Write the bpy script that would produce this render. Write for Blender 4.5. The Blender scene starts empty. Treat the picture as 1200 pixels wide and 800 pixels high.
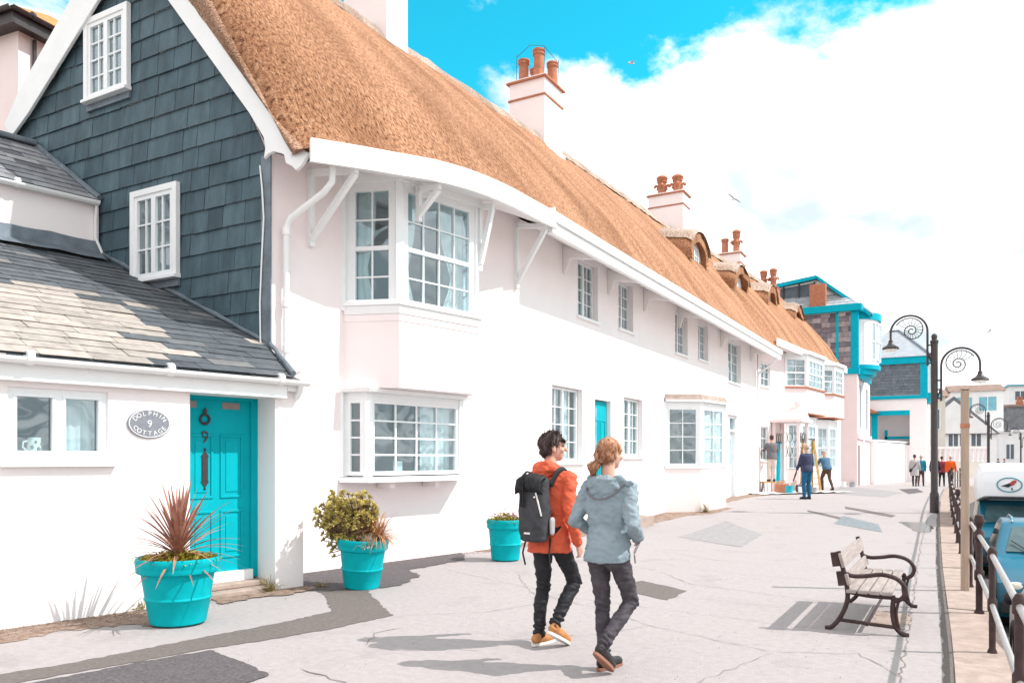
import bpy, bmesh, math, random
from mathutils import Vector, Matrix, noise

random.seed(7)
S = bpy.context.scene
COL = S.collection
rad = math.radians

# ------------------------------------------------------------------ materials
def new_mat(name):
    m = bpy.data.materials.new(name); m.use_nodes = True
    return m, m.node_tree.nodes, m.node_tree.links, m.node_tree.nodes['Principled BSDF']

def mat(name, col, rough=.6, var=.12, scale=6., bump=.0, bscale=60., metal=0., spec=.5, col2=None, detail=6., stretch=None, attr=None, dirt=None):
    """painted / mineral surface: two-tone noise colour plus bump; attr adds a per-piece random tone"""
    m, N, L, b = new_mat(name)
    tc = N.new('ShaderNodeTexCoord')
    src = tc.outputs['Object']
    if stretch:
        mp = N.new('ShaderNodeMapping'); mp.inputs['Scale'].default_value = stretch
        L.new(src, mp.inputs['Vector']); src = mp.outputs['Vector']
    n1 = N.new('ShaderNodeTexNoise'); n1.inputs['Scale'].default_value = scale; n1.inputs['Detail'].default_value = detail
    n1.inputs['Roughness'].default_value = .62
    L.new(src, n1.inputs['Vector'])
    r = N.new('ShaderNodeValToRGB'); e = r.color_ramp.elements
    e[0].position = .34; e[1].position = .66
    c2 = col2 if col2 else tuple(min(1., c * (1 + var)) for c in col)
    c1 = tuple(c * (1 - var) for c in col) if not col2 else col
    e[0].color = (*c1, 1); e[1].color = (*c2, 1)
    L.new(n1.outputs['Fac'], r.inputs['Fac'])
    out = r.outputs['Color']
    if attr:
        at = N.new('ShaderNodeAttribute'); at.attribute_name = 'tone'
        r2 = N.new('ShaderNodeValToRGB')
        els = r2.color_ramp.elements
        els[0].position = 0; els[0].color = (*attr[0], 1)
        els[1].position = 1; els[1].color = (*attr[-1], 1)
        for k, cc in enumerate(attr[1:-1]):
            el = els.new((k + 1) / (len(attr) - 1)); el.color = (*cc, 1)
        L.new(at.outputs['Fac'], r2.inputs['Fac'])
        mx = N.new('ShaderNodeMix'); mx.data_type = 'RGBA'; mx.blend_type = 'MULTIPLY'; mx.inputs[0].default_value = 1
        L.new(out, mx.inputs[6]); L.new(r2.outputs['Color'], mx.inputs[7]); out = mx.outputs[2]
    if dirt:
        # irregular stains with their own shape: (colour, scale, threshold, amount)
        n3 = N.new('ShaderNodeTexNoise'); n3.inputs['Scale'].default_value = dirt[1]; n3.inputs['Detail'].default_value = 9; n3.inputs['Roughness'].default_value = .7
        L.new(tc.outputs['Object'], n3.inputs['Vector'])
        mr = N.new('ShaderNodeMapRange'); mr.inputs[1].default_value = dirt[2]; mr.inputs[2].default_value = dirt[2] + .13; mr.inputs[4].default_value = dirt[3]
        L.new(n3.outputs['Fac'], mr.inputs[0])
        mx = N.new('ShaderNodeMix'); mx.data_type = 'RGBA'
        L.new(mr.outputs[0], mx.inputs[0]); L.new(out, mx.inputs[6]); mx.inputs[7].default_value = (*dirt[0], 1); out = mx.outputs[2]
    L.new(out, b.inputs['Base Color'])
    b.inputs['Roughness'].default_value = rough; b.inputs['Metallic'].default_value = metal
    b.inputs['Specular IOR Level'].default_value = spec if rough < .5 else spec * .4
    if bump:
        n2 = N.new('ShaderNodeTexNoise'); n2.inputs['Scale'].default_value = bscale; n2.inputs['Detail'].default_value = 8
        n2.inputs['Roughness'].default_value = .6
        L.new(src, n2.inputs['Vector'])
        bp = N.new('ShaderNodeBump'); bp.inputs['Strength'].default_value = 1; bp.inputs['Distance'].default_value = bump
        L.new(n2.outputs['Fac'], bp.inputs['Height']); L.new(bp.outputs['Normal'], b.inputs['Normal'])
    return m

def glass_mat():
    m, N, L, b = new_mat('window_glass')
    out = N['Material Output']
    tr = N.new('ShaderNodeBsdfTransparent'); tr.inputs['Color'].default_value = (.74, .90, .95, 1)
    gl = N.new('ShaderNodeBsdfGlossy'); gl.inputs['Roughness'].default_value = .02; gl.inputs['Color'].default_value = (.80, .95, 1, 1)
    tc = N.new('ShaderNodeTexCoord'); n = N.new('ShaderNodeTexNoise'); n.inputs['Scale'].default_value = 2.2; n.inputs['Detail'].default_value = 1
    L.new(tc.outputs['Object'], n.inputs['Vector'])
    bp = N.new('ShaderNodeBump'); bp.inputs['Strength'].default_value = 1; bp.inputs['Distance'].default_value = .012
    L.new(n.outputs['Fac'], bp.inputs['Height']); L.new(bp.outputs['Normal'], gl.inputs['Normal'])
    ge = N.new('ShaderNodeNewGeometry'); dt = N.new('ShaderNodeVectorMath'); dt.operation = 'DOT_PRODUCT'
    L.new(ge.outputs['Normal'], dt.inputs[0]); L.new(ge.outputs['Incoming'], dt.inputs[1])
    ab = N.new('ShaderNodeMath'); ab.operation = 'ABSOLUTE'; L.new(dt.outputs['Value'], ab.inputs[0])
    iv = N.new('ShaderNodeMath'); iv.operation = 'SUBTRACT'; iv.inputs[0].default_value = 1; L.new(ab.outputs[0], iv.inputs[1])
    pw = N.new('ShaderNodeMath'); pw.operation = 'POWER'; L.new(iv.outputs[0], pw.inputs[0]); pw.inputs[1].default_value = 4
    fr = N.new('ShaderNodeMath'); fr.operation = 'MULTIPLY_ADD'; L.new(pw.outputs[0], fr.inputs[0]); fr.inputs[1].default_value = .80; fr.inputs[2].default_value = .21
    ms = N.new('ShaderNodeMixShader')
    L.new(fr.outputs[0], ms.inputs[0]); L.new(tr.outputs[0], ms.inputs[1]); L.new(gl.outputs[0], ms.inputs[2])
    L.new(ms.outputs[0], out.inputs['Surface'])
    return m

def thatch_mat(name, cols, weather=None):
    """straw: strands run up the slope (UV v), cut ends as speckle"""
    m, N, L, b = new_mat(name)
    uv = N.new('ShaderNodeUVMap')
    tc = N.new('ShaderNodeTexCoord')
    mp = N.new('ShaderNodeMapping'); mp.inputs['Scale'].default_value = (34, 9, 1)
    L.new(uv.outputs[0], mp.inputs['Vector'])
    n1 = N.new('ShaderNodeTexNoise'); n1.inputs['Scale'].default_value = 1.; n1.inputs['Detail'].default_value = 7; n1.inputs['Roughness'].default_value = .72
    L.new(mp.outputs[0], n1.inputs['Vector'])
    n2 = N.new('ShaderNodeTexNoise'); n2.inputs['Scale'].default_value = .8; n2.inputs['Detail'].default_value = 4
    mp2 = N.new('ShaderNodeMapping'); mp2.inputs['Scale'].default_value = (1.6, .42, 1)
    L.new(uv.outputs[0], mp2.inputs['Vector']); L.new(mp2.outputs[0], n2.inputs['Vector'])
    r1 = N.new('ShaderNodeValToRGB'); e = r1.color_ramp.elements
    e[0].position = .30; e[0].color = (*cols[0], 1); e[1].position = .70; e[1].color = (*cols[2], 1)
    k = e.new(.48); k.color = (*cols[1], 1)
    L.new(n1.outputs['Fac'], r1.inputs['Fac'])
    r2 = N.new('ShaderNodeValToRGB'); e = r2.color_ramp.elements
    e[0].position = .33; e[0].color = (.70, .60, .52, 1); e[1].position = .62; e[1].color = (1.12, 1.08, 1.05, 1)
    L.new(n2.outputs['Fac'], r2.inputs['Fac'])
    mx = N.new('ShaderNodeMix'); mx.data_type = 'RGBA'; mx.blend_type = 'MULTIPLY'; mx.inputs[0].default_value = 1
    L.new(r1.outputs[0], mx.inputs[6]); L.new(r2.outputs[0], mx.inputs[7])
    n4 = N.new('ShaderNodeTexNoise'); n4.inputs['Scale'].default_value = 1; n4.inputs['Detail'].default_value = 3; n4.inputs['Roughness'].default_value = .6
    mp4 = N.new('ShaderNodeMapping'); mp4.inputs['Scale'].default_value = (38, 15, 1); L.new(uv.outputs[0], mp4.inputs['Vector']); L.new(mp4.outputs[0], n4.inputs['Vector'])
    r4 = N.new('ShaderNodeValToRGB'); e = r4.color_ramp.elements
    e[0].position = .33; e[0].color = (.26, .16, .10, 1); e[1].position = .49; e[1].color = (1, 1, 1, 1); k4 = e.new(.70); k4.color = (1.25, 1.25, 1.22, 1)
    L.new(n4.outputs['Fac'], r4.inputs['Fac'])
    mx4 = N.new('ShaderNodeMix'); mx4.data_type = 'RGBA'; mx4.blend_type = 'MULTIPLY'; mx4.inputs[0].default_value = 1
    L.new(mx.outputs[2], mx4.inputs[6]); L.new(r4.outputs[0], mx4.inputs[7])
    L.new(mx4.outputs[2], b.inputs['Base Color'])
    b.inputs['Roughness'].default_value = .85; b.inputs['Specular IOR Level'].default_value = .25
    n3 = N.new('ShaderNodeTexNoise'); n3.inputs['Scale'].default_value = 48; n3.inputs['Detail'].default_value = 5
    L.new(tc.outputs['Object'], n3.inputs['Vector'])
    ad = N.new('ShaderNodeMath'); ad.operation = 'ADD'
    L.new(n1.outputs['Fac'], ad.inputs[0]); L.new(n3.outputs['Fac'], ad.inputs[1])
    bp = N.new('ShaderNodeBump'); bp.inputs['Strength'].default_value = 1; bp.inputs['Distance'].default_value = .045
    L.new(ad.outputs[0], bp.inputs['Height']); L.new(bp.outputs[0], b.inputs['Normal'])
    return m

M = {}
def mk(key, *a, **k): M[key] = mat(key, *a, **k)

mk('pink_render', (.85, .765, .76), .8, .025, 1.2, .003, 22, spec=.25, dirt=((.66, .57, .54), 2.3, .66, .28))
mk('white_render', (.86, .805, .80), .8, .025, 1.2, .003, 22, spec=.25, dirt=((.66, .60, .57), 1.7, .66, .25))
mk('rose_render', (.83, .71, .70), .8, .03, 1.2, .004, 26, spec=.25)
mk('white_paint', (.81, .82, .82), .42, .03, 3., .0015, 40, spec=.4, dirt=((.55, .54, .5), 5, .69, .35))
mk('soffit_paint', (.80, .775, .765), .6, .03, 3., .001, 40)
mk('window_paint', (.80, .82, .83), .35, .02, 4., .0006, 60)
mk('slate_wall', (.066, .106, .128), .55, .25, 5., .004, 30, attr=((.78, .80, .82), (.97, 1., 1.), (1.18, 1.16, 1.14)), stretch=(1, 1, .35), dirt=((.26, .31, .33), 2.6, .67, .65))
mk('slate_roof', (.29, .275, .265), .62, .2, 7., .004, 40, attr=((.22, .27, .32), (.36, .42, .48), (1.0, .95, .90), (1.42, 1.31, 1.22)), dirt=((.30, .31, .31), 3.6, .63, .5))
mk('slate_lichen', (.30, .30, .31), .65, .2, 5., .006, 40, attr=((.25, .27, .3), (.9, .92, .95), (1.25, 1.22, 1.18)), dirt=((.42, .22, .04), 1.6, .60, .8))
mk('lead', (.16, .19, .22), .5, .2, 5., .003, 20, metal=.3)
mk('turquoise_paint', (.002, .36, .42), .5, .06, 4., .0008, 60, spec=.15)
mk('turquoise_trim', (.003, .38, .50), .5, .06, 3., .001, 50, spec=.15)
mk('turquoise_pot', (.002, .36, .40), .5, .08, 7., .0015, 45, spec=.15, dirt=((.16, .42, .42), 7, .70, .25))
mk('black_iron', (.035, .025, .026), .45, .25, 20., .001, 90)
mk('brown_iron', (.055, .033, .032), .5, .3, 14., .0015, 80, dirt=((.13, .06, .04), 9, .66, .4))
mk('worn_rail', (.40, .37, .36), .35, .1, 8., .001, 70, metal=.5)  # whitish highlight of the brown rails put into a pale base colour
mk('bench_wood', (.33, .28, .26), .75, .2, 3., .003, 18, stretch=(9, 1, 9))
mk('pale_wood', (.40, .30, .235), .8, .15, 4., .003, 30, stretch=(6, 6, .5))
mk('terracotta', (.42, .17, .10), .8, .18, 8., .003, 40, dirt=((.16, .10, .08), 7, .62, .5))
mk('soil', (.05, .035, .025), .95, .4, 30., .02, 40)
mk('curtain', (.66, .64, .60), .9, .06, 5.)
mk('curtain_brown', (.22, .14, .11), .9, .12, 5.)
mk('room', (.27, .22, .205), .9, .2, 2.)
mk('plaque', (.19, .20, .23), .45, .12, 20., .001, 60)
mk('letters', (.72, .72, .72), .5, .03, 20.)
mk('ceramic', (.80, .77, .70), .2, .03, 9.)
mk('jug_paint', (.05, .12, .06), .3, .3, 9.)
M['glass'] = glass_mat()
M['thatch'] = thatch_mat('thatch', ((.20, .083, .04), (.46, .235, .128), (.70, .45, .30)))
M['thatch_cut'] = thatch_mat('thatch_cut', ((.16, .085, .055), (.46, .28, .19), (.74, .54, .42)))
M['thatch_old'] = thatch_mat('thatch_old', ((.24, .17, .14), (.50, .40, .34), (.70, .61, .55)))

# ------------------------------------------------------------------ mesh building
class B:
    def __init__(s): s.v = []; s.f = []; s.sm = []; s.mi = []; s.tone = []; s.uv = {}; s.cm = 0; s.ct = .5
    def V(s, p): s.v.append(Vector(p)); return len(s.v) - 1
    def F(s, idx, smooth=False):
        s.f.append(tuple(idx)); s.sm.append(smooth); s.mi.append(s.cm); s.tone.append(s.ct)
    def quad(s, a, b, c, d, smooth=False):
        i = [s.V(p) for p in (a, b, c, d)]; s.F(i, smooth)
    def poly(s, pts): s.F([s.V(p) for p in pts])
    def prism(s, pts, off):
        """closed solid: polygon pts swept by off"""
        off = Vector(off); n = len(pts)
        a = [s.V(p) for p in pts]; b = [s.V(Vector(p) + off) for p in pts]
        s.F(a[::-1]); s.F(b)
        for k in range(n):
            s.F((a[k], a[(k + 1) % n], b[(k + 1) % n], b[k]))
    def box(s, fr, s0, s1, t0, t1, z0, z1):
        c = [fr(x, y, z) for z in (z0, z1) for x, y in ((s0, t0), (s1, t0), (s1, t1), (s0, t1))]
        i = [s.V(p) for p in c]
        for q in ((3, 2, 1, 0), (4, 5, 6, 7), (0, 1, 5, 4), (1, 2, 6, 5), (2, 3, 7, 6), (3, 0, 4, 7)): s.F([i[k] for k in q])
    def beam(s, a, b, w, h, up=(0, 0, 1)):
        """rectangular bar from a to b: w sideways, h along up"""
        a = Vector(a); b = Vector(b); d = (b - a).normalized(); up = Vector(up)
        x = d.cross(up)
        if x.length < 1e-4: x = d.cross(Vector((1, 0, 0)))
        x.normalize(); y = x.cross(d).normalized()
        c = []
        for p in (a, b):
            for sx, sy in ((-1, -1), (1, -1), (1, 1), (-1, 1)): c.append(s.V(p + x * sx * w / 2 + y * sy * h / 2))
        for q in ((3, 2, 1, 0), (4, 5, 6, 7), (0, 1, 5, 4), (1, 2, 6, 5), (2, 3, 7, 6), (3, 0, 4, 7)): s.F([c[k] for k in q])
    def tube(s, path, r, n=10, closed=False, smooth=True, sy=1.):
        P = [Vector(p) for p in path]; m = len(P)
        R = r if isinstance(r, (list, tuple)) else [r] * m
        rings = []; ref = None
        for k in range(m):
            if closed: d = P[(k + 1) % m] - P[k - 1]
            else: d = P[min(k + 1, m - 1)] - P[max(k - 1, 0)]
            d.normalize()
            if ref is None:
                ref = Vector((0, 0, 1)) if abs(d.z) < .9 else Vector((1, 0, 0))
            x = ref - d * ref.dot(d)
            if x.length < 1e-5: x = d.orthogonal()
            x.normalize(); ref = x; y = d.cross(x)
            rings.append([s.V(P[k] + (x * math.cos(2 * math.pi * j / n) + y * math.sin(2 * math.pi * j / n) * sy) * R[k]) for j in range(n)])
        for k in range(m if closed else m - 1):
            a = rings[k]; b = rings[(k + 1) % m]
            for j in range(n): s.F((a[j], a[(j + 1) % n], b[(j + 1) % n], b[j]), smooth)
        if not closed:
            s.F(rings[0][::-1]); s.F(rings[-1])
    def lathe(s, c, prof, n=32, smooth=True, tilt=None):
        c = Vector(c); rings = []
        for r, z in prof:
            ring = []
            for j in range(n):
                a = 2 * math.pi * j / n
                p = Vector((r * math.cos(a), r * math.sin(a), z))
                if tilt: p = tilt @ p
                ring.append(s.V(c + p))
            rings.append(ring)
        for a, b in zip(rings, rings[1:]):
            for j in range(n): s.F((a[j], a[(j + 1) % n], b[(j + 1) % n], b[j]), smooth)
        if prof[0][0] > 0: s.F(rings[0][::-1])
        if prof[-1][0] > 0: s.F(rings[-1])
    def ball(s, c, r, nu=12, nv=8, rot=None):
        if not isinstance(r, (tuple, list, Vector)): r = (r, r, r)
        c = Vector(c); rings = []
        for i in range(nv + 1):
            t = math.pi * i / nv; ring = []
            for j in range(nu):
                a = 2 * math.pi * j / nu
                p = Vector((r[0] * math.sin(t) * math.cos(a), r[1] * math.sin(t) * math.sin(a), r[2] * math.cos(t)))
                if rot is not None: p = rot @ p
                ring.append(s.V(c + p))
            rings.append(ring)
        for a, b in zip(rings, rings[1:]):
            for j in range(nu): s.F((a[j], b[j], b[(j + 1) % nu], a[(j + 1) % nu]), True)
    def capsule(s, a, b, ra, rb, n=14, flat=1., side=None):
        """tapered limb with rounded ends; flat squashes it along side"""
        a = Vector(a); b = Vector(b); d = b - a; L = d.length; d.normalize()
        x = Vector(side) if side else (Vector((1, 0, 0)) if abs(d.x) < .9 else Vector((0, 1, 0)))
        x = (x - d * x.dot(d)).normalized(); y = d.cross(x)
        st = []
        for i in range(5): t = math.pi / 2 * (1 - i / 4); st.append((-math.sin(t) * ra, math.cos(t) * ra))
        for i in range(5): t = math.pi / 2 * i / 4; st.append((L + math.sin(t) * rb, math.cos(t) * rb))
        rings = []
        for h, r in st:
            rings.append([s.V(a + d * h + (x * math.cos(2 * math.pi * j / n) * flat + y * math.sin(2 * math.pi * j / n)) * max(r, .0004)) for j in range(n)])
        for p, q in zip(rings, rings[1:]):
            for j in range(n): s.F((p[j], p[(j + 1) % n], q[(j + 1) % n], q[j]), True)
        s.F(rings[0][::-1]); s.F(rings[-1])
    def add(s, o):
        k = len(s.v); s.v += o.v
        for f, sm, mi, tn in zip(o.f, o.sm, o.mi, o.tone):
            s.f.append(tuple(i + k for i in f)); s.sm.append(sm); s.mi.append(mi); s.tone.append(tn)

def wmat(o):
    m = o.matrix_basis.copy(); p = o.parent
    while p: m = p.matrix_basis @ m; p = p.parent
    return m

def obj(name, b, m, parent=None, label=None, base=None, sharp=35, uv=None, fix=True):
    """link the mesh (built in world coordinates) as ONE object, its coordinates local to parent or to base"""
    me = bpy.data.meshes.new(name)
    o = bpy.data.objects.new(name, me); COL.objects.link(o)
    if parent is not None:
        o.parent = parent; inv = wmat(parent).inverted()
    elif base is not None:
        o.location = base; inv = Matrix.Translation(-Vector(base))
    else: inv = Matrix.Identity(4)
    me.from_pydata([inv @ v for v in b.v], [], b.f)
    me.polygons.foreach_set('use_smooth', b.sm)
    ms = m if isinstance(m, (list, tuple)) else [m]
    for k in ms: me.materials.append(M[k] if isinstance(k, str) else k)
    me.polygons.foreach_set('material_index', b.mi)
    if any(t != .5 for t in b.tone):
        at = me.attributes.new('tone', 'FLOAT', 'FACE'); at.data.foreach_set('value', b.tone)
    if uv is not None:
        ul = me.uv_layers.new(name='UVMap')
        for lp in me.loops: ul.data[lp.index].uv = uv[lp.vertex_index]
    me.update()
    if fix:
        bm = bmesh.new(); bm.from_mesh(me); bmesh.ops.recalc_face_normals(bm, faces=bm.faces); bm.to_mesh(me); bm.free()
    if sharp and any(b.sm): me.set_sharp_from_angle(angle=rad(sharp))
    if label: o['label'] = label
    return o

def bevel(o, w=.006, seg=2):
    md = o.modifiers.new('bevel', 'BEVEL'); md.width = w; md.segments = seg; md.limit_method = 'ANGLE'; md.angle_limit = rad(40)
    return o

def thing(name, label, cat, loc=(0, 0, 0), group=None, rz=0):
    o = bpy.data.objects.new(name, None); COL.objects.link(o); o.empty_display_size = .2
    o.location = loc; o.rotation_euler = (0, 0, rz)
    return tag(o, label, cat, group)
def tag(o, label, cat, group=None):
    o['label'] = label; o['category'] = cat
    if group: o['group'] = group
    return o
def struct(o): o['kind'] = 'structure'; return o
def copy_tree(o, parent=None):
    c = o.copy(); COL.objects.link(c)
    if parent is not None: c.parent = parent
    for ch in [q for q in bpy.data.objects if q.parent == o]: copy_tree(ch, c)
    return c

class Fr:
    """wall frame: s along the wall, t outwards, z up"""
    def __init__(s, p, u, flip=False):
        s.p = Vector((p[0], p[1], 0)); s.u = Vector((u[0], u[1], 0)).normalized()
        s.n = Vector((s.u.y, -s.u.x, 0)) * (-1 if flip else 1)
    def __call__(s, a, t, z): return s.p + s.u * a + s.n * t + Vector((0, 0, z))
    @staticmethod
    def two(a, b):
        f = Fr(a, (b[0] - a[0], b[1] - a[1])); f.len = math.hypot(b[0] - a[0], b[1] - a[1]); return f

def sm01(a, b, x):
    t = max(0., min(1., (x - a) / (b - a))); return t * t * (3 - 2 * t)
def lerp(a, b, t): return a + (b - a) * t
def interp(tab, x):
    if x <= tab[0][0]: return tab[0][1]
    for (x0, y0), (x1, y1) in zip(tab, tab[1:]):
        if x <= x1: return lerp(y0, y1, (x - x0) / (x1 - x0))
    return tab[-1][1]

def wall(b, fr, s0, s1, z0, z1, holes=(), depth=.16, t=0., topf=None):
    """front face with openings and their reveals; z1 may be overridden by topf(s)"""
    xs = sorted({s0, s1, *[h[0] for h in holes], *[h[1] for h in holes]})
    zs = sorted({z0, z1, *[h[2] for h in holes], *[h[3] for h in holes]})
    for a, c in zip(xs, xs[1:]):
        for e, g in zip(zs, zs[1:]):
            ms, mz = (a + c) / 2, (e + g) / 2
            if any(h[0] < ms < h[1] and h[2] < mz < h[3] for h in holes): continue
            za, zc = (g, g)
            if topf and g == z1: za, zc = topf(a), topf(c)
            b.quad(fr(a, t, e), fr(c, t, e), fr(c, t, zc), fr(a, t, za))
    for h in holes:
        a, c, e, g = h
        for p, q in (((a, e), (c, e)), ((c, e), (c, g)), ((c, g), (a, g)), ((a, g), (a, e))):
            b.quad(fr(p[0], t, p[1]), fr(q[0], t, q[1]), fr(q[0], t - depth, q[1]), fr(p[0], t - depth, p[1]))

def curtain_mesh(fr, s0, s1, z0, z1, t, waves=5, amp=.025, tie=None):
    b = B(); n = waves * 6; rows = 8
    g = []
    for j in range(rows + 1):
        k = j / rows; z = lerp(z0, z1, k)
        w = 1.
        if tie: w = 1 - tie * math.exp(-((k - .35) / .22) ** 2)
        g.append([b.V(fr(s0 + (s1 - s0) * w * i / n, t + amp * math.sin(i / 6 * 2 * math.pi) * (1 - .3 * math.sin(k * 3)), z)) for i in range(n + 1)])
    for j in range(rows):
        for i in range(n): b.F((g[j][i], g[j][i + 1], g[j + 1][i + 1], g[j + 1][i]), True)
    return b

def window(par, fr, s0, s1, z0, z1, cols, rows, t=-.08, fw=.055, bw=.022, mull=None, trans=None, sill=.06, sillo=.06, curtain=None, label=None, paint='window_paint', silw=.05, glass='glass', head=None):
    """part 'window' = frame; sub-parts glazing bars, pane, sill, curtain.  t = outer face of the frame"""
    b = B()
    T = t - .06
    b.box(fr, s0, s0 + fw, T, t, z0, z1); b.box(fr, s1 - fw, s1, T, t, z0, z1)
    b.box(fr, s0 + fw, s1 - fw, T, t, z1 - fw, z1); b.box(fr, s0 + fw, s1 - fw, T, t, z0, z0 + fw * 1.15)
    if mull:
        for q in mull:
            c = lerp(s0, s1, q); b.box(fr, c - fw * .75, c + fw * .75, T, t + .003, z0 + fw * 1.15, z1 - fw)
    if trans:
        for q in trans:
            c = lerp(z0, z1, q); b.box(fr, s0 + fw, s1 - fw, T, t + .005, c - fw * .6, c + fw * .6)
    w = obj('window', b, paint, par, label)
    g = B()
    xs = [lerp(s0 + fw, s1 - fw, k / cols) for k in range(1, cols)]; zs = [lerp(z0 + fw, z1 - fw, k / rows) for k in range(1, rows)]
    for x in xs: g.box(fr, x - bw / 2, x + bw / 2, T + .012, t - .012, z0 + fw, z1 - fw)
    ex = [s0 + fw] + xs + [s1 - fw]
    for z in zs:
        for a, c in zip(ex, ex[1:]):
            g.box(fr, a + (bw / 2 if a in xs else 0), c - (bw / 2 if c in xs else 0), T + .014, t - .014, z - bw / 2, z + bw / 2)
    if g.f: obj('glazing_bars', g, paint, w)
    p = B(); p.quad(fr(s0 + fw * .5, T + .02, z0 + fw * .5), fr(s1 - fw * .5, T + .02, z0 + fw * .5), fr(s1 - fw * .5, T + .02, z1 - fw * .5), fr(s0 + fw * .5, T + .02, z1 - fw * .5))
    obj('pane', p, glass, w, fix=False)
    if sill:
        q = B(); q.prism([fr(s0 - sillo, -.15 if t < 0 else T, z0 - sill), fr(s0 - sillo, max(t, 0) + silw, z0 - sill), fr(s0 - sillo, max(t, 0) + silw, z0 - .014), fr(s0 - sillo, T, z0 - .002)], fr.u * (s1 - s0 + 2 * sillo))
        bevel(obj('sill', q, 'white_paint', w), .005)
    if curtain:
        for (a, c, mm, tie) in curtain:
            obj('curtain', curtain_mesh(fr, lerp(s0, s1, a), lerp(s0, s1, c), z0 + .02, z1 - .02, T - .11, max(2, int(abs(c - a) * (s1 - s0) * 9)), .02, tie), mm, w)
    return w

def text_mesh(txt, size, depth=.004, align='CENTER'):
    cu = bpy.data.curves.new('t', 'FONT'); cu.body = txt; cu.size = size; cu.extrude = depth / 2; cu.align_x = align; cu.align_y = 'CENTER'; cu.resolution_u = 3
    o = bpy.data.objects.new('t', cu); COL.objects.link(o)
    dg = bpy.context.evaluated_depsgraph_get(); me = bpy.data.meshes.new_from_object(o.evaluated_get(dg))
    b = B()
    for v in me.vertices: b.V(v.co)
    for p in me.polygons: b.F(p.vertices[:])
    bpy.data.objects.remove(o); bpy.data.curves.remove(cu); bpy.data.meshes.remove(me)
    return b

def blob(b, voxel, smooth=6, fac=.5):
    """fuse overlapping volumes into one continuous skin"""
    me = bpy.data.meshes.new('t'); me.from_pydata(b.v, [], b.f)
    bm = bmesh.new(); bm.from_mesh(me); bmesh.ops.remove_doubles(bm, verts=bm.verts, dist=1e-5); bmesh.ops.recalc_face_normals(bm, faces=bm.faces); bm.to_mesh(me); bm.free()
    o = bpy.data.objects.new('t', me); COL.objects.link(o)
    r = o.modifiers.new('r', 'REMESH'); r.mode = 'VOXEL'; r.voxel_size = voxel
    if smooth:
        s = o.modifiers.new('s', 'SMOOTH'); s.factor = fac; s.iterations = smooth
    dg = bpy.context.evaluated_depsgraph_get(); ev = bpy.data.meshes.new_from_object(o.evaluated_get(dg))
    q = B(); q.v = [v.co.copy() for v in ev.vertices]
    q.f = [tuple(p.vertices) for p in ev.polygons]; n = len(q.f)
    q.sm = [True] * n; q.mi = [0] * n; q.tone = [.5] * n
    bpy.data.objects.remove(o); bpy.data.meshes.remove(me); bpy.data.meshes.remove(ev)
    return q

def clip(poly, a, b):
    """keep the part of a 2-D polygon left of the line a->b"""
    out = []
    def sd(p): return (b[0] - a[0]) * (p[1] - a[1]) - (b[1] - a[1]) * (p[0] - a[0])
    n = len(poly)
    for i in range(n):
        p, q = poly[i], poly[(i + 1) % n]; dp, dq = sd(p), sd(q)
        if dp >= 0: out.append(p)
        if (dp >= 0) != (dq >= 0):
            t = dp / (dp - dq); out.append((p[0] + (q[0] - p[0]) * t, p[1] + (q[1] - p[1]) * t))
    return out
def slates(O, ex, ey, region, cw, ch, thick=.009, seed=1, tones=None, inside=None, lift=.006, wedge=.024):
    """hung slates: plane origin O, unit axes ex (along the course), ey (up); region = ccw convex polygon in plane coordinates"""
    rn = random.Random(seed); b = B(); O = Vector(O); ex = Vector(ex); ey = Vector(ey); nz = ex.cross(ey)
    x0 = min(p[0] for p in region); x1 = max(p[0] for p in region); y0 = min(p[1] for p in region); y1 = max(p[1] for p in region)
    row = 0; y = y0
    while y < y1:
        x = x0 - cw * rn.random()
        while x < x1:
            w = cw * rn.uniform(.78, 1.25)
            g = .004; dy = rn.uniform(-.006, .006)
            q = [(x + g, y + dy), (x + w - g, y + dy + rn.uniform(-.004, .004)), (x + w - g, y + ch * 1.02), (x + g, y + ch * 1.02)]
            for i in range(len(region)):
                if len(q) > 2: q = clip(q, region[i], region[(i + 1) % len(region)])
            if len(q) > 2 and (inside is None or inside(x + w / 2, y + ch / 2)):
                b.ct = rn.random() if tones is None else tones(rn, x + w / 2, y)
                l = lift + rn.uniform(0, .004); tw = rn.uniform(-.004, .004)
                top = [O + ex * p[0] + ey * p[1] + nz * (thick + l + wedge * (1 - (p[1] - y) / ch) + tw * (p[0] - x) / w) for p in q]
                b.prism([p - nz * thick for p in top], nz * thick)
            x += w
        y += ch; row += 1
    b.ct = .5
    return b
# ------------------------------------------------------------------ ground
mk('concrete', (.36, .324, .320), .85, .07, 14., .008, 90, spec=.3, dirt=((.265, .23, .23), 1.3, .55, .5))
mk('ground_dust', (.40, .33, .27), .9, .2, 1.5, .01, 30)
mk('road_asphalt', (.10, .10, .105), .9, .2, 12., .006, 120)
mk('patch_asphalt', (.155, .132, .122), .9, .16, 26., .008, 150, dirt=((.30, .28, .28), 5, .62, .6))
mk('patch_dark', (.115, .10, .105), .9, .3, 40., .010, 130, dirt=((.26, .24, .24), 30, .60, .8))
mk('patch_grey', (.285, .265, .268), .85, .12, 8., .004, 100)
mk('dirt', (.20, .125, .09), .95, .35, 9., .02, 50, col2=(.36, .27, .22), dirt=((.07, .045, .04), 20, .54, .85))
mk('kerb_stone', (.365, .285, .245), .85, .16, 5., .006, 60, dirt=((.24, .18, .155), 3.5, .54, .65))
mk('grate', (.22, .24, .25), .5, .25, 14., .004, 60, metal=.4)
mk('crack', (.20, .17, .16), .95, .2, 20.)
mk('puddle_mud', (.14, .10, .085), .12, .3, 3., spec=.6)
mk('sand', (.45, .37, .29), .95, .1, 1.)
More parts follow.
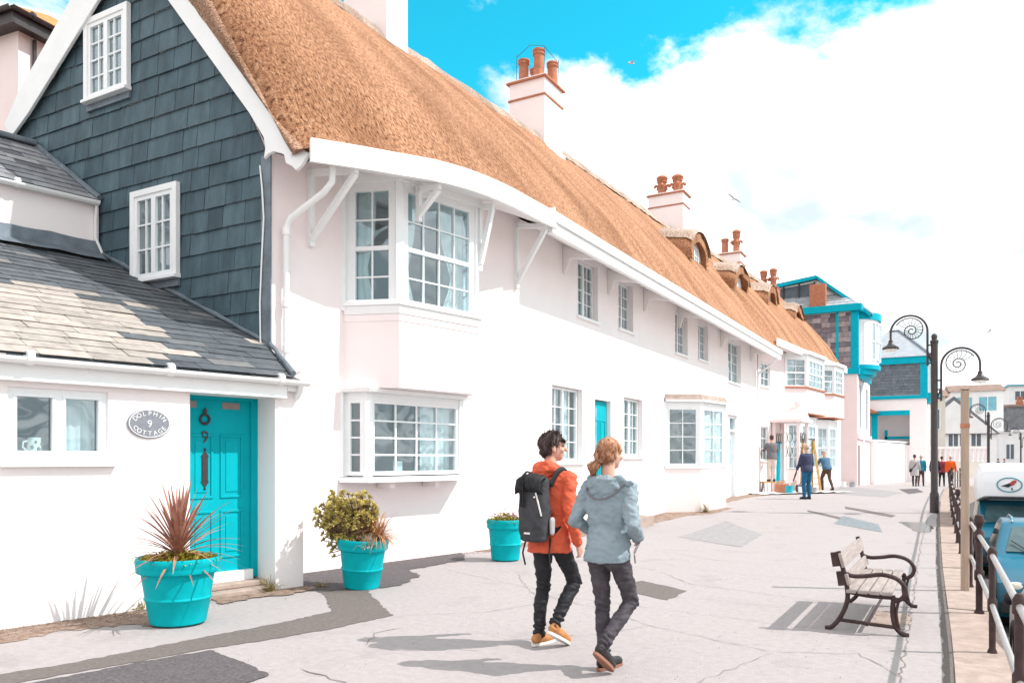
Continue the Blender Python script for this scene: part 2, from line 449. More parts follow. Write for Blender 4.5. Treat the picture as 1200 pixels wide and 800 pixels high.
mk('sea', (.03, .10, .12), .12, .1, .3, .05, .8)

def GZ(x, y):
    return .2 * sm01(16, 28, y) - .3 * sm01(40, 60, y)
RAILX = [(-6, .42), (0, .36), (7.4, .23), (13.1, .06), (23, -.16), (32, -.28), (42, -.28), (50, .15), (58, 1.0), (75, 3.2), (103, 7.), (150, 17.), (220, 36.)]
def rx(y): return interp(RAILX, y)

b = B()  # one sheet to the horizon at road level
R = 3000
ys = [-R, -60, 60, 260, R]; xs = [-R, -60, 60, 260, R]
g = [[b.V((x, y, -1.0)) for x in xs] for y in ys]
for j in range(4):
    for i in range(4): b.F((g[j][i], g[j][i + 1], g[j + 1][i + 1], g[j + 1][i]))
struct(obj('ground', b, 'ground_dust'))
b = B(); b.quad((30, -R, -.97), (R, -R, -.97), (R, R, -.97), (60, R, -.97)); struct(obj('sea', b, 'sea'))

def strip(name, m, y0, y1, fa, fb, step=.5, nx=1, dz=0., depth=None, zf=None):
    b = B(); n = max(1, int(round((y1 - y0) / step))); rows = []
    for j in range(n + 1):
        y = lerp(y0, y1, j / n); a, c = fa(y), fb(y)
        rows.append([b.V((lerp(a, c, i / nx), y, (GZ(0, y) if zf is None else zf(y)) + dz)) for i in range(nx + 1)])
    for p, q in zip(rows, rows[1:]):
        for i in range(nx): b.F((p[i], p[i + 1], q[i + 1], q[i]), True)
    if depth:
        lo = [b.V(b.v[r[-1]] + Vector((0, 0, -depth))) for r in rows]
        for p, q, a, c in zip(rows, rows[1:], lo, lo[1:]): b.F((p[-1], a, c, q[-1]))
    return struct(obj(name, b, m, fix=False))
strip('promenade', 'concrete', -8, 220, lambda y: -19 if y < 9 else -9., lambda y: rx(y) - .27, .5, 6)
strip('road', 'road_asphalt', -20, 220, lambda y: rx(y) + .16, lambda y: rx(y) + 7.5, 1., 1, 0, zf=lambda y: -.95)

# coping of separate stones along the edge, a real drop to the road
b = B(); rn = random.Random(3); y = -6.
while y < 120:
    L = rn.uniform(1.05, 1.35); e = y + L - .012
    zt = .012 + rn.uniform(-.004, .004)
    xa0, xa1, xb0, xb1 = rx(y) - .27, rx(e) - .27, rx(y) + .14, rx(e) + .14
    za, zb = GZ(0, y) + zt, GZ(0, e) + zt
    b.ct = rn.random()
    i = [b.V(p) for p in ((xa0, y, za), (xb0, y, za), (xb1, e, zb), (xa1, e, zb), (xa0, y, -1.1), (xb0, y, -1.1), (xb1, e, -1.1), (xa1, e, -1.1))]
    for q in ((0, 1, 2, 3), (0, 4, 5, 1), (1, 5, 6, 2), (2, 6, 7, 3), (3, 7, 4, 0)): b.F([i[k] for k in q])
    y += L
struct(obj('kerb_coping', b, 'kerb_stone'))

def rough(pts, amp=.03, step=.10, seed=1):
    """ragged outline of a patch of surfacing"""
    rn = random.Random(seed); out = []
    n = len(pts)
    for i in range(n):
        a, c = Vector(pts[i]), Vector(pts[(i + 1) % n]); d = c - a; L = d.length; k = max(1, int(L / step)); nn = Vector((-d.y, d.x)).normalized()
        for j in range(k): out.append(a + d * (j / k) + nn * (rn.uniform(-amp, amp) if j else 0))
    return out
def patch(name, m, pts, lay, amp=.015, step=.12, seed=1):
    b = B(); b.poly([(p.x, p.y, GZ(0, p.y) + .004 * lay) for p in rough(pts, amp, step, seed)])
    bm = bmesh.new()
    o = struct(obj(name, b, m)); bm.from_mesh(o.data); bmesh.ops.triangulate(bm, faces=bm.faces); bm.to_mesh(o.data); bm.free()
    for p in o.data.polygons:
        if p.normal.z < 0: p.flip()
    return o
patch('asphalt_strip', 'patch_asphalt', [(-6.25, 1.9), (-6.18, 2.93), (-6.03, 3.2), (-5.9, 3.62), (-5.82, 4.07), (-5.78, 4.43), (-5.72, 4.88), (-5.66, 5.15), (-5.6, 5.68), (-5.58, 6.18), (-6.32, 6.88), (-6.74, 7.13), (-6.17, 7.45), (-5.72, 7.02), (-4.9, 6.31), (-4.94, 5.96), (-4.99, 5.62), (-5.11, 5.18), (-5.2, 4.83), (-5.34, 4.5), (-5.43, 4.16), (-5.51, 3.85), (-5.64, 3.34), (-5.73, 3.04), (-5.78, 1.9)], 1, .018, .05, 2)
patch('asphalt_patch', 'patch_dark', [(-5.62, 2.2), (-5.59, 3.19), (-5.46, 3.81), (-5.3, 4.43), (-4.81, 4.3), (-4.32, 4.13), (-4.3, 3.91), (-4.22, 3.62), (-4.6, 2.2)], 2, .016, .05, 3)
patch('asphalt_patch', 'patch_dark', [(-7.95, 8.0), (-7.7, 8.5), (-7.55, 9.3), (-7.3, 10.66), (-7.2, 11.1), (-6.63, 10.33), (-6.69, 9.4), (-6.72, 8.99), (-6.27, 8.67), (-5.97, 7.85), (-6.05, 7.59), (-6.26, 7.4), (-6.69, 7.01), (-7.2, 7.0)], 2, .04, .08, 4)
patch('dirt_edge', 'dirt', [(-7.95, 2.4), (-7.75, 3.76), (-7.7, 4.03), (-7.6, 4.5), (-7.5, 5.5), (-6.95, 5.3), (-6.48, 4.78), (-6.79, 4.74), (-6.95, 4.47), (-7.09, 4.27), (-7.0, 3.94), (-7.1, 3.68), (-7.2, 2.4)], 1, .06, .06, 5)
patch('dirt_edge', 'dirt', [(-7.5, 6.2), (-7.4, 6.6), (-7.06, 6.81), (-6.95, 7.25), (-6.72, 7.17), (-6.66, 6.67), (-6.87, 6.34), (-6.85, 5.9)], 3, .04, .06, 6)
patch('dirt_edge', 'dirt', [(-7.2, 11.4), (-7.1, 12.6), (-7.2, 16.71), (-7.2, 21.3), (-6.2, 21.9), (-5.98, 23.5), (-5.7, 23.3), (-5.8, 21.4), (-6.24, 20.6), (-6.28, 19.25), (-6.55, 17.09), (-6.6, 14.8), (-6.75, 12.6), (-6.85, 11.4)], 1, .05, .12, 7)
patch('dirt_edge', 'dirt', [(-7.2, 24.9), (-7.2, 32.8), (-6.2, 36), (-5.7, 36), (-6.0, 33), (-6.5, 29), (-6.4, 25.5)], 1, .05, .2, 8)
patch('paving_patch', 'patch_grey', [(-4.89, 15.48), (-5.0, 19.6), (-3.55, 16.86), (-3.36, 14.22)], 1, .02, .2, 9)
patch('paving_patch', 'patch_asphalt', [(-3.58, 9.43), (-3.54, 9.69), (-2.8, 9.2), (-2.8, 8.48), (-3.33, 8.76)], 1, .02, .1, 10)
patch('paving_patch', 'patch_grey', [(-5.2, 44.), (-1.92, 35.78), (-2.36, 31.2), (-4.58, 34.)], 1, .05, .4, 11)
patch('drain_grate', 'grate', [(-2.60, 22.0), (-1.62, 20.1), (-1.41, 18.37), (-2.55, 19.9)], 1, .004, .4, 12)
patch('paving_patch', 'patch_asphalt', [(-3.7, 23.44), (-2.23, 20.96), (-2.42, 20.74), (-3.61, 22.93)], 1, .01, .3, 13)
patch('paving_patch', 'patch_asphalt', [(-2.92, 25.11), (-1.41, 22.57), (-1.48, 22.0), (-2.82, 24.3)], 1, .01, .3, 14)
patch('puddle', 'puddle_mud', [(-1.25, 20.84), (-.74, 21.0), (-.5, 19.9), (-.52, 18.8), (-.75, 18.6), (-.95, 19.6)], 1, .03, .15, 15)
patch('dirt_edge', 'patch_dark', [(-2.4, 40), (-1.7, 41.5), (-1.3, 37), (-1.7, 34.5)], 1, .03, .3, 16)

patch('dirt_edge', 'kerb_stone', [(-.72, 8.1), (-.45, 8.05), (-.40, 8.9), (-.75, 8.95)], 1, .05, .06, 17)
def crack(pts, w=.012, seed=1):
    rn = random.Random(seed); P = []
    for a, c in zip(pts, pts[1:]):
        a, c = Vector(a), Vector(c); k = max(2, int((c - a).length / .09))
        for j in range(k): P.append(a + (c - a) * (j / k) + Vector((rn.uniform(-.022, .022), rn.uniform(-.022, .022))))
    P.append(Vector(pts[-1])); b = B(); L = []
    for k, p in enumerate(P):
        d = (P[min(k + 1, len(P) - 1)] - P[max(k - 1, 0)]).normalized(); nn = Vector((-d.y, d.x)) * w * .62 * rn.uniform(.3, 1) * (1 if 0 < k < len(P) - 1 else .1)
        z = GZ(0, p.y) + .005
        L.append((b.V((p.x + nn.x, p.y + nn.y, z)), b.V((p.x - nn.x, p.y - nn.y, z))))
    for p, q in zip(L, L[1:]): b.F((p[0], p[1], q[1], q[0]))
    o = struct(obj('pavement_crack', b, 'crack', fix=False))
    for p in o.data.polygons:
        if p.normal.z < 0: p.flip()
crack([(-4.24, 4.36), (-3.96, 4.31), (-3.64, 4.24), (-3.3, 4.0)], .016, 1)
crack([(-4.39, 8.23), (-3.29, 7.68), (-2.52, 7.09), (-1.3, 6.6)], .007, 2)
crack([(-4.9, 6.3), (-4.2, 6.9), (-3.9, 7.7), (-4.39, 8.23), (-5.2, 9.4)], .007, 3)
crack([(-4.3, 5.2), (-4.55, 5.6), (-4.45, 5.9)], .010, 4)
crack([(-1.3, 6.6), (-.7, 6.9), (-.3, 6.2)], .007, 5)
crack([(-5.3, 11.6), (-3.6, 10.6), (-2.9, 9.7), (-1.2, 9.2)], .008, 6)
crack([(-4.6, 13.1), (-3.2, 12.2), (-1.5, 12.0), (-.4, 11.6)], .008, 7)
crack([(-3.4, 5.9), (-2.7, 6.6), (-2.52, 7.09)], .006, 8)
crack([(-.42, 3.5), (-.36, 6.2), (-.42, 8.9), (-.6, 15.9), (-.7, 24)], .010, 9)
crack([(-2.0, 4.6), (-1.6, 5.4), (-1.3, 6.6)], .006, 10)
for k, (xa, ya) in enumerate([(-6.3, 9.3), (-5.6, 12.2), (-5.2, 15.2), (-4.9, 20.2)]): crack([(xa, ya), (xa + 2.6, ya - 1.2), (xa + 5.2, ya - 1.6)], .006, 20 + k)
# dark run-off line along the coping
b = B(); rn = random.Random(9); rows = []
for k in range(260):
    y = -2 + k * .12; c = rx(y) - .30; w = .045 + .03 * noise.noise(Vector((y * .9, 2, 0))) + rn.uniform(-.012, .012)
    rows.append((b.V((c - max(.015, w), y, GZ(0, y) + .004)), b.V((c + .03, y, GZ(0, y) + .004))))
for p, q in zip(rows, rows[1:]): b.F((p[0], p[1], q[1], q[0]))
struct(obj('gutter_stain', b, 'puddle_mud' if False else 'patch_asphalt', fix=False))
# ------------------------------------------------------------------ thatched roof shape shared by the terrace
EAVE = [(7.2, (-7.04, 5.50)), (8.06, (-6.70, 5.55)), (8.96, (-6.36, 5.63)), (9.66, (-6.22, 5.70)), (10.27, (-6.17, 5.74)), (11.31, (-6.20, 5.80)), (12.57, (-6.22, 5.87)), (32.9, (-6.22, 5.87)), (33.2, (-6.45, 6.42)), (46.5, (-5.35, 6.50))]
RIDGE = [(7.2, (-10.60, 10.32)), (13, (-10.6, 10.46)), (20, (-10.6, 10.82)), (32, (-10.6, 11.2)), (46.5, (-9.5, 11.4))]
def it2(tab, y): return (interp([(a, p[0]) for a, p in tab], y), interp([(a, p[1]) for a, p in tab], y))
def roof_pt(y, v, bump=True):
    """v 0..1 eave to ridge on the street side, 1..2 down the back"""
    (ex, ez), (qx, qz) = it2(EAVE, y), it2(RIDGE, y)
    if v <= 1:
        x = lerp(ex, qx, v); z = lerp(ez, qz, v) + .30 * math.sin(math.pi * v) - .10 * math.exp(-((v - .06) / .08) ** 2)
        z -= .10 * sm01(.93, 1, v)
        nx, nz = .75, .66
    else:
        k = v - 1; x = lerp(qx, -13.95, k); z = lerp(qz, 6.75, k) - .25 * math.sin(math.pi * k) - .10 * (1 - sm01(0, .07, k))
        nx, nz = -.7, .7
    p = Vector((x, y, z))
    if bump:
        a = noise.fractal(Vector((y * .7, v * 2.2, 3.1)), .9, 2.1, 4) * .055 + noise.noise(Vector((y * 6., v * 5., 0))) * .018
        a += .05 * noise.noise(Vector((y * .25, v * 7, 8)))
        p += Vector((nx, 0, nz)) * a
    return p
def roof_mesh(y0, y1, par, gable0=False, end1=False, nv=46, step=.16):
    b = B(); uv = []; ys = []
    n = int((y1 - y0) / step)
    secs = [(lerp(y0, y1, j / n), 0.) for j in range(n + 1)]
    if gable0: secs = [(y0, .30), (y0 + .03, .18), (y0 + .12, .08), (y0 + .28, .02)] + [s for s in secs if s[0] > y0 + .4]
    vs = [k / nv for k in range(nv + 1)] + [1 + k / 14 for k in range(1, 15)]
    g = []
    for y, inset in secs:
        row = []
        for v in vs:
            p = roof_pt(y, v)
            if gable0 and v > 1 and y < y0 + .3: p.y = y0 + .12 + (y - y0) * .6
            if inset: p += Vector((-.75 if v < 1 else .7, 0, -.66)) * inset * (1 if .02 < v < 1.7 else .3)
            row.append(b.V(p)); uv.append((y, v * 6.6))
        g.append(row)
    for p, q in zip(g, g[1:]):
        for i in range(len(vs) - 1): b.F((p[i], q[i], q[i + 1], p[i + 1]), True)
    # underside at the eave
    lo = []
    for (y, inset), row in zip(secs, g):
        lo.append(b.V(b.v[row[0]] + Vector((-.32, 0, -.03)))); uv.append((y, -.4))
    for k in range(len(g) - 1): b.F((g[k][0], lo[k], lo[k + 1], g[k + 1][0]), True)
    return obj('thatched_roof', b, 'thatch', par, uv=uv, sharp=60), [b.v[i] for i in g[0]], [b.v[i] for i in g[-1]], vs

def band(b, pts, h, th, up=True):
    """board following a polyline of (x,y,z bottom); th outwards (+x side)"""
    P = [Vector(p) for p in pts]; n = len(P); L = []
    for k in range(n):
        d = P[min(k + 1, n - 1)] - P[max(k - 1, 0)]; d.z = 0; d.normalize(); nn = Vector((d.y, -d.x, 0))
        hh = h[k] if isinstance(h, (list, tuple)) else h
        a = P[k]; L.append([b.V(a), b.V(a + nn * th), b.V(a + nn * th + Vector((0, 0, hh))), b.V(a + Vector((0, 0, hh)))])
    for p, q in zip(L, L[1:]):
        for i in range(4): b.F((p[i], p[(i + 1) % 4], q[(i + 1) % 4], q[i]), True)
    b.F(L[0][::-1]); b.F(L[-1])

def bracket(par, fr, s, t0, z0, z1, reach, ze, w=.07):
    """eaves bracket: wall post, arm under the soffit and diagonal strut"""
    b = B()
    b.beam(fr(s, t0 + .035, z0), fr(s, t0 + .035, z1), w, .07, fr.n)
    b.beam(fr(s, t0 + .05, z1 - .05), fr(s, reach, ze), w, .08)
    b.beam(fr(s, t0 + .05, z0 + .10), fr(s, reach - .03, ze - .03), w * .9, .08)
    return obj('eaves_bracket', b, 'white_paint', par)

def door_leaf(par, fr, s0, s1, z0, z1, t, m, panels=True, label=None):
    b = B(); b.box(fr, s0, s1, t - .05, t, z0, z1)
    W = s1 - s0; H = z1 - z0
    d = obj('door', b, m, par, label)
    p = B()
    if panels:
        for a, c in ((.11, .45), (.55, .89)):
            for e, g in ((.08, .36), (.43, .80)):
                A, C_, E_, G_ = s0 + W * a, s0 + W * c, z0 + H * e, z0 + H * g
                w = .03
                for q in ((A, C_, E_, E_ + w), (A, C_, G_ - w, G_), (A, A + w, E_ + w, G_ - w), (C_ - w, C_, E_ + w, G_ - w)): p.box(fr, q[0], q[1], t - .01, t + .014, q[2], q[3])
                p.box(fr, A + .07, C_ - .07, t - .01, t + .008, E_ + .07, G_ - .07)
        bevel(obj('door_panel', p, m, d), .004)
    return d

# ------------------------------------------------------------------ the slate-gabled thatched cottage
H1 = thing('thatched_cottage', 'thatched cottage with dark slate-hung gable, curved eaves and two stacked white bay windows', 'house', (-7.85, 7.55, 0), 'thatched cottages along the promenade')
F1 = Fr.two((-7.85, 7.55), (-6.93, 12.6)); L1 = F1.len
def s1(x, y): return (Vector((x, y, 0)) - F1.p).dot(F1.u)
sa, sd = s1(-7.64, 8.72), s1(-7.23, 10.98)
la, ld = s1(-7.66, 8.70), s1(-7.23, 10.95)
b = B()
wall(b, F1, 0, L1, -.2, 6.0, [(sa + .12, sd - .12, 3.8, 5.5), (la + .06, ld - .06, 1.33, 2.42)], .3)
wb = F1(0, 0, 0)
b.quad((-7.85, 7.552, -.2), (-7.85, 7.552, 5.5), (-14, 7.552, 6.9), (-14, 7.552, -.2))       # gable wall behind the slates
b.poly([(-7.85, 7.552, 5.5), (-8.2, 7.552, 6.1), (-10.6, 7.552, 9.1), (-14, 7.552, 6.9)])
b.quad((-14, 7.55, -.2), (-14, 7.55, 6.9), (-14, 12.6, 6.9), (-14, 12.6, -.2))
b.quad((-6.93, 12.6, -.2), (-6.93, 12.6, 6.0), (-14, 12.6, 6.9), (-14, 12.6, -.2))
b.quad((-7.85, 7.6, 2.7), (-6.93, 12.55, 2.7), (-13.9, 12.55, 2.7), (-13.9, 7.6, 2.7))
b.quad((-7.85, 7.6, 5.9), (-6.93, 12.55, 5.9), (-13.9, 12.55, 5.9), (-13.9, 7.6, 5.9))
obj('wall', b, 'pink_render', H1, fix=False)
# room behind the upper bay
b = B(); b.quad((-10.2, 7.7, 2.75), (-10.2, 12.5, 2.75), (-10.2, 12.5, 5.85), (-10.2, 7.7, 5.85)); b.quad((-10.2, 7.7, .05), (-10.2, 12.5, .05), (-10.2, 12.5, 2.65), (-10.2, 7.7, 2.65))
obj('room_wall', b, 'room', H1)
reg = [(-14, .5), (-7.86, .5), (-7.86, 5.45), (-8.2, 6.1), (-10.55, 9.1), (-13.4, 7.2), (-14, 6.8)]
b = slates((0, 7.55, 0), (1, 0, 0), (0, 0, 1), reg, .37, .30, .008, 11, inside=None)
obj('slate_cladding', b, 'slate_wall', H1)
FG = Fr((-14, 7.53), (1, 0))         # gable frame: n = -y
for (a, c, e, g, cols, rows) in ((-11.64, -10.77, 7.06, 8.20, 4, 4), (-10.52, -9.68, 4.17, 5.37, 4, 3)):
    w = window(H1, FG, a + 14, c + 14, e, g, cols, rows, t=.078, fw=.06, bw=.022, mull=[.5], sill=.06, sillo=.10, silw=.06)
    b = B(); T = .098
    for q in ((a - .09, a, e - .02, g + .09), (c, c + .09, e - .02, g + .09), (a, c, g, g + .09)): b.box(FG, q[0] + 14, q[1] + 14, .02, T, q[2], q[3])
    bevel(obj('window_surround', b, 'white_paint', w), .006)
    b = B(); b.box(FG, a + 14.0, c + 14.0, .028, .032, e, g); obj('room_back', b, 'room', w)
    b = B(); b.prism([FG(a + 13.92, .012, e - .17), FG(a + 13.92, .055, e - .17), FG(a + 13.92, .045, e - .065), FG(a + 13.92, .012, e - .065)], (c - a + .16, 0, 0)); obj('lead_apron', b, 'lead', w)
# barge boards
def plate(pts, y, th): b = B(); b.prism([(x, y, z) for x, z in pts], (0, -th, 0)); return b
b = plate([(-10.54, 9.0), (-9.71, 8.01), (-8.09, 6.07), (-7.83, 5.70), (-7.80, 5.56), (-7.83, 5.43), (-7.76, 5.47), (-7.66, 5.49), (-7.52, 5.44), (-7.47, 5.41), (-7.44, 5.30), (-7.33, 5.24), (-7.27, 5.18), (-7.18, 5.22), (-7.10, 5.30), (-7.05, 5.36), (-7.17, 5.44), (-7.32, 5.56), (-7.48, 5.72), (-7.67, 5.93), (-9.26, 7.88), (-10.72, 9.64)], 7.44, .05)
bevel(obj('bargeboard', b, 'white_paint', H1), .008)
b = plate([(-10.54, 9.0), (-10.72, 9.64), (-11.99, 8.66), (-13.4, 7.56), (-13.82, 7.10), (-13.62, 6.86), (-13.14, 7.14), (-11.3, 8.46)], 7.442, .05)
bevel(obj('bargeboard', b, 'white_paint', H1), .008)
roof, sec0, _, vs = roof_mesh(7.36, 12.6, H1, gable0=True)
# cut reed face of the verge, between the barge board and the roof edge
b = B(); uv = []; rows = []
lowl = [(-7.06, 5.37), (-7.2, 5.53), (-7.67, 5.97), (-9.26, 7.87), (-10.72, 9.62)]
def low_at(t):
    n = len(lowl) - 1; k = min(n - 1, int(t * n)); f = t * n - k
    return lerp(lowl[k][0], lowl[k + 1][0], f), lerp(lowl[k][1], lowl[k + 1][1], f)
fr_pts = [p for p, v in zip(sec0, vs) if v <= 1.0]
K = 9
for i, p in enumerate(fr_pts):
    # lower point on the barge line with the same height fraction
    f = i / (len(fr_pts) - 1)
    tx = lerp(-7.06, -10.72, f); lz = interp([(-x, z) for x, z in lowl], -tx)
    row = []
    for k in range(K + 1):
        q = Vector((lerp(tx, p.x, k / K), lerp(7.40, p.y, (k / K) ** .6), lerp(lz - .02, p.z, k / K)))
        q.y -= .07 * math.sin(math.pi * k / K) + .025 * noise.noise(q * 5) + .012 * noise.noise(q * 19)
        if k == K: q = p.copy()
        row.append(b.V(q)); uv.append((q.x * 1.0, q.z * 3.4))
    rows.append(row)
for p, q in zip(rows, rows[1:]):
    for k in range(K): b.F((p[k], q[k], q[k + 1], p[k + 1]), True)
obj('thatch_verge', b, 'thatch_cut', H1, uv=uv, sharp=60)
# curved fascia and soffit
FA = [(-6.985, 7.34, 5.21), (-6.83, 7.7, 5.245), (-6.68, 8.06, 5.28), (-6.48, 8.55, 5.32), (-6.32, 8.96, 5.36), (-6.24, 9.3, 5.39), (-6.18, 9.66, 5.42), (-6.14, 10.0, 5.44), (-6.12, 10.4, 5.465), (-6.13, 10.9, 5.50), (-6.16, 11.4, 5.53), (-6.19, 12.0, 5.565), (-6.21, 12.59, 5.60)]
b = B(); band(b, FA, [.29] * 12 + [.28], .05); obj('fascia', b, 'white_paint', H1, sharp=30)
b = B(); pr = []
for x, y, z in [(-6.93, 7.52, 5.225)] + FA[1:]:
    wx = lerp(-7.85, -6.93, (y - 7.55) / 5.05)
    pr.append([b.V((x + .002, y, z + .012)), b.V((lerp(x, wx, .5), y, z + .16)), b.V((wx - .05, y, z + .36))])
for p, q in zip(pr, pr[1:]):
    for i in range(2): b.F((p[i], p[i + 1], q[i + 1], q[i]), True)
obj('soffit', b, 'soffit_paint', H1, fix=False, sharp=60)
for s, z0, z1, r, t0, ze in ((s1(-7.75, 8.14), 4.45, 5.50, 1.0, 0, 5.27), (s1(-6.8, 9.30), 4.95, 5.46, 1.20, .74, 5.36), (s1(-6.55, 10.62), 4.5, 5.55, 1.02, .70, 5.44), (s1(-6.95, 12.5), 4.62, 5.78, .72, 0, 5.60)):
    bracket(H1, F1, s, t0, z0, z1, r, ze)

def bay(par, P, base, zs, sashes, m_base, cap=None, name='bay_window', bar=.02, basez=None, post=.09, trans=True, label=None):
    """canted bay on plan points P; zs = (bottom of panel, sill, head, top); sashes = list of (cols, rows) per face"""
    zb, zsill, zh, zt = zs
    b = B(); n = len(P)
    if zsill - zb > .02:
        for a, c in zip(P, P[1:]): b.quad((*a, zb), (*c, zb), (*c, zsill), (*a, zsill))
        b.poly([(*p, zb) for p in P])
        o = obj(name, b, m_base, par, label, fix=False)
    else:
        b.poly([(*p, zb) for p in P]); o = obj(name, b, m_base, par, label, fix=False)
    ce = Vector((sum(p[0] for p in P) / n, sum(p[1] for p in P) / n))
    def out(k, d): 
        nn = []
        for a, c in ([(P[k - 1], P[k])] if k else []) + ([(P[k], P[k + 1])] if k < n - 1 else []):
            e = Vector((c[0] - a[0], c[1] - a[1])).normalized(); nn.append(Vector((e.y, -e.x)))
        m = sum(nn, Vector((0, 0))).normalized(); cs = max(.5, m.dot(nn[0])); return (P[k][0] + m.x * d / cs, P[k][1] + m.y * d / cs)
    def ring(d, z0, z1, mm, nm, d2=None):
        bb = B(); d2 = d if d2 is None else d2
        lo = [bb.V((*out(k, d), z0)) for k in range(n)]; hi = [bb.V((*out(k, d2), z1)) for k in range(n)]
        for k in range(n - 1): bb.F((lo[k], lo[k + 1], hi[k + 1], hi[k]))
        bb.F(lo[::-1]); bb.F(hi); bb.F((lo[-1], lo[0], hi[0], hi[-1]))
        return bevel(obj(nm, bb, mm, o), .006)
    # corner posts
    for k in range(n):
        pb = B()
        x, y = P[k]
        q = Vector(out(k, -.05)) if 0 < k < n - 1 else Vector((x, y))
        e = Fr((q.x, q.y), (P[min(k + 1, n - 1)][0] - P[max(k - 1, 0)][0], P[min(k + 1, n - 1)][1] - P[max(k - 1, 0)][1]))
        w = post * (1.25 if 0 < k < n - 1 else .8)
        pb.box(e, -w / 2, w / 2, -.07, .055, zsill, zt)
        obj('corner_post', pb, 'window_paint', o)
    hb = B()
    for a, c in zip(P, P[1:]):
        fr = Fr.two(a, c); hb.box(fr, .03, fr.len - .03, -.09, -.01, zh, zt)
    obj('head_board', hb, 'window_paint', o)
    rb = B(); rb.poly([(*p, zt) for p in P]); rb.poly([(*p, zsill + .01) for p in P]); obj('bay_ceiling', rb, 'room', o, fix=False)
    for (a, c), sh in zip(zip(P, P[1:]), sashes):
        if sh is None: continue
        fr = Fr.two(a, c); mg = sh[2] if len(sh) > 2 else post
        window(o, fr, mg, fr.len - mg, zsill + .02, zh, sh[0], sh[1], t=-.015, fw=.05, bw=bar, trans=[.5] if trans else None, sill=0, curtain=sh[3] if len(sh) > 3 else None)
        for q0, q1 in ((.02, mg), (fr.len - mg, fr.len - .02)):
            fb = B(); fb.box(fr, q0, q1, -.075, -.01, zsill, zh); obj('jamb', fb, 'window_paint', o)
    return o, ring
UP = [(-7.64, 8.72), (-6.87, 8.99), (-6.53, 10.55), (-7.23, 10.98)]
o, ring = bay(H1, UP, 0, (2.56, 3.66, 5.40, 5.76), [(2, 4, .11, [(.04, .50, 'curtain', .45)]), (4, 4, .13, [(.98, .62, 'curtain', .45), (.02, .25, 'curtain', .45)]), (2, 4, .1)], 'pink_render', label='upper bay window over a plain rendered panel')
ring(.07, 3.72, 3.80, 'white_paint', 'sill', .06); ring(.025, 3.60, 3.72, 'white_paint', 'sill_moulding', .045)
ring(.012, 3.50, 3.60, 'pink_render', 'moulding')
ring(.045, 5.46, 5.60, 'white_paint', 'cornice', .06)
LO = [(-7.66, 8.70), (-7.29, 8.81), (-6.94, 10.74), (-7.23, 10.95)]
o, ring = bay(H1, LO, 0, (1.24, 1.30, 2.40, 2.56), [(1, 4, .07), (4, 4, .09, [(.98, .62, 'curtain', None)]), (1, 4, .06)], 'white_paint', bar=.024, trans=False, label='lower bay window with four columns of panes')
ring(.10, 1.22, 1.29, 'white_paint', 'sill', .09); ring(.10, 2.50, 2.555, 'white_paint', 'cornice', .13)
b = B()
for k in (.25, .72):
    p = Vector((*LO[1], 0)).lerp(Vector((*LO[2], 0)), k); e = Fr((p.x, p.y), (.2, 1)); b.box(e, -.05, .05, -.3, -.02, 1.13, 1.22)
obj('sill_corbel', b, 'pink_render', o)
# rainwater pipe crossing from the eaves to the corner
b = B(); b.tube([(-6.98, 7.75, 5.28), (-7.0, 7.76, 5.10), (-7.12, 7.74, 4.98), (-7.66, 7.70, 4.72), (-7.73, 7.69, 4.60), (-7.73, 7.69, 3.2), (-7.73, 7.69, 2.86), (-7.55, 7.72, 2.68)], .042, 12)
for z in (4.55, 3.6, 3.0): b.tube([(-7.73, 7.69, z - .05), (-7.73, 7.69, z + .05)], .055, 12)
obj('downpipe', b, 'white_paint', H1)
b = B(); b.beam((-7.90, 7.505, 2.75), (-7.90, 7.505, 5.52), .17, .02, (0, -1, 0)); obj('lead_corner', b, 'lead', H1)
b = B(); b.tube([(-8.0, 7.49, 5.4), (-7.95, 7.48, 5.1), (-7.92, 7.48, 4.7), (-7.955, 7.48, 4.2), (-7.99, 7.48, 3.6), (-7.98, 7.48, 3.1), (-7.86, 7.47, 2.86)], .011, 6); obj('cable', b, 'white_paint', H1)

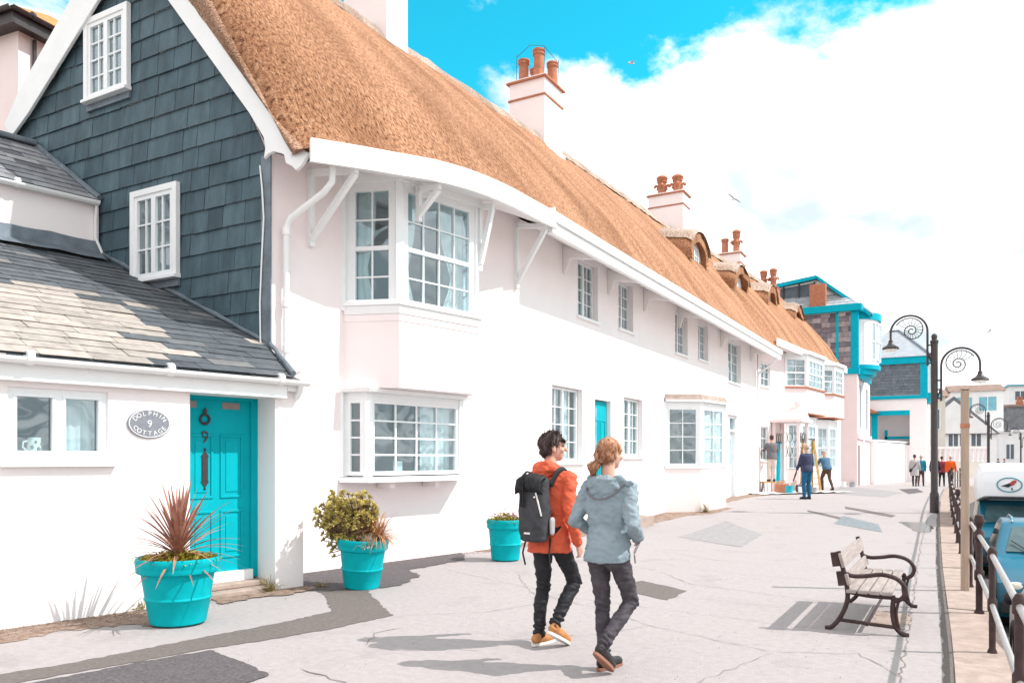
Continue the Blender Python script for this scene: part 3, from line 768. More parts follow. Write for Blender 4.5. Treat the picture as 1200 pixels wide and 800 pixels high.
def chimney(par, x0, x1, y0, y1, z0, z1, pots, m='pink_render', bands=True, label=None):
    f = Fr((x0, y0), (1, 0)); W = x1 - x0; D = y1 - y0      # n = -y : use negative t for depth
    b = B(); b.box(f, 0, W, -D, 0, z0, z1)
    c = bevel(obj('chimney', b, m, par, label), .015)
    if bands:
        b = B()
        for z, o in ((z1 - .55, .03), (z1 - .05, .07)): b.box(f, -o, W + o, -D - o, o, z, z + .05)
        obj('chimney_band', b, 'terracotta' , c)
    b = B(); b.prism([f(-.02, .02, z1 + .002), f(W + .02, .02, z1 + .002), f(W + .02, -D - .02, z1 + .002), f(-.02, -D - .02, z1 + .002)], (0, 0, .05))
    i = len(b.v); b.poly([f(.05, -.05, z1 + .05), f(W - .05, -.05, z1 + .05), f(W * .7, -D * .4, z1 + .16), f(W * .3, -D * .4, z1 + .16)]); b.poly([f(W * .3, -D * .6, z1 + .16), f(W * .3, -D * .4, z1 + .16), f(W * .7, -D * .4, z1 + .16), f(W * .7, -D * .6, z1 + .16)])
    b.poly([f(.05, -.05, z1 + .05), f(W * .3, -D * .4, z1 + .16), f(W * .3, -D * .6, z1 + .16), f(.05, -D + .05, z1 + .05)]); b.poly([f(W - .05, -.05, z1 + .05), f(W - .05, -D + .05, z1 + .05), f(W * .7, -D * .6, z1 + .16), f(W * .7, -D * .4, z1 + .16)])
    obj('flaunching', b, m, c)
    for px, py, h, r, kind in pots:
        b = B(); q = f(W * px, -D * py, z1 + .06)
        b.lathe(q, [(r * 1.05, 0), (r, .06), (r * .92, h * .75), (r * .95, h * .8), (r * 1.12, h * .82), (r * 1.12, h * .88), (r * 1.0, h * .9), (r * 1.15, h * .94), (r * 1.15, h), (r * .85, h), (r * .8, h * .9), (0, h * .88)], 18)
        if kind == 'horned':
            for k in range(5):
                a = k * 2 * math.pi / 5; d = Vector((math.cos(a), math.sin(a), 0))
                b.tube([q + d * r * .8 + Vector((0, 0, h * .55)), q + d * r * 1.4 + Vector((0, 0, h * .62)), q + d * r * 1.75 + Vector((0, 0, h * .5))], r * .34, 8)
            b.ball(q + Vector((0, 0, h * 1.08)), (r * 1.3, r * 1.3, r * .7), 14, 8)
            b.tube([q + Vector((0, 0, h * .98)), q + Vector((0, 0, h * 1.2))], r * .6, 10)
        obj('chimney_pot', b, 'terracotta', c)
    return c
# ------------------------------------------------------------------ low slate-roofed cottage, number 9
LC = thing('low_cottage', 'low white cottage with slate roofs, turquoise door numbered 9 and oval plaque', 'house', (-7.6, 4.03, 0), None)
FL = Fr((-7.6, 4.03), (.197, .980)); FL.len = 3.24
b = B()
wall(b, FL, -4.2, 2.85, -.2, 2.5, [(.06, .95, 1.53, 2.22), (1.80, 2.849, .0, 2.28)], .5)
b.quad(FL(2.85, 0, -.2), FL(3.24, 0, -.2), FL(3.24, 0, 2.5), FL(2.85, 0, 2.5))
b.quad(FL(3.24, 0, -.2), FL(3.24, -1.1, -.2), FL(3.24, -1.1, 2.9), FL(3.24, 0, 2.5))
b.quad(FL(-4.2, 0, -.2), FL(-4.2, -7.6, -.2), FL(-4.2, -7.6, 4.5), FL(-4.2, 0, 2.5))
b.quad(FL(1.7, -.5, -.05), FL(2.95, -.5, -.05), FL(2.95, -.5, 2.4), FL(1.7, -.5, 2.4))       # back of the porch recess
b.quad(FL(-4.2, -.02, 2.44), FL(3.1, -.02, 2.44), FL(2.8, -4.4, 2.5), FL(-4.2, -4.4, 2.5))
b.quad(FL(-4.1, -3, 0), FL(1.6, -3, 0), FL(1.6, -3, 2.4), FL(-4.1, -3, 2.4)); b.quad(FL(-4.1, -3, .02), FL(1.7, -3, .02), FL(1.7, -.05, .02), FL(-4.1, -.05, .02))
b.quad(FL(1.7, -3, 0), FL(1.7, -.05, 0), FL(1.7, -.05, 2.4), FL(1.7, -3, 2.4))
b.quad(FL(-4.1, -4.44, 4.3), FL(2.64, -4.44, 4.3), FL(2.64, -4.44, 5.5), FL(-4.1, -4.44, 5.5))  # upper storey, set back
b.quad(FL(2.64, -4.44, 4.3), FL(2.64, -7.6, 4.3), FL(2.64, -6.1, 6.6), FL(2.64, -4.44, 5.5)); b.quad(FL(-4.1, -4.44, 4.3), FL(-4.1, -7.6, 4.3), FL(-4.1, -6.1, 6.6), FL(-4.1, -4.44, 5.5))
obj('wall', b, 'white_render', LC, fix=False)
w = window(LC, FL, .06, .95, 1.53, 2.22, 1, 1, t=-.03, fw=.07, mull=[.5], sill=.05, sillo=.07, silw=.07)
b = B()
for q in ((.115, .475), (.535, .895)):
    for z0, z1, a, c in ((1.60, 1.63, *q), (2.135, 2.165, *q)): b.box(FL, a, c, -.075, -.018, z0, z1)
    for a, c in ((q[0], q[0] + .03), (q[1] - .03, q[1])): b.box(FL, a, c, -.075, -.018, 1.63, 2.135)
bevel(obj('casement', b, 'window_paint', w), .004)
obj('curtain', curtain_mesh(FL, .56, .90, 1.6, 2.2, -.2, 4, .012), 'curtain', w)
b = B(); b.box(FL, .0, 1.0, -.32, -.09, 1.50, 1.585); obj('inner_sill', b, 'window_paint', w)
# door in its recess
d = door_leaf(LC, FL, 1.90, 2.76, .24, 2.24, -.40, 'turquoise_paint')
for a, c in ((1.93, 2.08), (2.40, 2.62)):
    b = B(); b.box(FL, a, c, -.40, -.394, 2.14, 2.215); obj('door_light', b, 'room', d)
b = B(); c = FL(2.18, -.385, 2.06)
b.tube([c + FL.u * .055 * math.cos(k / 16 * 2 * math.pi) + Vector((0, 0, .055 * math.sin(k / 16 * 2 * math.pi) - .05)) for k in range(16)], .014, 8, closed=True)
b.prism([c + FL.u * x + Vector((0, 0, z)) for x, z in ((-.028, .03), (.028, .03), (0, .085))], FL.n * .02); b.ball(c + Vector((0, 0, -.10)), .02); b.ball(c + Vector((0, 0, .01)), .022)
obj('knocker', b, 'black_iron', d)
def put_text(tb, fr, s, t, z):
    r = B(); r.v = [fr(s + v.x, t + v.z, z + v.y) for v in tb.v]; r.f = tb.f; r.sm = tb.sm; r.mi = tb.mi; r.tone = tb.tone; return r
obj('door_number', put_text(text_mesh('9', .20, .012), FL, 2.18, -.392, 1.80), 'black_iron', d)
b = B(); b.box(FL, 1.80, 1.90, -.47, -.37, .14, 2.28); b.box(FL, 2.76, 2.845, -.47, -.37, .14, 2.28); b.box(FL, 1.90, 2.76, -.47, -.37, 2.24, 2.28)
obj('door_frame', b, 'turquoise_paint', LC)
b = B(); b.box(FL, 1.90, 2.76, -.47, -.33, .12, .24); obj('threshold', b, 'white_paint', LC)
b = B(); b.prism([FL(1.82, .0, -.05), FL(2.845, .0, -.05), FL(2.845, .0, .06), FL(1.82, .0, .06)], FL.n * -.37); b.prism([FL(1.82, -.16, .061), FL(2.845, -.16, .061), FL(2.845, -.16, .125), FL(1.82, -.16, .125)], FL.n * -.2)
bevel(obj('doorstep', b, 'kerb_stone', LC), .015)
# eaves board and gutter
b = B(); b.box(FL, -4.2, 2.95, .003, .10, 2.27, 2.45); bevel(obj('fascia', b, 'white_paint', LC), .006)
def gutter(par, a, c, r=.06, brk=1.05, m='white_paint'):
    """half-round gutter from a to c with unions"""
    a, c = Vector(a), Vector(c); d = (c - a).normalized(); x = d.cross(Vector((0, 0, 1))).normalized(); b = B(); n = 10
    L = []
    for p in (a, c):
        L.append([b.V(p + x * r * math.cos(math.pi * (1 + k / n)) + Vector((0, 0, r * math.sin(math.pi * (1 + k / n))))) for k in range(n + 1)] + [b.V(p + x * (r - .006) * math.cos(math.pi * (1 + k / n)) + Vector((0, 0, (r - .006) * math.sin(math.pi * (1 + k / n))))) for k in range(n, -1, -1)])
    k = len(L[0])
    for i in range(k): b.F((L[0][i], L[0][(i + 1) % k], L[1][(i + 1) % k], L[1][i]), True)
    b.F(L[0][::-1]); b.F(L[1])
    t = .45
    while t < (c - a).length:
        q = a + d * t
        b.tube([q - d * .03, q + d * .03], r + .010, 14); t += brk * 1.25
    return obj('gutter', b, m, par, sharp=40)
gutter(LC, FL(-4.2, .165, 2.48), FL(3.2, .165, 2.48))
b = B(); b.tube([FL(3.1, .165, 2.44), FL(3.12, .10, 2.36), FL(3.12, .04, 2.28)], .035, 10); b.box(FL, 2.96, 3.2, .004, .09, 2.36, 2.44); obj('gutter_outlet', b, 'white_paint', LC)
# main roof slope
tan = .46; ca = 1 / math.hypot(1, tan); sa_ = tan * ca
def roof_plane(fr, s, t0, z0, tan):
    ca = 1 / math.hypot(1, tan); return fr(s, t0, z0), fr.u, fr.n * -ca + Vector((0, 0, tan * ca))
O, ex, ey = roof_plane(FL, 0, .17, 2.50, tan)
H = lambda t: (.17 - t) / ca
reg = [(-4.2, 0), (3.0, 0), (3.36, H(-.94)), (2.66, H(-4.44)), (-4.2, H(-4.44))]
def tn(rn, x, y): return min(1, max(0, rn.gauss(.42, .16) + (.35 if rn.random() < .05 else 0)))
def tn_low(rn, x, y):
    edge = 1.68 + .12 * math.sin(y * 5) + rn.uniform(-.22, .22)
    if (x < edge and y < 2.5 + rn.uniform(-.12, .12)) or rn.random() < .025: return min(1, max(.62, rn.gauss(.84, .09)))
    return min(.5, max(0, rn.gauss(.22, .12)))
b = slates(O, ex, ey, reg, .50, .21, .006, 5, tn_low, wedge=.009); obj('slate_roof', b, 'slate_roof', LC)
b = B(); b.poly([O + ex * p[0] + ey * p[1] for p in reg]); obj('roof_deck', b, 'lead', LC)
# lead flashings
b = B(); rn = random.Random(4)
P = [FL(3.02, .16, 2.53), FL(3.40, -.94, 3.03), FL(2.70, -4.44, 4.66)]
pts = [P[0].lerp(P[1], k / 4) for k in range(4)] + [P[1].lerp(P[2], k / 14) for k in range(15)]
b.tube([p + Vector((rn.uniform(-.006, .006), -.03, .035 + rn.uniform(-.006, .006))) for p in pts], [.03 * rn.uniform(.8, 1.2) for p in pts], 7)
obj('flashing', b, 'lead', LC)
b = B(); n = 40; L = []
for k in range(n + 1):
    s = lerp(-4.2, 2.64, k / n); o = rn.uniform(-.012, .012); L.append((b.V(FL(s, -4.40, 4.86 + o)), b.V(FL(s, -4.385, 4.68)), b.V(FL(s, -4.10, 4.545 + o))))
for p, q in zip(L, L[1:]): b.F((p[0], p[1], q[1], q[0])); b.F((p[1], p[2], q[2], q[1]))
obj('flashing', b, 'lead', LC)
# upper wing: gutter, slates, ridge
gutter(LC, FL(-4.2, -4.33, 5.44), FL(2.60, -4.33, 5.44), .06)
b = B(); b.tube([FL(2.58, -4.36, 5.38), FL(2.58, -4.40, 5.2), FL(2.58, -4.40, 4.9), FL(2.70, -4.38, 4.62), FL(2.95, -3.6, 4.36)], .022, 8); obj('downpipe', b, 'white_paint', LC)
O, ex, ey = roof_plane(FL, 0, -4.36, 5.46, .68); c2 = math.hypot(1, .68)
reg = [(-4.2, 0), (2.6, 0), (2.28, 1.72 * c2), (-4.2, 1.72 * c2)]
b = slates(O, ex, ey, reg, .40, .21, .006, 8, tn, wedge=.010); obj('slate_roof', b, 'slate_lichen', LC)
b = B(); b.poly([O + ex * p[0] + ey * p[1] for p in reg]); b.poly([O + ex * p[0] + ey * p[1] for p in reg[2:]] + [FL(-4.2, -7.8, 5.46), FL(2.6, -7.8, 5.46)]); obj('roof_deck', b, 'lead', LC)
q = O + ey * 1.72 * c2
b = B(); b.beam(q + ex * -4.2 + Vector((0, 0, .03)), q + ex * 2.32 + Vector((0, 0, .03)), .28, .09); bevel(obj('ridge_capping', b, 'lead', LC), .03)
b = B(); pts = [O + ex * lerp(2.62, 2.30, k / 10) + ey * lerp(.0, 1.72 * c2, k / 10) for k in range(11)]
b.tube([p + Vector((rn.uniform(-.01, .01), 0, .05)) for p in pts], .045, 7); obj('flashing', b, 'lead', LC)
# the rest of the lettering plate, door furniture
b = B(); b.box(FL, 2.145, 2.215, -.40, -.38, 1.30, 1.58)
for sg, z in ((1, 1.58), (-1, 1.30)):
    b.prism([FL(2.13, -.40, z + sg * .002), FL(2.23, -.40, z + sg * .002), FL(2.18, -.40, z + sg * .075)], FL.n * .018); b.ball(FL(2.18, -.39, z + sg * .085), .016)
obj('letter_plate', b, 'black_iron', d)
# plaque
c = FL(1.355, 0, 1.92)
b = B(); A_, C_ = .225, .152; n = 48
def oval(sc, t): return [FL(1.355 + A_ * sc * math.cos(k / n * 2 * math.pi), t, 1.92 + C_ * sc * math.sin(k / n * 2 * math.pi)) for k in range(n)]
b.prism(oval(1, .002), FL.n * .018)
PQ = tag(bevel(obj('name_plaque', b, 'plaque', base=c), .004), 'oval grey plaque reading DOLPHIN 9 COTTAGE on the white wall beside the turquoise door', 'plaque')
b = B(); b.tube(oval(.93, .020), .0055, 6, closed=True); obj('rim', b, 'letters', PQ)
b = B()
def arc_text(txt, a0, a1, up):
    for k, ch in enumerate(txt):
        a = rad(lerp(a0, a1, k / (len(txt) - 1))); tb = text_mesh(ch, .066, .006)
        px, pz = A_ * .74 * math.cos(a), C_ * .68 * math.sin(a)
        # tangent of the oval
        th = math.atan2(C_ * math.cos(a), -A_ * math.sin(a)) if up else math.atan2(-C_ * math.cos(a), A_ * math.sin(a))
        if up: th += math.pi; th = math.atan2(math.sin(th), math.cos(th))
        else: th += math.pi
        ct, st = math.cos(th), math.sin(th)
        r = B(); r.v = [FL(1.355 + px + v.x * ct - v.y * st, .022 + v.z, 1.92 + pz + v.x * st + v.y * ct) for v in tb.v]; r.f = tb.f; r.sm = tb.sm; r.mi = tb.mi; r.tone = tb.tone
        b.add(r)
arc_text('DOLPHIN', 152, 28, True)
arc_text('COTTAGE', 208, 332, False)
b.add(put_text(text_mesh('9', .105, .006), FL, 1.355, .022, 1.915))
obj('lettering', b, 'letters', PQ)
# jug on the inner sill
q = FL(.335, -.16, 1.586)
b = B(); b.lathe(q, [(.045, 0), (.06, .01), (.062, .06), (.056, .13), (.058, .17), (.054, .172), (.05, .16), (.05, .02), (0, .018)], 20)
b.tube([q + FL.u * -.055 + Vector((0, 0, .14)), q + FL.u * -.095 + Vector((0, 0, .13)), q + FL.u * -.10 + Vector((0, 0, .08)), q + FL.u * -.06 + Vector((0, 0, .04))], .009, 8)
JG = tag(obj('jug', b, 'ceramic', base=q), 'cream jug with green leaf pattern on the window sill behind the low cottage window', 'jug')
b = B()
for a, z, r in ((-.6, .08, .02), (.3, .06, .024), (-.1, .13, .015), (.9, .11, .017)):
    nn = FL.n * math.cos(a) + FL.u * math.sin(a); b.ball(q + nn * .0605 + Vector((0, 0, z)), (.006 + r * .5, .006 + r * .5, r), 10, 6)
obj('leaf_pattern', b, 'jug_paint', JG)

# ------------------------------------------------------------------ the long white cottage
FR = Fr((-7.1, 0), (0, 1))      # s = world y
def terrace(y0, y1, label, loc, m, holes, fr=FR, ztop=6.03, group='thatched cottages along the promenade'):
    t = thing('thatched_cottage', label, 'house', loc, group)
    b = B(); wall(b, fr, y0, y1, -.25, ztop, holes, .22)
    p0, p1 = fr(y0, 0, 0), fr(y1, 0, 0)
    for p in (p0, p1): b.quad((p.x, p.y, -.2), (-13.9, p.y, -.2), (-13.9, p.y, 6.7), (p.x, p.y, ztop))
    b.quad((-13.9, y0, -.2), (-13.9, y1, -.2), (-13.9, y1, 6.7), (-13.9, y0, 6.7))
    b.quad((p0.x, p0.y, 3.55), (p1.x, p1.y, 3.55), (-13.9, p1.y, 3.55), (-13.9, p0.y, 3.55)); b.quad((p0.x, p0.y, ztop), (p1.x, p1.y, ztop), (-13.9, p1.y, ztop), (-13.9, p0.y, ztop))
    b.quad((p0.x, p0.y, .02), (p1.x, p1.y, .02), (-13.9, p1.y, .02), (-13.9, p0.y, .02))
    obj('wall', b, m, t, fix=False)
    return t
HB = [(15.5, 16.6, 4.63, 5.87), (17.85, 18.82, 4.70, 5.86), (14.28, 15.75, 1.50, 3.05), (18.18, 19.50, 1.62, 3.07), (16.42, 17.36, .75, 2.90)]
HC = [(22.2, 23.4, 4.63, 5.85), (24.5, 25.65, 4.70, 5.86), (28.2, 30.1, 4.32, 5.80), (21.5, 24.9, 1.42, 2.98), (28.38, 29.3, .12, 3.10)]
H2 = terrace(12.6, 21., 'long white thatched cottage with a turquoise door between two ground floor windows', (-7.1, 12.6, 0), 'white_render', HB)
H3 = terrace(21., 32.8, 'white thatched cottage with a rounded ground floor bay window and pale door near its drainpipe', (-7.1, 21, 0), 'white_render', HC)
for t, hs in ((H2, HB[:4]), (H3, HC[:3])):
    for k, (a, c, e, g) in enumerate(hs):
        big = e < 4
        window(t, FR, a + .015, c - .015, e + .01, g - .01, 4, 4 if not big else 4, t=-.12, fw=.05, bw=.02, mull=[.5], sill=.07, sillo=.06, silw=.06, curtain=[(.04, .26, 'curtain', .25), (.96, .74, 'curtain', .25)])
d = door_leaf(H2, FR, 16.44, 17.34, .75, 2.88, -.10, 'turquoise_paint', label='turquoise door with pale glazed strip')
b = B(); b.box(FR, 16.50, 16.72, -.10, -.085, 1.75, 2.72); obj('door_light', b, 'glass', d)
b = B()
for k in range(3): b.box(FR, 16.2 - .12 * (2 - k), 17.55 + .12 * (2 - k), -.1, .30 * (3 - k), .25 * k - .05, .25 * (k + 1) - .003 * k)
bevel(obj('doorstep', b, 'kerb_stone', H2), .012)
# flat eaves with box gutter
for t, y0, y1, first in ((H2, 12.6, 21., True), (H3, 21., 32.9, False)):
    b = B(); b.box(FR, y0 - (.14 if first else 0), y1, .83, .92, 5.50, 5.845)
    o = bevel(obj('fascia', b, 'white_paint', t), .006)
    b = B(); b.box(FR, y0 - (.14 if first else 0), y1, .925, .965, 5.70, 5.875)
    if first: b.box(FR, y0 - .18, y0 - .143, .80, .97, 5.66, 5.93)
    obj('gutter', b, 'white_paint', t)
    b = B(); b.quad(FR(y0, -.0, 5.98), FR(y1, -.0, 5.98), FR(y1, .86, 5.515), FR(y0, .86, 5.515)); obj('soffit', b, 'soffit_paint', t, fix=False)
for t, ys in ((H2, (14.8, 17.2, 19.6)), (H3, (22.5, 27.2, 31.6))):
    for y in ys:
        b = B(); b.prism([FR(y - .035, .002, 5.36), FR(y - .035, .06, 5.36), FR(y - .035, .16, 5.66), FR(y - .035, .76, 5.555), FR(y - .035, .002, 5.95)], (0, .07, 0))
        bevel(obj('eaves_bracket', b, 'soffit_paint', t), .01)
roof_mesh(12.6, 21., H2); roof_mesh(21., 32.95, H3)
chimney(H2, -11.35, -10.2, 12.93, 13.65, 9.0, 13.6, [(.5, .3, .8, .15, 'plain'), (.5, .7, .8, .15, 'plain')], bands=False)
chimney(H2, -11.35, -10.2, 20.05, 21.2, 9.2, 12.4, [(.28, .25, .66, .15, 'plain'), (.72, .22, .82, .16, 'plain'), (.85, .72, .66, .15, 'plain'), (.35, .75, .62, .15, 'plain')])
b = B(); b.quad((-11.42, 20.0, 10.35), (-10.13, 20.0, 10.35), (-10.05, 21.25, 10.5), (-10.05, 20.0, 10.12)); 
b = B(); b.beam((-11.4, 20.02, 10.75), (-10.16, 20.02, 10.30), .05, .16); b.beam((-10.16, 20.0, 10.36), (-10.16, 21.25, 10.40), .06, .16); obj('flashing', b, 'white_paint', H2)
b = B()
for px, py in ((-11.2, 20.2), (-10.3, 20.2), (-10.3, 21.1)): b.tube([(px, py, 12.5), (px + .02, py, 13.3)], .008, 5)
b.tube([(-11.18, 20.2, 13.2), (-10.8, 20.3, 13.5), (-10.3, 20.2, 13.3), (-10.28, 21.1, 13.2)], .008, 5); obj('wire_guard', b, 'black_iron', H2)
chimney(H3, -11.4, -9.9, 32.0, 32.9, 9.2, 12.6, [(.30, .5, .68, .19, 'horned'), (.75, .5, .62, .19, 'horned')], label='chimney with two lobed terracotta pots')
# bay with rendered base and little roof
BP = [(-7.1, 21.25), (-6.24, 21.85), (-5.98, 23.5), (-7.1, 25.1)]
def smoothbay(P):
    return P
o, ring = bay(H3, BP, 0, (-.05, 1.36, 2.98, 3.14), [(2, 4, .10, [(.05, .45, 'curtain_brown', None)]), (2, 4, .16, [(.9, .6, 'curtain', None)]), (2, 4, .1)], 'pink_render', trans=False, label='rendered bay with white sashes and a stained flat top')
ring(.03, 1.30, 1.37, 'white_paint', 'sill'); ring(.10, 3.14, 3.20, 'white_paint', 'cornice'); ring(.06, 3.20, 3.36, 'kerb_stone', 'bay_roof', -.02)
d = door_leaf(H3, FR, 28.42, 29.26, .16, 2.55, -.14, 'window_paint', label='pale blue-white door')
b = B(); b.box(FR, 28.55, 29.13, -.14, -.128, 1.35, 2.3); obj('door_light', b, 'glass', d)
b = B(); b.box(FR, 28.38, 28.42, -.2, -.02, .1, 3.1); b.box(FR, 29.26, 29.3, -.2, -.02, .1, 3.1); b.box(FR, 28.42, 29.26, -.2, -.02, 2.55, 2.62); b.box(FR, 28.42, 29.26, -.2, -.02, 3.02, 3.1); b.box(FR, 28.2, 29.5, .003, .10, 3.12, 3.2)
obj('door_frame', b, 'window_paint', H3)
b = B(); b.box(FR, 28.42, 29.26, -.12, -.11, 2.62, 3.02); obj('fanlight', b, 'glass', H3)
b = B(); b.box(FR, 28.1, 29.6, .0, .55, .0, .20); bevel(obj('doorstep', b, 'kerb_stone', H3), .015)
for t, y, top in ((H2, 20.75, 3.4), (H3, 32.6, 5.5)):
    b = B()
    if top > 4: b.tube([FR(y - .4, .86, 5.5), FR(y - .35, .80, 5.35), FR(y - .05, .14, 5.0), FR(y, .07, 4.85), FR(y, .07, .15)], .045, 10)
    else: b.tube([FR(y + .3, .06, 3.45), FR(y + .1, .05, 3.2), FR(y - .1, .04, 1.6), FR(y - .15, .04, .9)], .018, 8)
    for z in (1.2, 2.4, 3.6): 
        if z < top - 1: b.box(FR, y - .07, y + .07, .003, .05, z, z + .04)
    obj('downpipe', b, 'white_paint', t)

# thatched eyebrow dormers
def dormer(par, yc, xf, w, ztop, zb, xback):
    """thick thatch hood with an arched front over a small window"""
    b = B(); uv = []; n = 18; m = 12; th = .30
    rings = []
    for layer in (0, 1):
        for j in range(m + 1):
            k = j / m; x = lerp(xf, xback, k); row = []
            for i in range(n + 1):
                a = math.pi * i / n; ww = w * (1 + .25 * k) - th * layer; hh = (ztop - zb) * (1 + .12 * k) - th * layer
                c = math.cos(a); s = max(0, math.sin(a)) ** .8
                p = Vector((x + .10 * noise.noise(Vector((x * 2, a * 2, yc))), yc + ww * c, zb + hh * s + .25 * k - (.12 if k == 0 else 0)))
                p += Vector((0, 0, .03 * noise.noise(p * 4)))
                row.append(b.V(p)); uv.append((yc + w * a, x * 1.5))
            rings.append(row)
    for lay in (0, 1):
        for j in range(m):
            p, q = rings[lay * (m + 1) + j], rings[lay * (m + 1) + j + 1]
            for i in range(n): b.F((p[i], p[i + 1], q[i + 1], q[i]), True)
    for i in range(n): b.F((rings[0][i], rings[m + 1][i], rings[m + 1][i + 1], rings[0][i + 1]), False)
    d = obj('dormer', b, 'thatch', par, uv=uv, sharp=50)
    f = Fr((xf - .28, yc), (0, 1)); g = B(); L = []
    pts = [f((w - th * .7) * math.cos(math.pi * i / n), 0, zb + (ztop - zb - th * .7) * max(0, math.sin(math.pi * i / n)) ** .8) for i in range(n + 1)]
    g.prism(pts + [f(-w + th, 0, zb - .9), f(w - th, 0, zb - .9)], (-.05, 0, 0)); obj('dormer_cheek', g, 'pink_render', d)
    window(d, f, -.55, .55, zb - .25, zb + (ztop - zb) * .55, 4, 3, t=.05, fw=.05, mull=[.5], sill=.05, sillo=.04, silw=.03)
    # weathered ridge thatch on the crown
    c = B(); uv = []; rr = []
    for j in range(m + 1):
        k = j / m; x = lerp(xf + .06, xback, k); row = []
        for i in range(9):
            a = math.pi * lerp(.12, .84, i / 8); ww = w * (1 + .25 * k) + .02; hh = (ztop - zb) * (1 + .12 * k) + .05 - .03 * abs(i - 4) / 4
            p = Vector((x, yc + ww * math.cos(a), zb + hh * math.sin(a) ** .8 + .25 * k - (.12 if k == 0 else 0))); p += Vector((0, 0, .05 * noise.noise(p * 6)))
            row.append(c.V(p)); uv.append((p.y, x))
        rr.append(row)
    for p, q in zip(rr, rr[1:]):
        for i in range(8): c.F((p[i], p[i + 1], q[i + 1], q[i]), True)
    obj('dormer_ridge', c, 'thatch_old', d, uv=uv, sharp=60)
    return d
dormer(H3, 28.3, -8.1, 1.25, 9.75, 8.6, -10.9)
# sedge ridge capping
def ridge_cap(par, y0, y1):
    b = B(); uv = []; rows = []; n = int((y1 - y0) / .2)
    for j in range(n + 1):
        y = lerp(y0, y1, j / n); x, z = it2(RIDGE, y); row = []
        for i in range(9):
            k = (i - 4) / 4; p = Vector((x + k * .42, y, z + .10 - .46 * abs(k) ** 1.5 + .05 * noise.noise(Vector((y * 3, k, 5))))); row.append(b.V(p)); uv.append((y, k))
        rows.append(row)
    for p, q in zip(rows, rows[1:]):
        for i in range(8): b.F((p[i], q[i], q[i + 1], p[i + 1]), True)
    obj('ridge_capping', b, 'thatch_old', par, uv=uv, sharp=60)
ridge_cap(H1, 7.45, 12.6); ridge_cap(H2, 12.6, 21); ridge_cap(H3, 21, 32.9)

# ------------------------------------------------------------------ the rose cottage with bays
FD = Fr((-7.1, 33), (1.5, 13)); 
HD = [(.3, 1.5, 4.55, 5.55), (.35, 1.25, 1.5, 2.9)]
H4 = thing('thatched_cottage', 'rose pink thatched cottage with two upper bays and a porch, where painters work', 'house', (-7.1, 33, .2), 'thatched cottages along the promenade')
b = B(); wall(b, FD, 0, 13.3, -.2, 6.6, HD, .2)
p0, p1 = FD(0, 0, 0), FD(13.3, 0, 0)
for p in (p0, p1): b.quad((p.x, p.y, -.2), (-13.9, p.y, -.2), (-13.9, p.y, 6.7), (p.x, p.y, 6.6))
b.poly([(p1.x, p1.y, 6.4), (-9.5, p1.y, 11.0), (-13.9, p1.y, 6.7)])
b.quad((-13.9, p0.y, -.2), (-13.9, p1.y, -.2), (-13.9, p1.y, 6.7), (-13.9, p0.y, 6.7))
obj('wall', b, 'rose_render', H4, fix=False)
for (a, c, e, g) in HD: window(H4, FD, a, c, e, g, 2, 3, t=-.06, sill=.06)
for (a, c, z0, z1, zt) in ((3.5, 7.9, 3.62, 4.75, 6.1), (8.2, 11.6, 3.62, 4.75, 6.05)):
    P = [(p.x, p.y) for p in (FD(a, 0, 0), FD(a + .8, .75, 0), FD(c - .8, .75, 0), FD(c, 0, 0))]
    o, ring = bay(H4, P, 0, (z0, z1, zt - .1, zt + .1), [(2, 4, .08, [(.1, .5, 'curtain', .3)]), (4, 4, .2, [(.1, .4, 'curtain', .3), (.9, .6, 'curtain', .3)]), (2, 4, .08)], 'rose_render', label='upper bay window')
    ring(.06, z1 - .06, z1 + .02, 'terracotta', 'sill'); ring(.03, z0 - .05, z0, 'terracotta', 'base_moulding'); ring(.12, zt + .1, zt + .24, 'white_paint', 'cornice')
    g = B()
    P2 = [(p.x, p.y) for p in (FD(a + .3, 0, 0), FD(a + .9, .45, 0), FD(c - .9, .45, 0), FD(c - .3, 0, 0))]
    o, ring = bay(H4, P2, 0, (.1, 1.1, 3.1, 3.5), [(2, 4, .08), (4, 4, .2, [(.1, .35, 'curtain', None)]), (2, 4, .08)], 'rose_render', label='ground floor bay window')
# porch with lattice sides
b = B()
for s in (1.7, 2.9): b.beam(FD(s, 1.1, .15), FD(s, 1.1, 3.1), .12, .12); b.beam(FD(s, .1, .15), FD(s, .1, 3.1), .12, .12)
b.prism([FD(1.5, 0, 3.1), FD(1.5, 1.3, 3.1), FD(3.1, 1.3, 3.1), FD(3.1, 0, 3.1)], (0, 0, .12)); b.prism([FD(1.5, 1.2, 3.22), FD(3.1, 1.2, 3.22), FD(2.3, 1.2, 3.75)], FD.n * -1.2)
b.ball(FD(2.3, .9, 3.9), .14)
p = obj('porch', b, 'rose_render', H4)
b = B()
for e in (.1, 1.1):
    for k in range(4): b.tube([FD(1.78 + .26 * k + .13 + .10 * math.cos(q / 12 * 2 * math.pi), e, 2.45 + .22 * math.sin(q / 12 * 2 * math.pi)) for q in range(12)], .010, 6, closed=True)
for k in range(5):
    b.tube([FD(2.9, .2 + .2 * k + .09 * math.cos(q / 12 * 2 * math.pi), 2.5 + .22 * math.sin(q / 12 * 2 * math.pi)) for q in range(12)], .010, 6, closed=True)
    b.tube([FD(2.9, .2 + .2 * k + .09 * math.cos(q / 12 * 2 * math.pi), 1.9 + .22 * math.sin(q / 12 * 2 * math.pi)) for q in range(12)], .010, 6, closed=True)
obj('porch_lattice', b, 'black_iron', p)
b = B(); b.box(FD, 1.85, 2.75, .0, .05, .2, 2.3); obj('door', b, 'turquoise_trim', H4)
roof_mesh(32.95, 46.5, H4, step=.3)
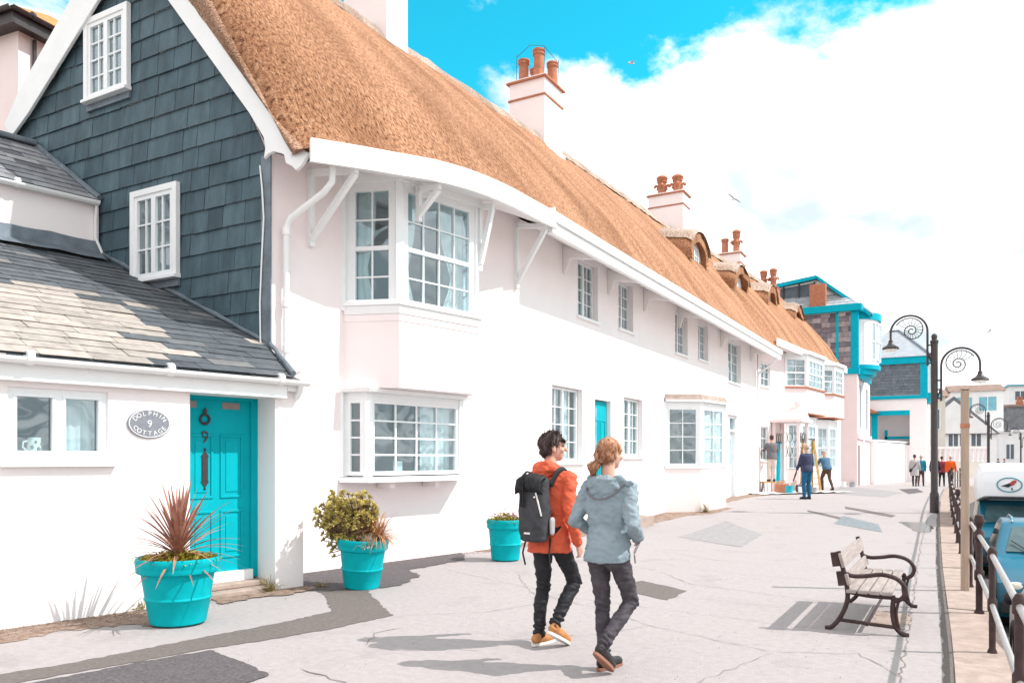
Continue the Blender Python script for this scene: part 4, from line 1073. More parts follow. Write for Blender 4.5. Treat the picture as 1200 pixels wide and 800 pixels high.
ridge_cap(H4, 33, 46.5)
b = B(); band(b, [(-6.40, 33.0, 6.1), (-6.38, 33.2, 6.12), (-5.33, 46.5, 6.2)], .30, .05); obj('fascia', b, 'white_paint', H4)
b = B(); b.quad(FD(0, 0, 6.3), FD(13.3, 0, 6.3), (-5.36, 46.4, 6.22), (-6.43, 33.05, 6.12)); obj('soffit', b, 'soffit_paint', H4, fix=False)
for yc, xf, zt, zb in ((34., -7.95, 9.75, 8.6), (39.3, -7.75, 9.9, 8.7), (43.9, -7.3, 9.7, 8.6)): dormer(H4, yc, xf, 1.35, zt, zb, -10.9)
chimney(H4, -10.9, -9.6, 40.6, 41.6, 9.4, 12.0, [(.3, .5, .8, .17, 'plain'), (.75, .5, 1.0, .17, 'horned')])
chimney(H4, -10.2, -9.0, 46.8, 47.6, 6.5, 11.3, [(.3, .5, .9, .17, 'horned'), (.75, .5, .95, .17, 'horned')], m='terracotta', bands=False)
# ------------------------------------------------------------------ house with pink flank behind the gable
NB = thing('pink_house', 'pink rendered house with dark gutter and orange mossy tiles behind the slate gable', 'house', (-16.5, 9.1, 0))
u = Vector((-.17, .985, 0)); FN = Fr((-16.5, 9.1), (-.10, .995)); FN2 = Fr((-16.5, 9.1), (-.995, -.10))
b = B(); b.quad(FN(0, 0, -.3), FN(9, 0, -.3), FN(9, 0, 10.2), FN(0, 0, 10.2)); b.quad(FN(0, 0, -.3), FN(0, -8, -.3), FN(0, -8, 10.2), FN(0, 0, 10.2)); b.quad(FN(0, -8, -.3), FN(9, -8, -.3), FN(9, -8, 10.2), FN(0, -8, 10.2)); b.quad(FN(9, 0, -.3), FN(9, -8, -.3), FN(9, -8, 10.2), FN(9, 0, 10.2))
obj('wall', b, 'rose_render', NB)
b = B(); b.box(FN, -.28, 9.3, .0, .26, 10.16, 10.24); b.box(FN, -.28, -.003, -8, .0, 10.16, 10.24); b.box(FN, -.30, 9.3, .26, .30, 10.12, 10.36); b.box(FN, -.32, -.28, -8, .30, 10.12, 10.36)
obj('eaves_board', b, 'black_iron', NB)
gutter(NB, FN(-.4, .36, 10.40), FN(9.3, .36, 10.40), .07, 1., 'black_iron'); gutter(NB, FN(-.38, -8, 10.40), FN(-.38, .36, 10.40), .07, 1., 'black_iron')
mk('orange_tile', (.46, .20, .07), .85, .3, 3., .01, 30, dirt=((.15, .13, .10), 4, .60, .6))
b = B(); b.poly([FN(-.36, .34, 10.42), FN(9.3, .34, 10.42), FN(5.5, -4, 13.2), FN(3.6, -4, 13.2)]); b.poly([FN(-.36, -8, 10.42), FN(-.36, .34, 10.42), FN(3.6, -4, 13.2)]); b.poly([FN(9.3, .34, 10.42), FN(9.3, -8, 10.42), FN(5.5, -4, 13.2)]); b.poly([FN(9.3, -8, 10.42), FN(-.36, -8, 10.42), FN(3.6, -4, 13.2), FN(5.5, -4, 13.2)])
obj('roof', b, 'orange_tile', NB)
b = B(); b.tube([FN(.3, .06, 10.1), FN(.3, .06, 6)], .04, 8); obj('downpipe', b, 'black_iron', NB)

# ------------------------------------------------------------------ turquoise trimmed houses closing the row
mk('stone_tile', (.24, .21, .22), .85, .2, 4., .006, 30, attr=((.45, .45, .48), (.8, .8, .85), (1.2, 1.15, 1.1), (1.9, 1.85, 1.8)))
mk('pale_slate', (.40, .43, .45), .7, .12, 3., .004, 25, attr=((.85, .86, .9), (1, 1, 1), (1.12, 1.12, 1.1)))
mk('blue_slate', (.14, .165, .19), .7, .15, 3., .004, 25, attr=((.8, .82, .86), (1, 1, 1), (1.2, 1.18, 1.15)))
T1 = thing('slate_hung_house', 'tall house with turquoise trim, mottled stone-slate upper wall and curved white oriel', 'house', (-5.1, 50, 0), 'turquoise trimmed houses')
x0, x1, y0, y1 = -10.5, -5.15, 50., 57.5
FT = Fr((x0, y0), (1, 0)); FT2 = Fr((x1, y0), (0, 1)); W = x1 - x0; D = y1 - y0
b = B(); wall(b, FT, 0, W, -.3, 10.2); wall(b, FT2, 0, D, -.3, 10.2, [(1.2, 2.3, 3.4, 6.0), (5.0, 6.1, 3.4, 6.0)], .25); b.quad((x0, y1, -.3), (x1, y1, -.3), (x1, y1, 10.2), (x0, y1, 10.2)); b.quad((x0, y0, -.3), (x0, y1, -.3), (x0, y1, 10.2), (x0, y0, 10.2)); b.quad((x0, y0, 10.2), (x1, y0, 10.2), (x1, y1, 10.2), (x0, y1, 10.2))
obj('wall', b, 'rose_render', T1, fix=False)
for a in (1.2, 5.0): window(T1, FT2, a, a + 1.1, 3.4, 6.0, 1, 2, t=-.1, fw=.1, paint='turquoise_trim', sill=.1)
b = slates((x0, y0 - .01, 6.9), (1, 0, 0), (0, 0, 1), [(0, 0), (W - .35, 0), (W - .35, 3.2), (0, 3.2)], .42, .30, .012, 3); obj('slate_cladding', b, 'stone_tile', T1)
b = B()
b.box(FT, -.2, W + .25, .0, .28, 10.15, 10.55); b.box(FT2, .0, D + .2, .0, .28, 10.15, 10.55)
b.box(FT, W - .34, W + .03, .03, .07, 6.6, 10.15); b.box(FT2, .0, .35, .0, .07, 6.6, 10.15); b.box(FT, W - 1.15, W - 1.0, .03, .06, 6.9, 10.15)
b.box(FT, W - 2.2, W + .12, .0, .10, 6.5, 6.85); b.box(FT2, .0, D, .0, .10, 6.5, 6.85)
bevel(obj('turquoise_trim', b, 'turquoise_trim', T1), .01)
# curved oriel on the sea front
b = B(); n = 14
def ori(k, r): a = math.pi * k / n; return FT2(2.2 - 1.55 * math.cos(a), .02 + r * math.sin(a), 0)
for z0_, z1_, r, mm in ((7.1, 9.75, .95, 0), (9.75, 10.15, 1.08, 1), (6.85, 7.1, 1.05, 1), (6.55, 6.85, .8, 1), (6.3, 6.55, .5, 1)):
    b.cm = mm; lo = [b.V(ori(k, r) + Vector((0, 0, z0_))) for k in range(n + 1)]; hi = [b.V(ori(k, r) + Vector((0, 0, z1_))) for k in range(n + 1)]
    for k in range(n): b.F((lo[k], lo[k + 1], hi[k + 1], hi[k]), True)
    b.F(lo[::-1]); b.F(hi)
o = obj('oriel_window', b, ['window_paint', 'turquoise_trim'], T1, sharp=30)
for k0 in (1, 5, 9):
    p, q = ori(k0, 1.06), ori(k0 + 3.4, 1.06); f = Fr.two((p.x, p.y), (q.x, q.y)); window(o, f, .04, f.len - .04, 7.35, 9.6, 1, 2, t=.03, fw=.07, trans=[.5], sill=0)
# roofs: lower slope, clerestory, upper mono-pitch
b = slates((x0, y0 - .02, 10.56), (1, 0, 0), Vector((0, .75, .66)).normalized(), [(0, 0), (W + .1, 0), (W - 2.6, 2.6), (0, 2.6)], .5, .28, .012, 6); obj('lower_roof', b, 'pale_slate', T1)
b = B(); b.poly([(x0, 50.9, 10.5), (x1 + .6, 50.9, 10.3), (-7.5, 50.9, 12.35), (x0, 50.9, 12.0)]); b.poly([(x0, 57.5, 10.5), (x1 + .6, 57.5, 10.3), (-7.5, 57.5, 12.35), (x0, 57.5, 12.0)]); obj('gable_wall', b, 'white_paint', T1)
b = B(); b.quad((-7.6, 50.88, 11.35), (x0, 50.88, 11.2), (x0, 50.88, 11.95), (-7.6, 50.88, 12.2)); p = obj('clerestory_window', b, 'blue_slate', T1)
b = B()
for x in (-10.4, -9.4, -8.5, -7.62): b.beam((x, 50.85, 11.2), (x, 50.85, 12.25), .07, .07, (0, 1, 0))
obj('mullion', b, 'black_iron', p)
b = B(); b.beam((x0 - .3, 50.65, 12.05), (-7.45, 50.65, 12.47), .3, .18); b.beam((-7.45, 50.65, 12.47), (-4.5, 50.65, 9.95), .3, .16); obj('fascia', b, 'turquoise_trim', T1)
b = B(); b.prism([(-7.5, 50.6, 12.5), (-4.4, 50.6, 9.98), (-4.4, 57.6, 9.98), (-7.5, 57.6, 12.5)], (0, 0, .1)); b.prism([(-7.5, 50.6, 12.5), (-7.5, 57.6, 12.5), (x0 - .3, 57.6, 12.12), (x0 - .3, 50.6, 12.12)], (0, 0, .1)); obj('upper_roof', b, 'pale_slate', T1)
b = B(); b.beam((-7.2, 50.75, 12.0), (-5.2, 50.75, 10.45), .12, .10); obj('lead_verge', b, 'lead', T1)
b = B(); b.box(FT, 2.75, 3.65, -.3, .15, 10.4, 11.9); bevel(obj('chimney', b, 'terracotta', T1), .02)
b = B(); b.box(FT2, .5, 1.1, .003, .06, -.2, 2.4); bevel(obj('door', b, 'patch_grey', T1), .05)
b = B(); b.box(FT2, -.0, D, .0, .12, 2.75, 3.05); b.box(FT2, 2.6, 3.0, .0, .10, -.3, 2.75); obj('string_course', b, 'white_render', T1)

T2 = thing('slate_hung_house', 'turquoise trimmed house with blue-grey slate panel and hipped roof behind the white garden wall', 'house', (-2.2, 66, 0), 'turquoise trimmed houses')
x0, x1, y0, y1 = -7.4, -2.1, 66., 74.; W = x1 - x0; D = y1 - y0
FT = Fr((x0, y0), (1, 0)); FT2 = Fr((x1, y0), (0, 1))
b = B(); wall(b, FT, 0, W, -.3, 9.2, [(.3, 4.2, 2.6, 5.2)], 2.0); wall(b, FT2, 0, D, -.3, 9.2, [(1., 2.2, 3., 5.)], .2); b.quad((x0, y1, -.3), (x1, y1, -.3), (x1, y1, 9.2), (x0, y1, 9.2)); b.quad((x0, y0, -.3), (x0, y1, -.3), (x0, y1, 9.2), (x0, y0, 9.2))
b.quad((x0, y0 + 2, -.3), (x1, y0 + 2, -.3), (x1, y0 + 2, 5.3), (x0, y0 + 2, 5.3))
obj('wall', b, 'white_render', T2, fix=False)
b = slates((x0, y0 - .01, 6.35), (1, 0, 0), (0, 0, 1), [(0, 0), (W - .4, 0), (W - .4, 2.35), (0, 2.35)], .4, .22, .012, 3); obj('slate_cladding', b, 'blue_slate', T2)
b = B(); b.box(FT, -.1, W + .2, .0, .2, 8.65, 9.15); b.box(FT2, 0, D, .0, .2, 8.65, 9.15); b.box(FT, W - .4, W + .03, .03, .08, 6.1, 8.65); b.box(FT2, .0, .4, .0, .08, 6.1, 8.65); b.box(FT, 0, W + .1, .02, .12, 6.05, 6.3); b.box(FT2, 0, D, .0, .1, 6.05, 6.3)
b.box(FT, .3, 4.2, -.2, .03, 4.85, 5.2); b.box(FT, 1.6, 2.0, -.3, .04, 2.6, 4.85); b.box(FT, .3, .5, -.2, .03, 2.6, 4.85); b.box(FT, 2.4, 4.2, -1.6, -1.5, 3.1, 3.3); b.box(FT, 2.4, 2.6, -1.6, -1.5, 2.6, 3.8)
bevel(obj('turquoise_trim', b, 'turquoise_trim', T2), .01)
b = B(); n = 12
for z0_, z1_, r, mm in ((6.5, 8.6, .8, 0), (6.2, 6.5, .9, 1), (5.8, 6.2, .6, 1)):
    b.cm = mm; lo = [b.V(FT2(2. - 1.3 * math.cos(math.pi * k / n), .02 + r * math.sin(math.pi * k / n), z0_)) for k in range(n + 1)]; hi = [b.V(FT2(2. - 1.3 * math.cos(math.pi * k / n), .02 + r * math.sin(math.pi * k / n), z1_)) for k in range(n + 1)]
    for k in range(n): b.F((lo[k], lo[k + 1], hi[k + 1], hi[k]), True)
    b.F(lo[::-1]); b.F(hi)
o = obj('oriel_window', b, ['window_paint', 'turquoise_trim'], T2, sharp=30)
f = Fr((x1 + .2, y0 + .72), (.62, .5)); window(o, f, 0.05, .75, 6.7, 8.45, 1, 2, t=.12, fw=.07, sill=0)
pk = [(x0 - .3, y0 - .3, 9.15), (x1 + .35, y0 - .3, 9.15), (x1 + .35, y1 + .3, 9.15), (x0 - .3, y1 + .3, 9.15)]; r0, r1 = (x0 + 2.6, y0 + 3.2, 11.6), (x1 - 2.0, y0 + 3.2, 11.6)
b = B(); b.poly([pk[0], pk[1], r1, r0]); b.poly([pk[1], pk[2], r1]); b.poly([pk[2], pk[3], r0, r1]); b.poly([pk[3], pk[0], r0]); obj('roof', b, 'pale_slate', T2)
b = B(); b.beam(pk[1], r1, .18, .14); b.beam(r0, r1, .2, .14); obj('ridge_capping', b, 'lead', T2)
b = B(); b.prism([(x0 - .2, y0 - 1.2, 5.0), (x0 + 2.2, y0 - 1.2, 5.0), (x0 + .6, y0 - 1.2, 5.9), (x0 - .2, y0 - 1.2, 5.9)], (0, 1.18, 0)); obj('lean_to_roof', b, 'terracotta', T2)

GWt = thing('garden_wall', 'long high white rendered garden wall in front of the second turquoise trimmed house', 'wall', (-4.9, 57.6, 0))
FW = Fr.two((-4.95, 57.55), (-2.35, 72)); b = B()
n = 14
for k in range(n):
    s0, s1_ = FW.len * k / n, FW.len * (k + 1) / n - .002; b.box(FW, s0, s1_, -.3, 0, -.5, 2.75 - .012 * k)
obj('wall_panel', b, 'white_render', GWt)
b = B(); b.box(FW, -.02, FW.len, -.36, .06, 2.752, 2.86); obj('wall_coping', b, 'white_paint', GWt)
b = B()
for k in range(0, n + 1, 2): b.box(FW, max(0, FW.len * k / n - .15), FW.len * k / n + .15, .003, .10, -.5, 2.5)
obj('pier', b, 'white_render', GWt)

# ------------------------------------------------------------------ houses far along the front
mk('cream_wall', (.62, .58, .52), .85, .06, .6); mk('red_brick', (.40, .19, .14), .85, .15, 4., attr=((.9, .9, .9), (1.1, 1.1, 1.1))); mk('grey_roof', (.17, .175, .19), .8, .2, 2.); mk('brown_roof', (.24, .16, .13), .8, .2, 2.); mk('blue_panel', (.18, .40, .48), .6, .1, 2.); mk('far_white', (.74, .74, .74), .8, .05, 1.)
def house(label, x, y, w, d, h, rot, wallm, roofm, rh, gable_front=False, wins=(), flat=False, chim=0, winm='blue_slate', group='houses far along the seafront', trim='far_white', z=-.5):
    t = thing('seafront_house', label, 'house', (x, y, z), group)
    f = Fr((x, y), (math.cos(rot), math.sin(rot)))     # front faces -y (towards the viewer)
    b = B(); b.box(f, 0, w, -d, 0, z, h); obj('wall', b, wallm, t)
    b = B(); o = .3
    if flat: b.box(f, -o, w + o, -d - o, o, h + .003, h + .3)
    elif gable_front: b.prism([f(-o, o, h - .2), f(w + o, o, h - .2), f(w / 2, o, h + rh)], f.n * -(d + 2 * o))
    else: b.prism([f(-o, o, h + .003), f(-o, -d - o, h + .003), f(-o, -d / 2, h + rh)], f.u * (w + 2 * o))
    obj('roof', b, roofm, t)
    if gable_front:
        b = B(); b.prism([f(.1, o + .01, h - .12), f(w - .1, o + .01, h - .12), f(w / 2, o + .01, h + rh * .88)], f.n * .02); obj('gable', b, wallm, t)
    for (a, c, e, g) in wins:
        b = B(); b.box(f, a - .1, c + .1, .003, .05, e - .1, g + .1); wn = obj('window', b, trim, t)
        b = B(); m = (a + c) / 2
        for q0, q1 in ((a, m - .05), (m + .05, c)): b.box(f, q0, q1, .052, .058, e, g)
        obj('pane', b, winm, wn)
    for k in range(chim):
        b = B(); q = w * (.25 + .5 * k); b.box(f, q, q + .9, -d / 2 - .4, -d / 2 + .4, h + rh * .5, h + rh + 1.2); b.box(f, q + .1, q + .35, -d / 2 - .2, -d / 2 + .2, h + rh + 1.2, h + rh + 1.9); b.box(f, q + .5, q + .8, -d / 2 - .2, -d / 2 + .2, h + rh + 1.2, h + rh + 1.9); obj('chimney', b, 'terracotta', t)
    return t, f
house('narrow cream and red brick house just past the second turquoise trimmed house', -4.2, 84, 3.1, 7, 7.4, .1, 'cream_wall', 'brown_roof', .9, False, [(.5, 1.2, 1.4, 3.2), (.5, 1.2, 4.4, 6.2), (1.9, 2.6, 4.4, 6.2)])
t, f = house('pale boarded house with dark gabled verge and a bay of white windows', -4.6, 100, 8.2, 9, 4.5, .1, 'far_white', 'grey_roof', 4.0, True, [(3.6, 4.5, 3.0, 4.6), (4.7, 5.6, 3.0, 4.6), (5.8, 6.7, 3.0, 4.6), (2.4, 3.3, .6, 2.2)])
house('blue and white balcony house stepping up behind the boarded gable', -.9, 122, 6., 9, 10.6, .1, 'far_white', 'brown_roof', 1.2, False, [(.6, 2.4, 8.0, 9.8), (3.2, 5.2, 8.0, 9.8)], winm='blue_panel')
house('white cube house with small upper window and turquoise band', 7.0, 150, 4.0, 8, 13.2, .1, 'far_white', 'blue_panel', .5, False, [(.8, 2.2, 11.0, 12.4)], flat=True)
house('dark grey clad house with flat oversailing roof', 4.4, 128, 5.6, 8, 8.7, .1, 'grey_roof', 'brown_roof', .5, False, [(3.8, 5.6, 2.0, 4.0)], flat=True)
house('white house with a round headed door below the dark clad one', 4.3, 116, 6.0, 6, 4.9, .1, 'far_white', 'far_white', .3, False, [(.8, 1.6, 1.6, 3.4), (3.6, 4.4, 1.2, 3.4)], flat=True)
house('pale pink low house at the far right end of the front', 11.5, 150, 14, 8, 7.5, .15, 'rose_render', 'brown_roof', 1.2, False, [(1, 2, 4.6, 6.2), (3.4, 4.4, 4.6, 6.2), (6, 7, 4.6, 6.2), (1, 2, 1.2, 3), (3.4, 4.4, 1.2, 3)], chim=1)
house('white terraced house with tall windows near the far lamp', 6.6, 138, 5.6, 8, 7.6, .12, 'far_white', 'grey_roof', 1.5, False, [(.6, 1.6, 4.6, 6.6), (2.6, 3.6, 4.6, 6.6), (.6, 1.6, 1, 3), (2.6, 3.6, 1, 3)], chim=1)
# terrace balustrade in front of them, planting and a low pale wall
BL = thing('balustrade', 'pale pink balustrade on a low wall before the boarded house', 'balustrade', (-2.3, 80, -.1))
FB = Fr.two((-2.3, 80), (2.4, 83)); b = B(); b.box(FB, 0, FB.len, -.3, 0, -.6, 1.35); obj('plinth', b, 'cream_wall', BL)
b = B(); b.box(FB, 0, FB.len, -.25, -.05, 2.5, 2.68); obj('handrail', b, 'rose_render', BL)
for k in range(13):
    s = .2 + k * (FB.len - .4) / 12; b = B(); q = FB(s, -.15, 1.35); b.lathe(q, [(.09, 0), (.09, .12), (.05, .18), (.11, .45), (.05, .85), (.09, .95), (.09, 1.15)], 10); obj('baluster', b, 'rose_render', BL)
SW = thing('sea_wall', 'low white wall beside the road in the distance', 'wall', (3, 90, -.7)); FS = Fr.two((2.6, 84), (16, 120)); b = B(); b.box(FS, 0, FS.len, -.3, 0, -.9, 1.2); obj('wall_panel', b, 'far_white', SW)

# ------------------------------------------------------------------ ammonite street lamps
def lamp(loc, label, second=True, detail=True):
    t = thing('street_lamp', label, 'street lamp', loc, 'ammonite street lamps'); o = Vector(loc)
    b = B(); b.lathe(o, [(.11, 0), (.11, .5), (.085, .56), (.085, 4.45), (.10, 4.47), (.10, 4.53), (.06, 4.56), (.075, 4.64), (.05, 4.7), (0, 4.72)], 16); obj('post', b, 'black_iron', t)
    for sg, zc in ((-1, 4.80), (1, 3.86)):
        b = B(); R = .44; cx = sg * .60; c = o + Vector((cx, 0, zc))
        b.tube([c + Vector((-sg * R, 0, -.92)), c + Vector((-sg * R, 0, 0))] + [c + Vector((-sg * R * math.cos(math.pi * k / 20), 0, R * math.sin(math.pi * k / 20))) for k in range(1, 20)] + [c + Vector((sg * R, 0, 0)), c + Vector((sg * R, 0, -.22))], .028, 8)
        for dz in (-.38, -.62, -.85): b.tube([o + Vector((sg * .08, 0, zc + dz)), c + Vector((-sg * R, 0, dz))], .02, 6)
        b.tube([o + Vector((sg * .08, 0, zc - .82)), c + Vector((-sg * R, 0, -.55))], .018, 6)
        arm = obj('scroll_arm', b, 'black_iron', t)
        # ammonite spiral
        b = B(); cc = c + Vector((-sg * .06, 0, .03)); N_ = 90
        def sp(a): r = .035 * math.exp(.150 * a); return r
        amax = 16.3
        pts = []
        for k in range(N_ + 1):
            a = 1.5 + (amax - 1.5) * k / N_; r = sp(a); pts.append(cc + Vector((-sg * r * math.cos(a + 5.25), 0, r * math.sin(a + 5.25))))
        b.tube(pts, .014, 6)
        k = 0
        a = amax - 2 * math.pi + .35
        while a < amax - .1:
            r0, r1 = sp(a - 2 * math.pi) if a - 2 * math.pi > 1.5 else .05, sp(a)
            if r0 < r1 - .02: b.tube([cc + Vector((-sg * r0 * math.cos(a + 5.25), 0, r0 * math.sin(a + 5.25))), cc + Vector((-sg * lerp(r0, r1, .5) * math.cos(a + 5.35), 0, lerp(r0, r1, .5) * math.sin(a + 5.35))), cc + Vector((-sg * r1 * math.cos(a + 5.25), 0, r1 * math.sin(a + 5.25)))], .008, 5)
            a += .36
        obj('ammonite_scroll', b, 'black_iron', arm)
        b = B(); h = c + Vector((sg * R, 0, -.22))
        b.lathe(h, [(.0, .03), (.05, .03), (.06, -.04), (.10, -.10), (.20, -.16), (.215, -.20), (.19, -.215)], 24); hd = obj('lamp_shade', b, 'black_iron', arm)
        b = B(); b.lathe(h + Vector((0, 0, -.205)), [(.18, 0), (.15, -.05), (0, -.08)], 16); obj('diffuser', b, 'ceramic', hd)
    return t
lamp((-.57, 23.72, GZ(0, 23.7)), 'nearest two-armed lamp with ammonite scrolls, its dark post on the promenade beyond the bench')
l2 = lamp((1.65, 60, GZ(0, 60)), 'middle two-armed ammonite lamp beyond the white van')
l3 = copy_tree(l2); l3.location = (6.1, 107, -.1); l3['label'] = 'farthest two-armed ammonite lamp, at the right edge before the pink house'

# ------------------------------------------------------------------ railing, timber post
RL = thing('railing', 'dark iron railing with two worn silvery rails along the stone coping', 'railing', (rx(7.4), 7.4, 0))
ys = [3.0, 4.9, 7.4, 9.25, 11.1, 13.0, 14.9, 16.8, 18.7, 20.6, 22.5, 24.4, 26.3, 28.2, 30.1, 32, 34, 36, 38, 40, 42, 44, 46, 48, 50]
ys = [-.7, 1.1] + ys
for k, y in enumerate(ys):
    b = B(); q = Vector((rx(y), y, GZ(0, y))); big = (k % 4 == 1)
    r = .024 if not big else .031; h = .80 if not big else .92
    b.lathe(q, [(r * 1.5, 0), (r * 1.5, .02), (r, .05), (r, .33), (r * 1.45, .35), (r * 1.45, .43), (r, .45), (r, .74), (r * 1.45, .75), (r * 1.45, .82), (r * .8, .85)] + ([(r * .8, .87), (r * 1.3, .90), (r * 1.5, .94), (r * 1.2, .99), (0, 1.01)] if big else [(0, .86)]), 14)
    obj('post', b, 'brown_iron', RL)
for hz in (.39, .785):
    b = B(); b.tube([(rx(y) , y, GZ(0, y) + hz) for y in ys], .020, 10); obj('rail', b, 'worn_rail', RL)
b = B()
for k, y in enumerate(ys):
    if k % 4 == 1:
        b.beam((rx(y) - .0, y + .10, 0), (rx(y), y + .10, .95), .05, .05)
b = B(); x, y = .06, 10.78
b.box(Fr((x, y), (.9, .1)), -.042, .042, -.042, .042, 0, 2.36); b.box(Fr((x, y), (.9, .1)), -.05, .05, -.05, .05, 2.363, 2.39)
PP = tag(bevel(obj('timber_post', b, 'pale_wood', base=(x, y, 0)), .012), 'tall weathered pale timber post standing at the railing in front of the parked vehicles', 'post')
b = B()
for z in (1.92,): b.box(Fr((x, y), (.9, .1)), -.046, .046, -.046, .046, z, z + .05)
obj('band', b, 'terracotta', PP)
# ------------------------------------------------------------------ bench
BN = thing('park_bench', 'weathered wooden slatted bench with dark iron arms facing the railing', 'bench', (-1.02, 7.75, 0))
bx = -1.04
def bp(x, y, z): return Vector((bx + x * .97, y - .04, z * .97))
def smooth_path(P, n=6):
    out = []; P = [Vector(p) for p in P]; m = len(P)
    for k in range(m - 1):
        a, b_, c, d = P[max(k - 1, 0)], P[k], P[k + 1], P[min(k + 2, m - 1)]
        for i in range(n):
            t = i / n; out.append(.5 * ((2 * b_) + (c - a) * t + (2 * a - 5 * b_ + 4 * c - d) * t * t + (3 * b_ - a - 3 * c + d) * t ** 3))
    out.append(P[-1]); return out
for y in (7.80, 9.36):
    b = B(); r = .021
    b.tube(smooth_path([bp(-.03, y, .012), bp(.03, y, .03), bp(.10, y, .12), (bp(.155, y, .25)), bp(.165, y, .37), bp(.135, y, .54), bp(.085, y, .74)]), r, 8)
    b.tube(smooth_path([bp(.68, y, .012), bp(.62, y, .025), bp(.565, y, .09), bp(.545, y, .22), bp(.555, y, .345)]), r, 8)
    b.tube(smooth_path([bp(.145, y, .535), bp(.22, y, .515), bp(.33, y, .525), bp(.46, y, .545), bp(.58, y, .515), bp(.645, y, .44), bp(.635, y, .36), bp(.575, y, .315), bp(.545, y, .36)]), r * .95, 8)
    b.tube(smooth_path([bp(.165, y, .37), bp(.35, y, .345), bp(.555, y, .345)]), r, 8); b.tube([bp(.10, y, .10), bp(.565, y, .075)], r * .8, 8)
    b.tube(smooth_path([bp(.60, y, .06), bp(.575, y, .2), bp(.60, y, .34)]), r * .6, 6)
    o = obj('end_frame', b, 'brown_iron', BN, sharp=60)
b = B(); b.tube([bp(.33, 7.8, .075), bp(.33, 9.36, .075)], .014, 8); obj('stretcher', b, 'brown_iron', BN)
for x in (.20, .30, .40, .50):
    b = B(); q = Fr((bx + x * .97, 7.70), (0, 1)); b.box(q, 0, 1.68, -.042, .042, .352, .381); bevel(obj('seat_slat', b, 'bench_wood', BN), .006)
for x, z, h in ((.075, .66, .13), (.125, .485, .10)):
    b = B(); d = Vector((-.26, 0, .965)); q = bp(x + .045, 7.74, z); b.beam(q, q + Vector((0, 1.68, 0)), .03, h, d); bevel(obj('back_slat', b, 'bench_wood', BN), .006)
b = B()
for x, z in ((.075, .66), (.125, .485)): b.beam(bp(x - .0, 7.79, z - .06), bp(x - .02, 7.79, z + .07), .05, .07)
obj('slat_clamp', b, 'brown_iron', BN)

# ------------------------------------------------------------------ turquoise tubs and their plants
mk('cordyline_leaf', (.22, .085, .065), .5, .3, 8., col2=(.46, .24, .17)); mk('dry_leaf', (.42, .27, .17), .6, .25, 8.)
mk('lime_leaf', (.28, .25, .04), .5, .3, 30., col2=(.55, .46, .10)); mk('succulent', (.36, .30, .07), .5, .3, 14., col2=(.74, .62, .25)); mk('stem', (.16, .10, .06), .8, .2, 10.)
mk('orange_grass', (.34, .15, .06), .7, .25, 12., col2=(.55, .30, .16)); mk('pale_tuft', (.42, .33, .24), .7, .25, 12., col2=(.56, .47, .36)); mk('pink_flower', (.33, .12, .22), .6, .3, 20., col2=(.55, .28, .38)); mk('weed', (.20, .14, .05), .8, .3, 12., col2=(.36, .30, .10))
def pot(loc, R, h, rb, label, tilt=None):
    c = Vector(loc); T = Matrix.Rotation(tilt[0], 3, 'X') @ Matrix.Rotation(tilt[1], 3, 'Y') if tilt else None
    t = thing('plant_tub', label, 'plant pot', loc, 'turquoise tubs along the cottage walls')
    b = B()
    f = lambda k: lerp(rb, R * .92, k)
    b.lathe(c, [(rb * .9, .0), (rb, .012), (f(.4), h * .36), (f(.42) + .012, h * .385), (f(.42) + .012, h * .40), (f(.45), h * .42), (f(.8), h * .76), (R * .97, h * .785), (R * .99, h * .84), (R * .985, h * .875), (R * 1.0, h * .89), (R, h * .975), (R * .985, h), (R * .93, h), (R * .91, h * .96), (R * .88, h * .80)], 48, True, T)
    bevel(obj('tub', b, 'turquoise_pot', t, sharp=50), .003)
    b = B(); q = c + (T @ Vector((0, 0, h * .90)) if T else Vector((0, 0, h * .90)))
    rn = random.Random(5); b.lathe(c, [(R * .90, h * .88), (R * .6, h * .91), (R * .3, h * .90), (0, h * .92)], 24, True, T); obj('soil', b, 'soil', t)
    return q
def leaf(b, o, d, L, w, droop, rn, n=6, fold=.3, up=Vector((0, 0, 1))):
    """strap leaf: a folded, arching blade"""
    d = d.normalized(); s = d.cross(up)
    if s.length < .05: s = d.orthogonal()
    s.normalize(); P = o.copy(); dd = d.copy(); rows = []
    for k in range(n + 1):
        f = k / n; ww = w * (.55 + .6 * math.sin(math.pi * min(1, f * .9 + .08))) * (1 - f ** 4) * .8 + .0008
        nn = s.cross(dd).normalized()
        rows.append((b.V(P + s * ww + nn * ww * fold), b.V(P), b.V(P - s * ww + nn * ww * fold)))
        dd = (dd + Vector((0, 0, -droop / n))).normalized(); P = P + dd * (L / n)
    for p, q in zip(rows, rows[1:]): b.F((p[0], p[1], q[1], q[0]), True); b.F((p[1], p[2], q[2], q[1]), True)
q = pot((-6.44, 5.02, .01), .375, .62, .25, 'largest turquoise tub, in front of the low cottage beside door 9, holding a spiky plant')
rn = random.Random(12)
b = B(); c = q + Vector((0, 0, .03))
for k in range(92):
    f = k / 92; el = lerp(1.45, -.05, f ** 1.1) + rn.uniform(-.08, .08); az = k * 2.39996
    d = Vector((math.cos(az) * math.cos(el), math.sin(az) * math.cos(el), math.sin(el)))
    leaf(b, c + Vector((0, 0, .10 * (1 - f))) + d * .03, d, rn.uniform(.52, .72) * lerp(1.0, .9, f), rn.uniform(.017, .026) * lerp(1, .6, f), .08 + f * .6 + rn.uniform(0, .45), rn, 7)
tr = tag(obj('cordyline', b, 'cordyline_leaf', base=c), 'spiky red-brown cordyline fanning out of the largest turquoise tub', 'plant')
b = B()
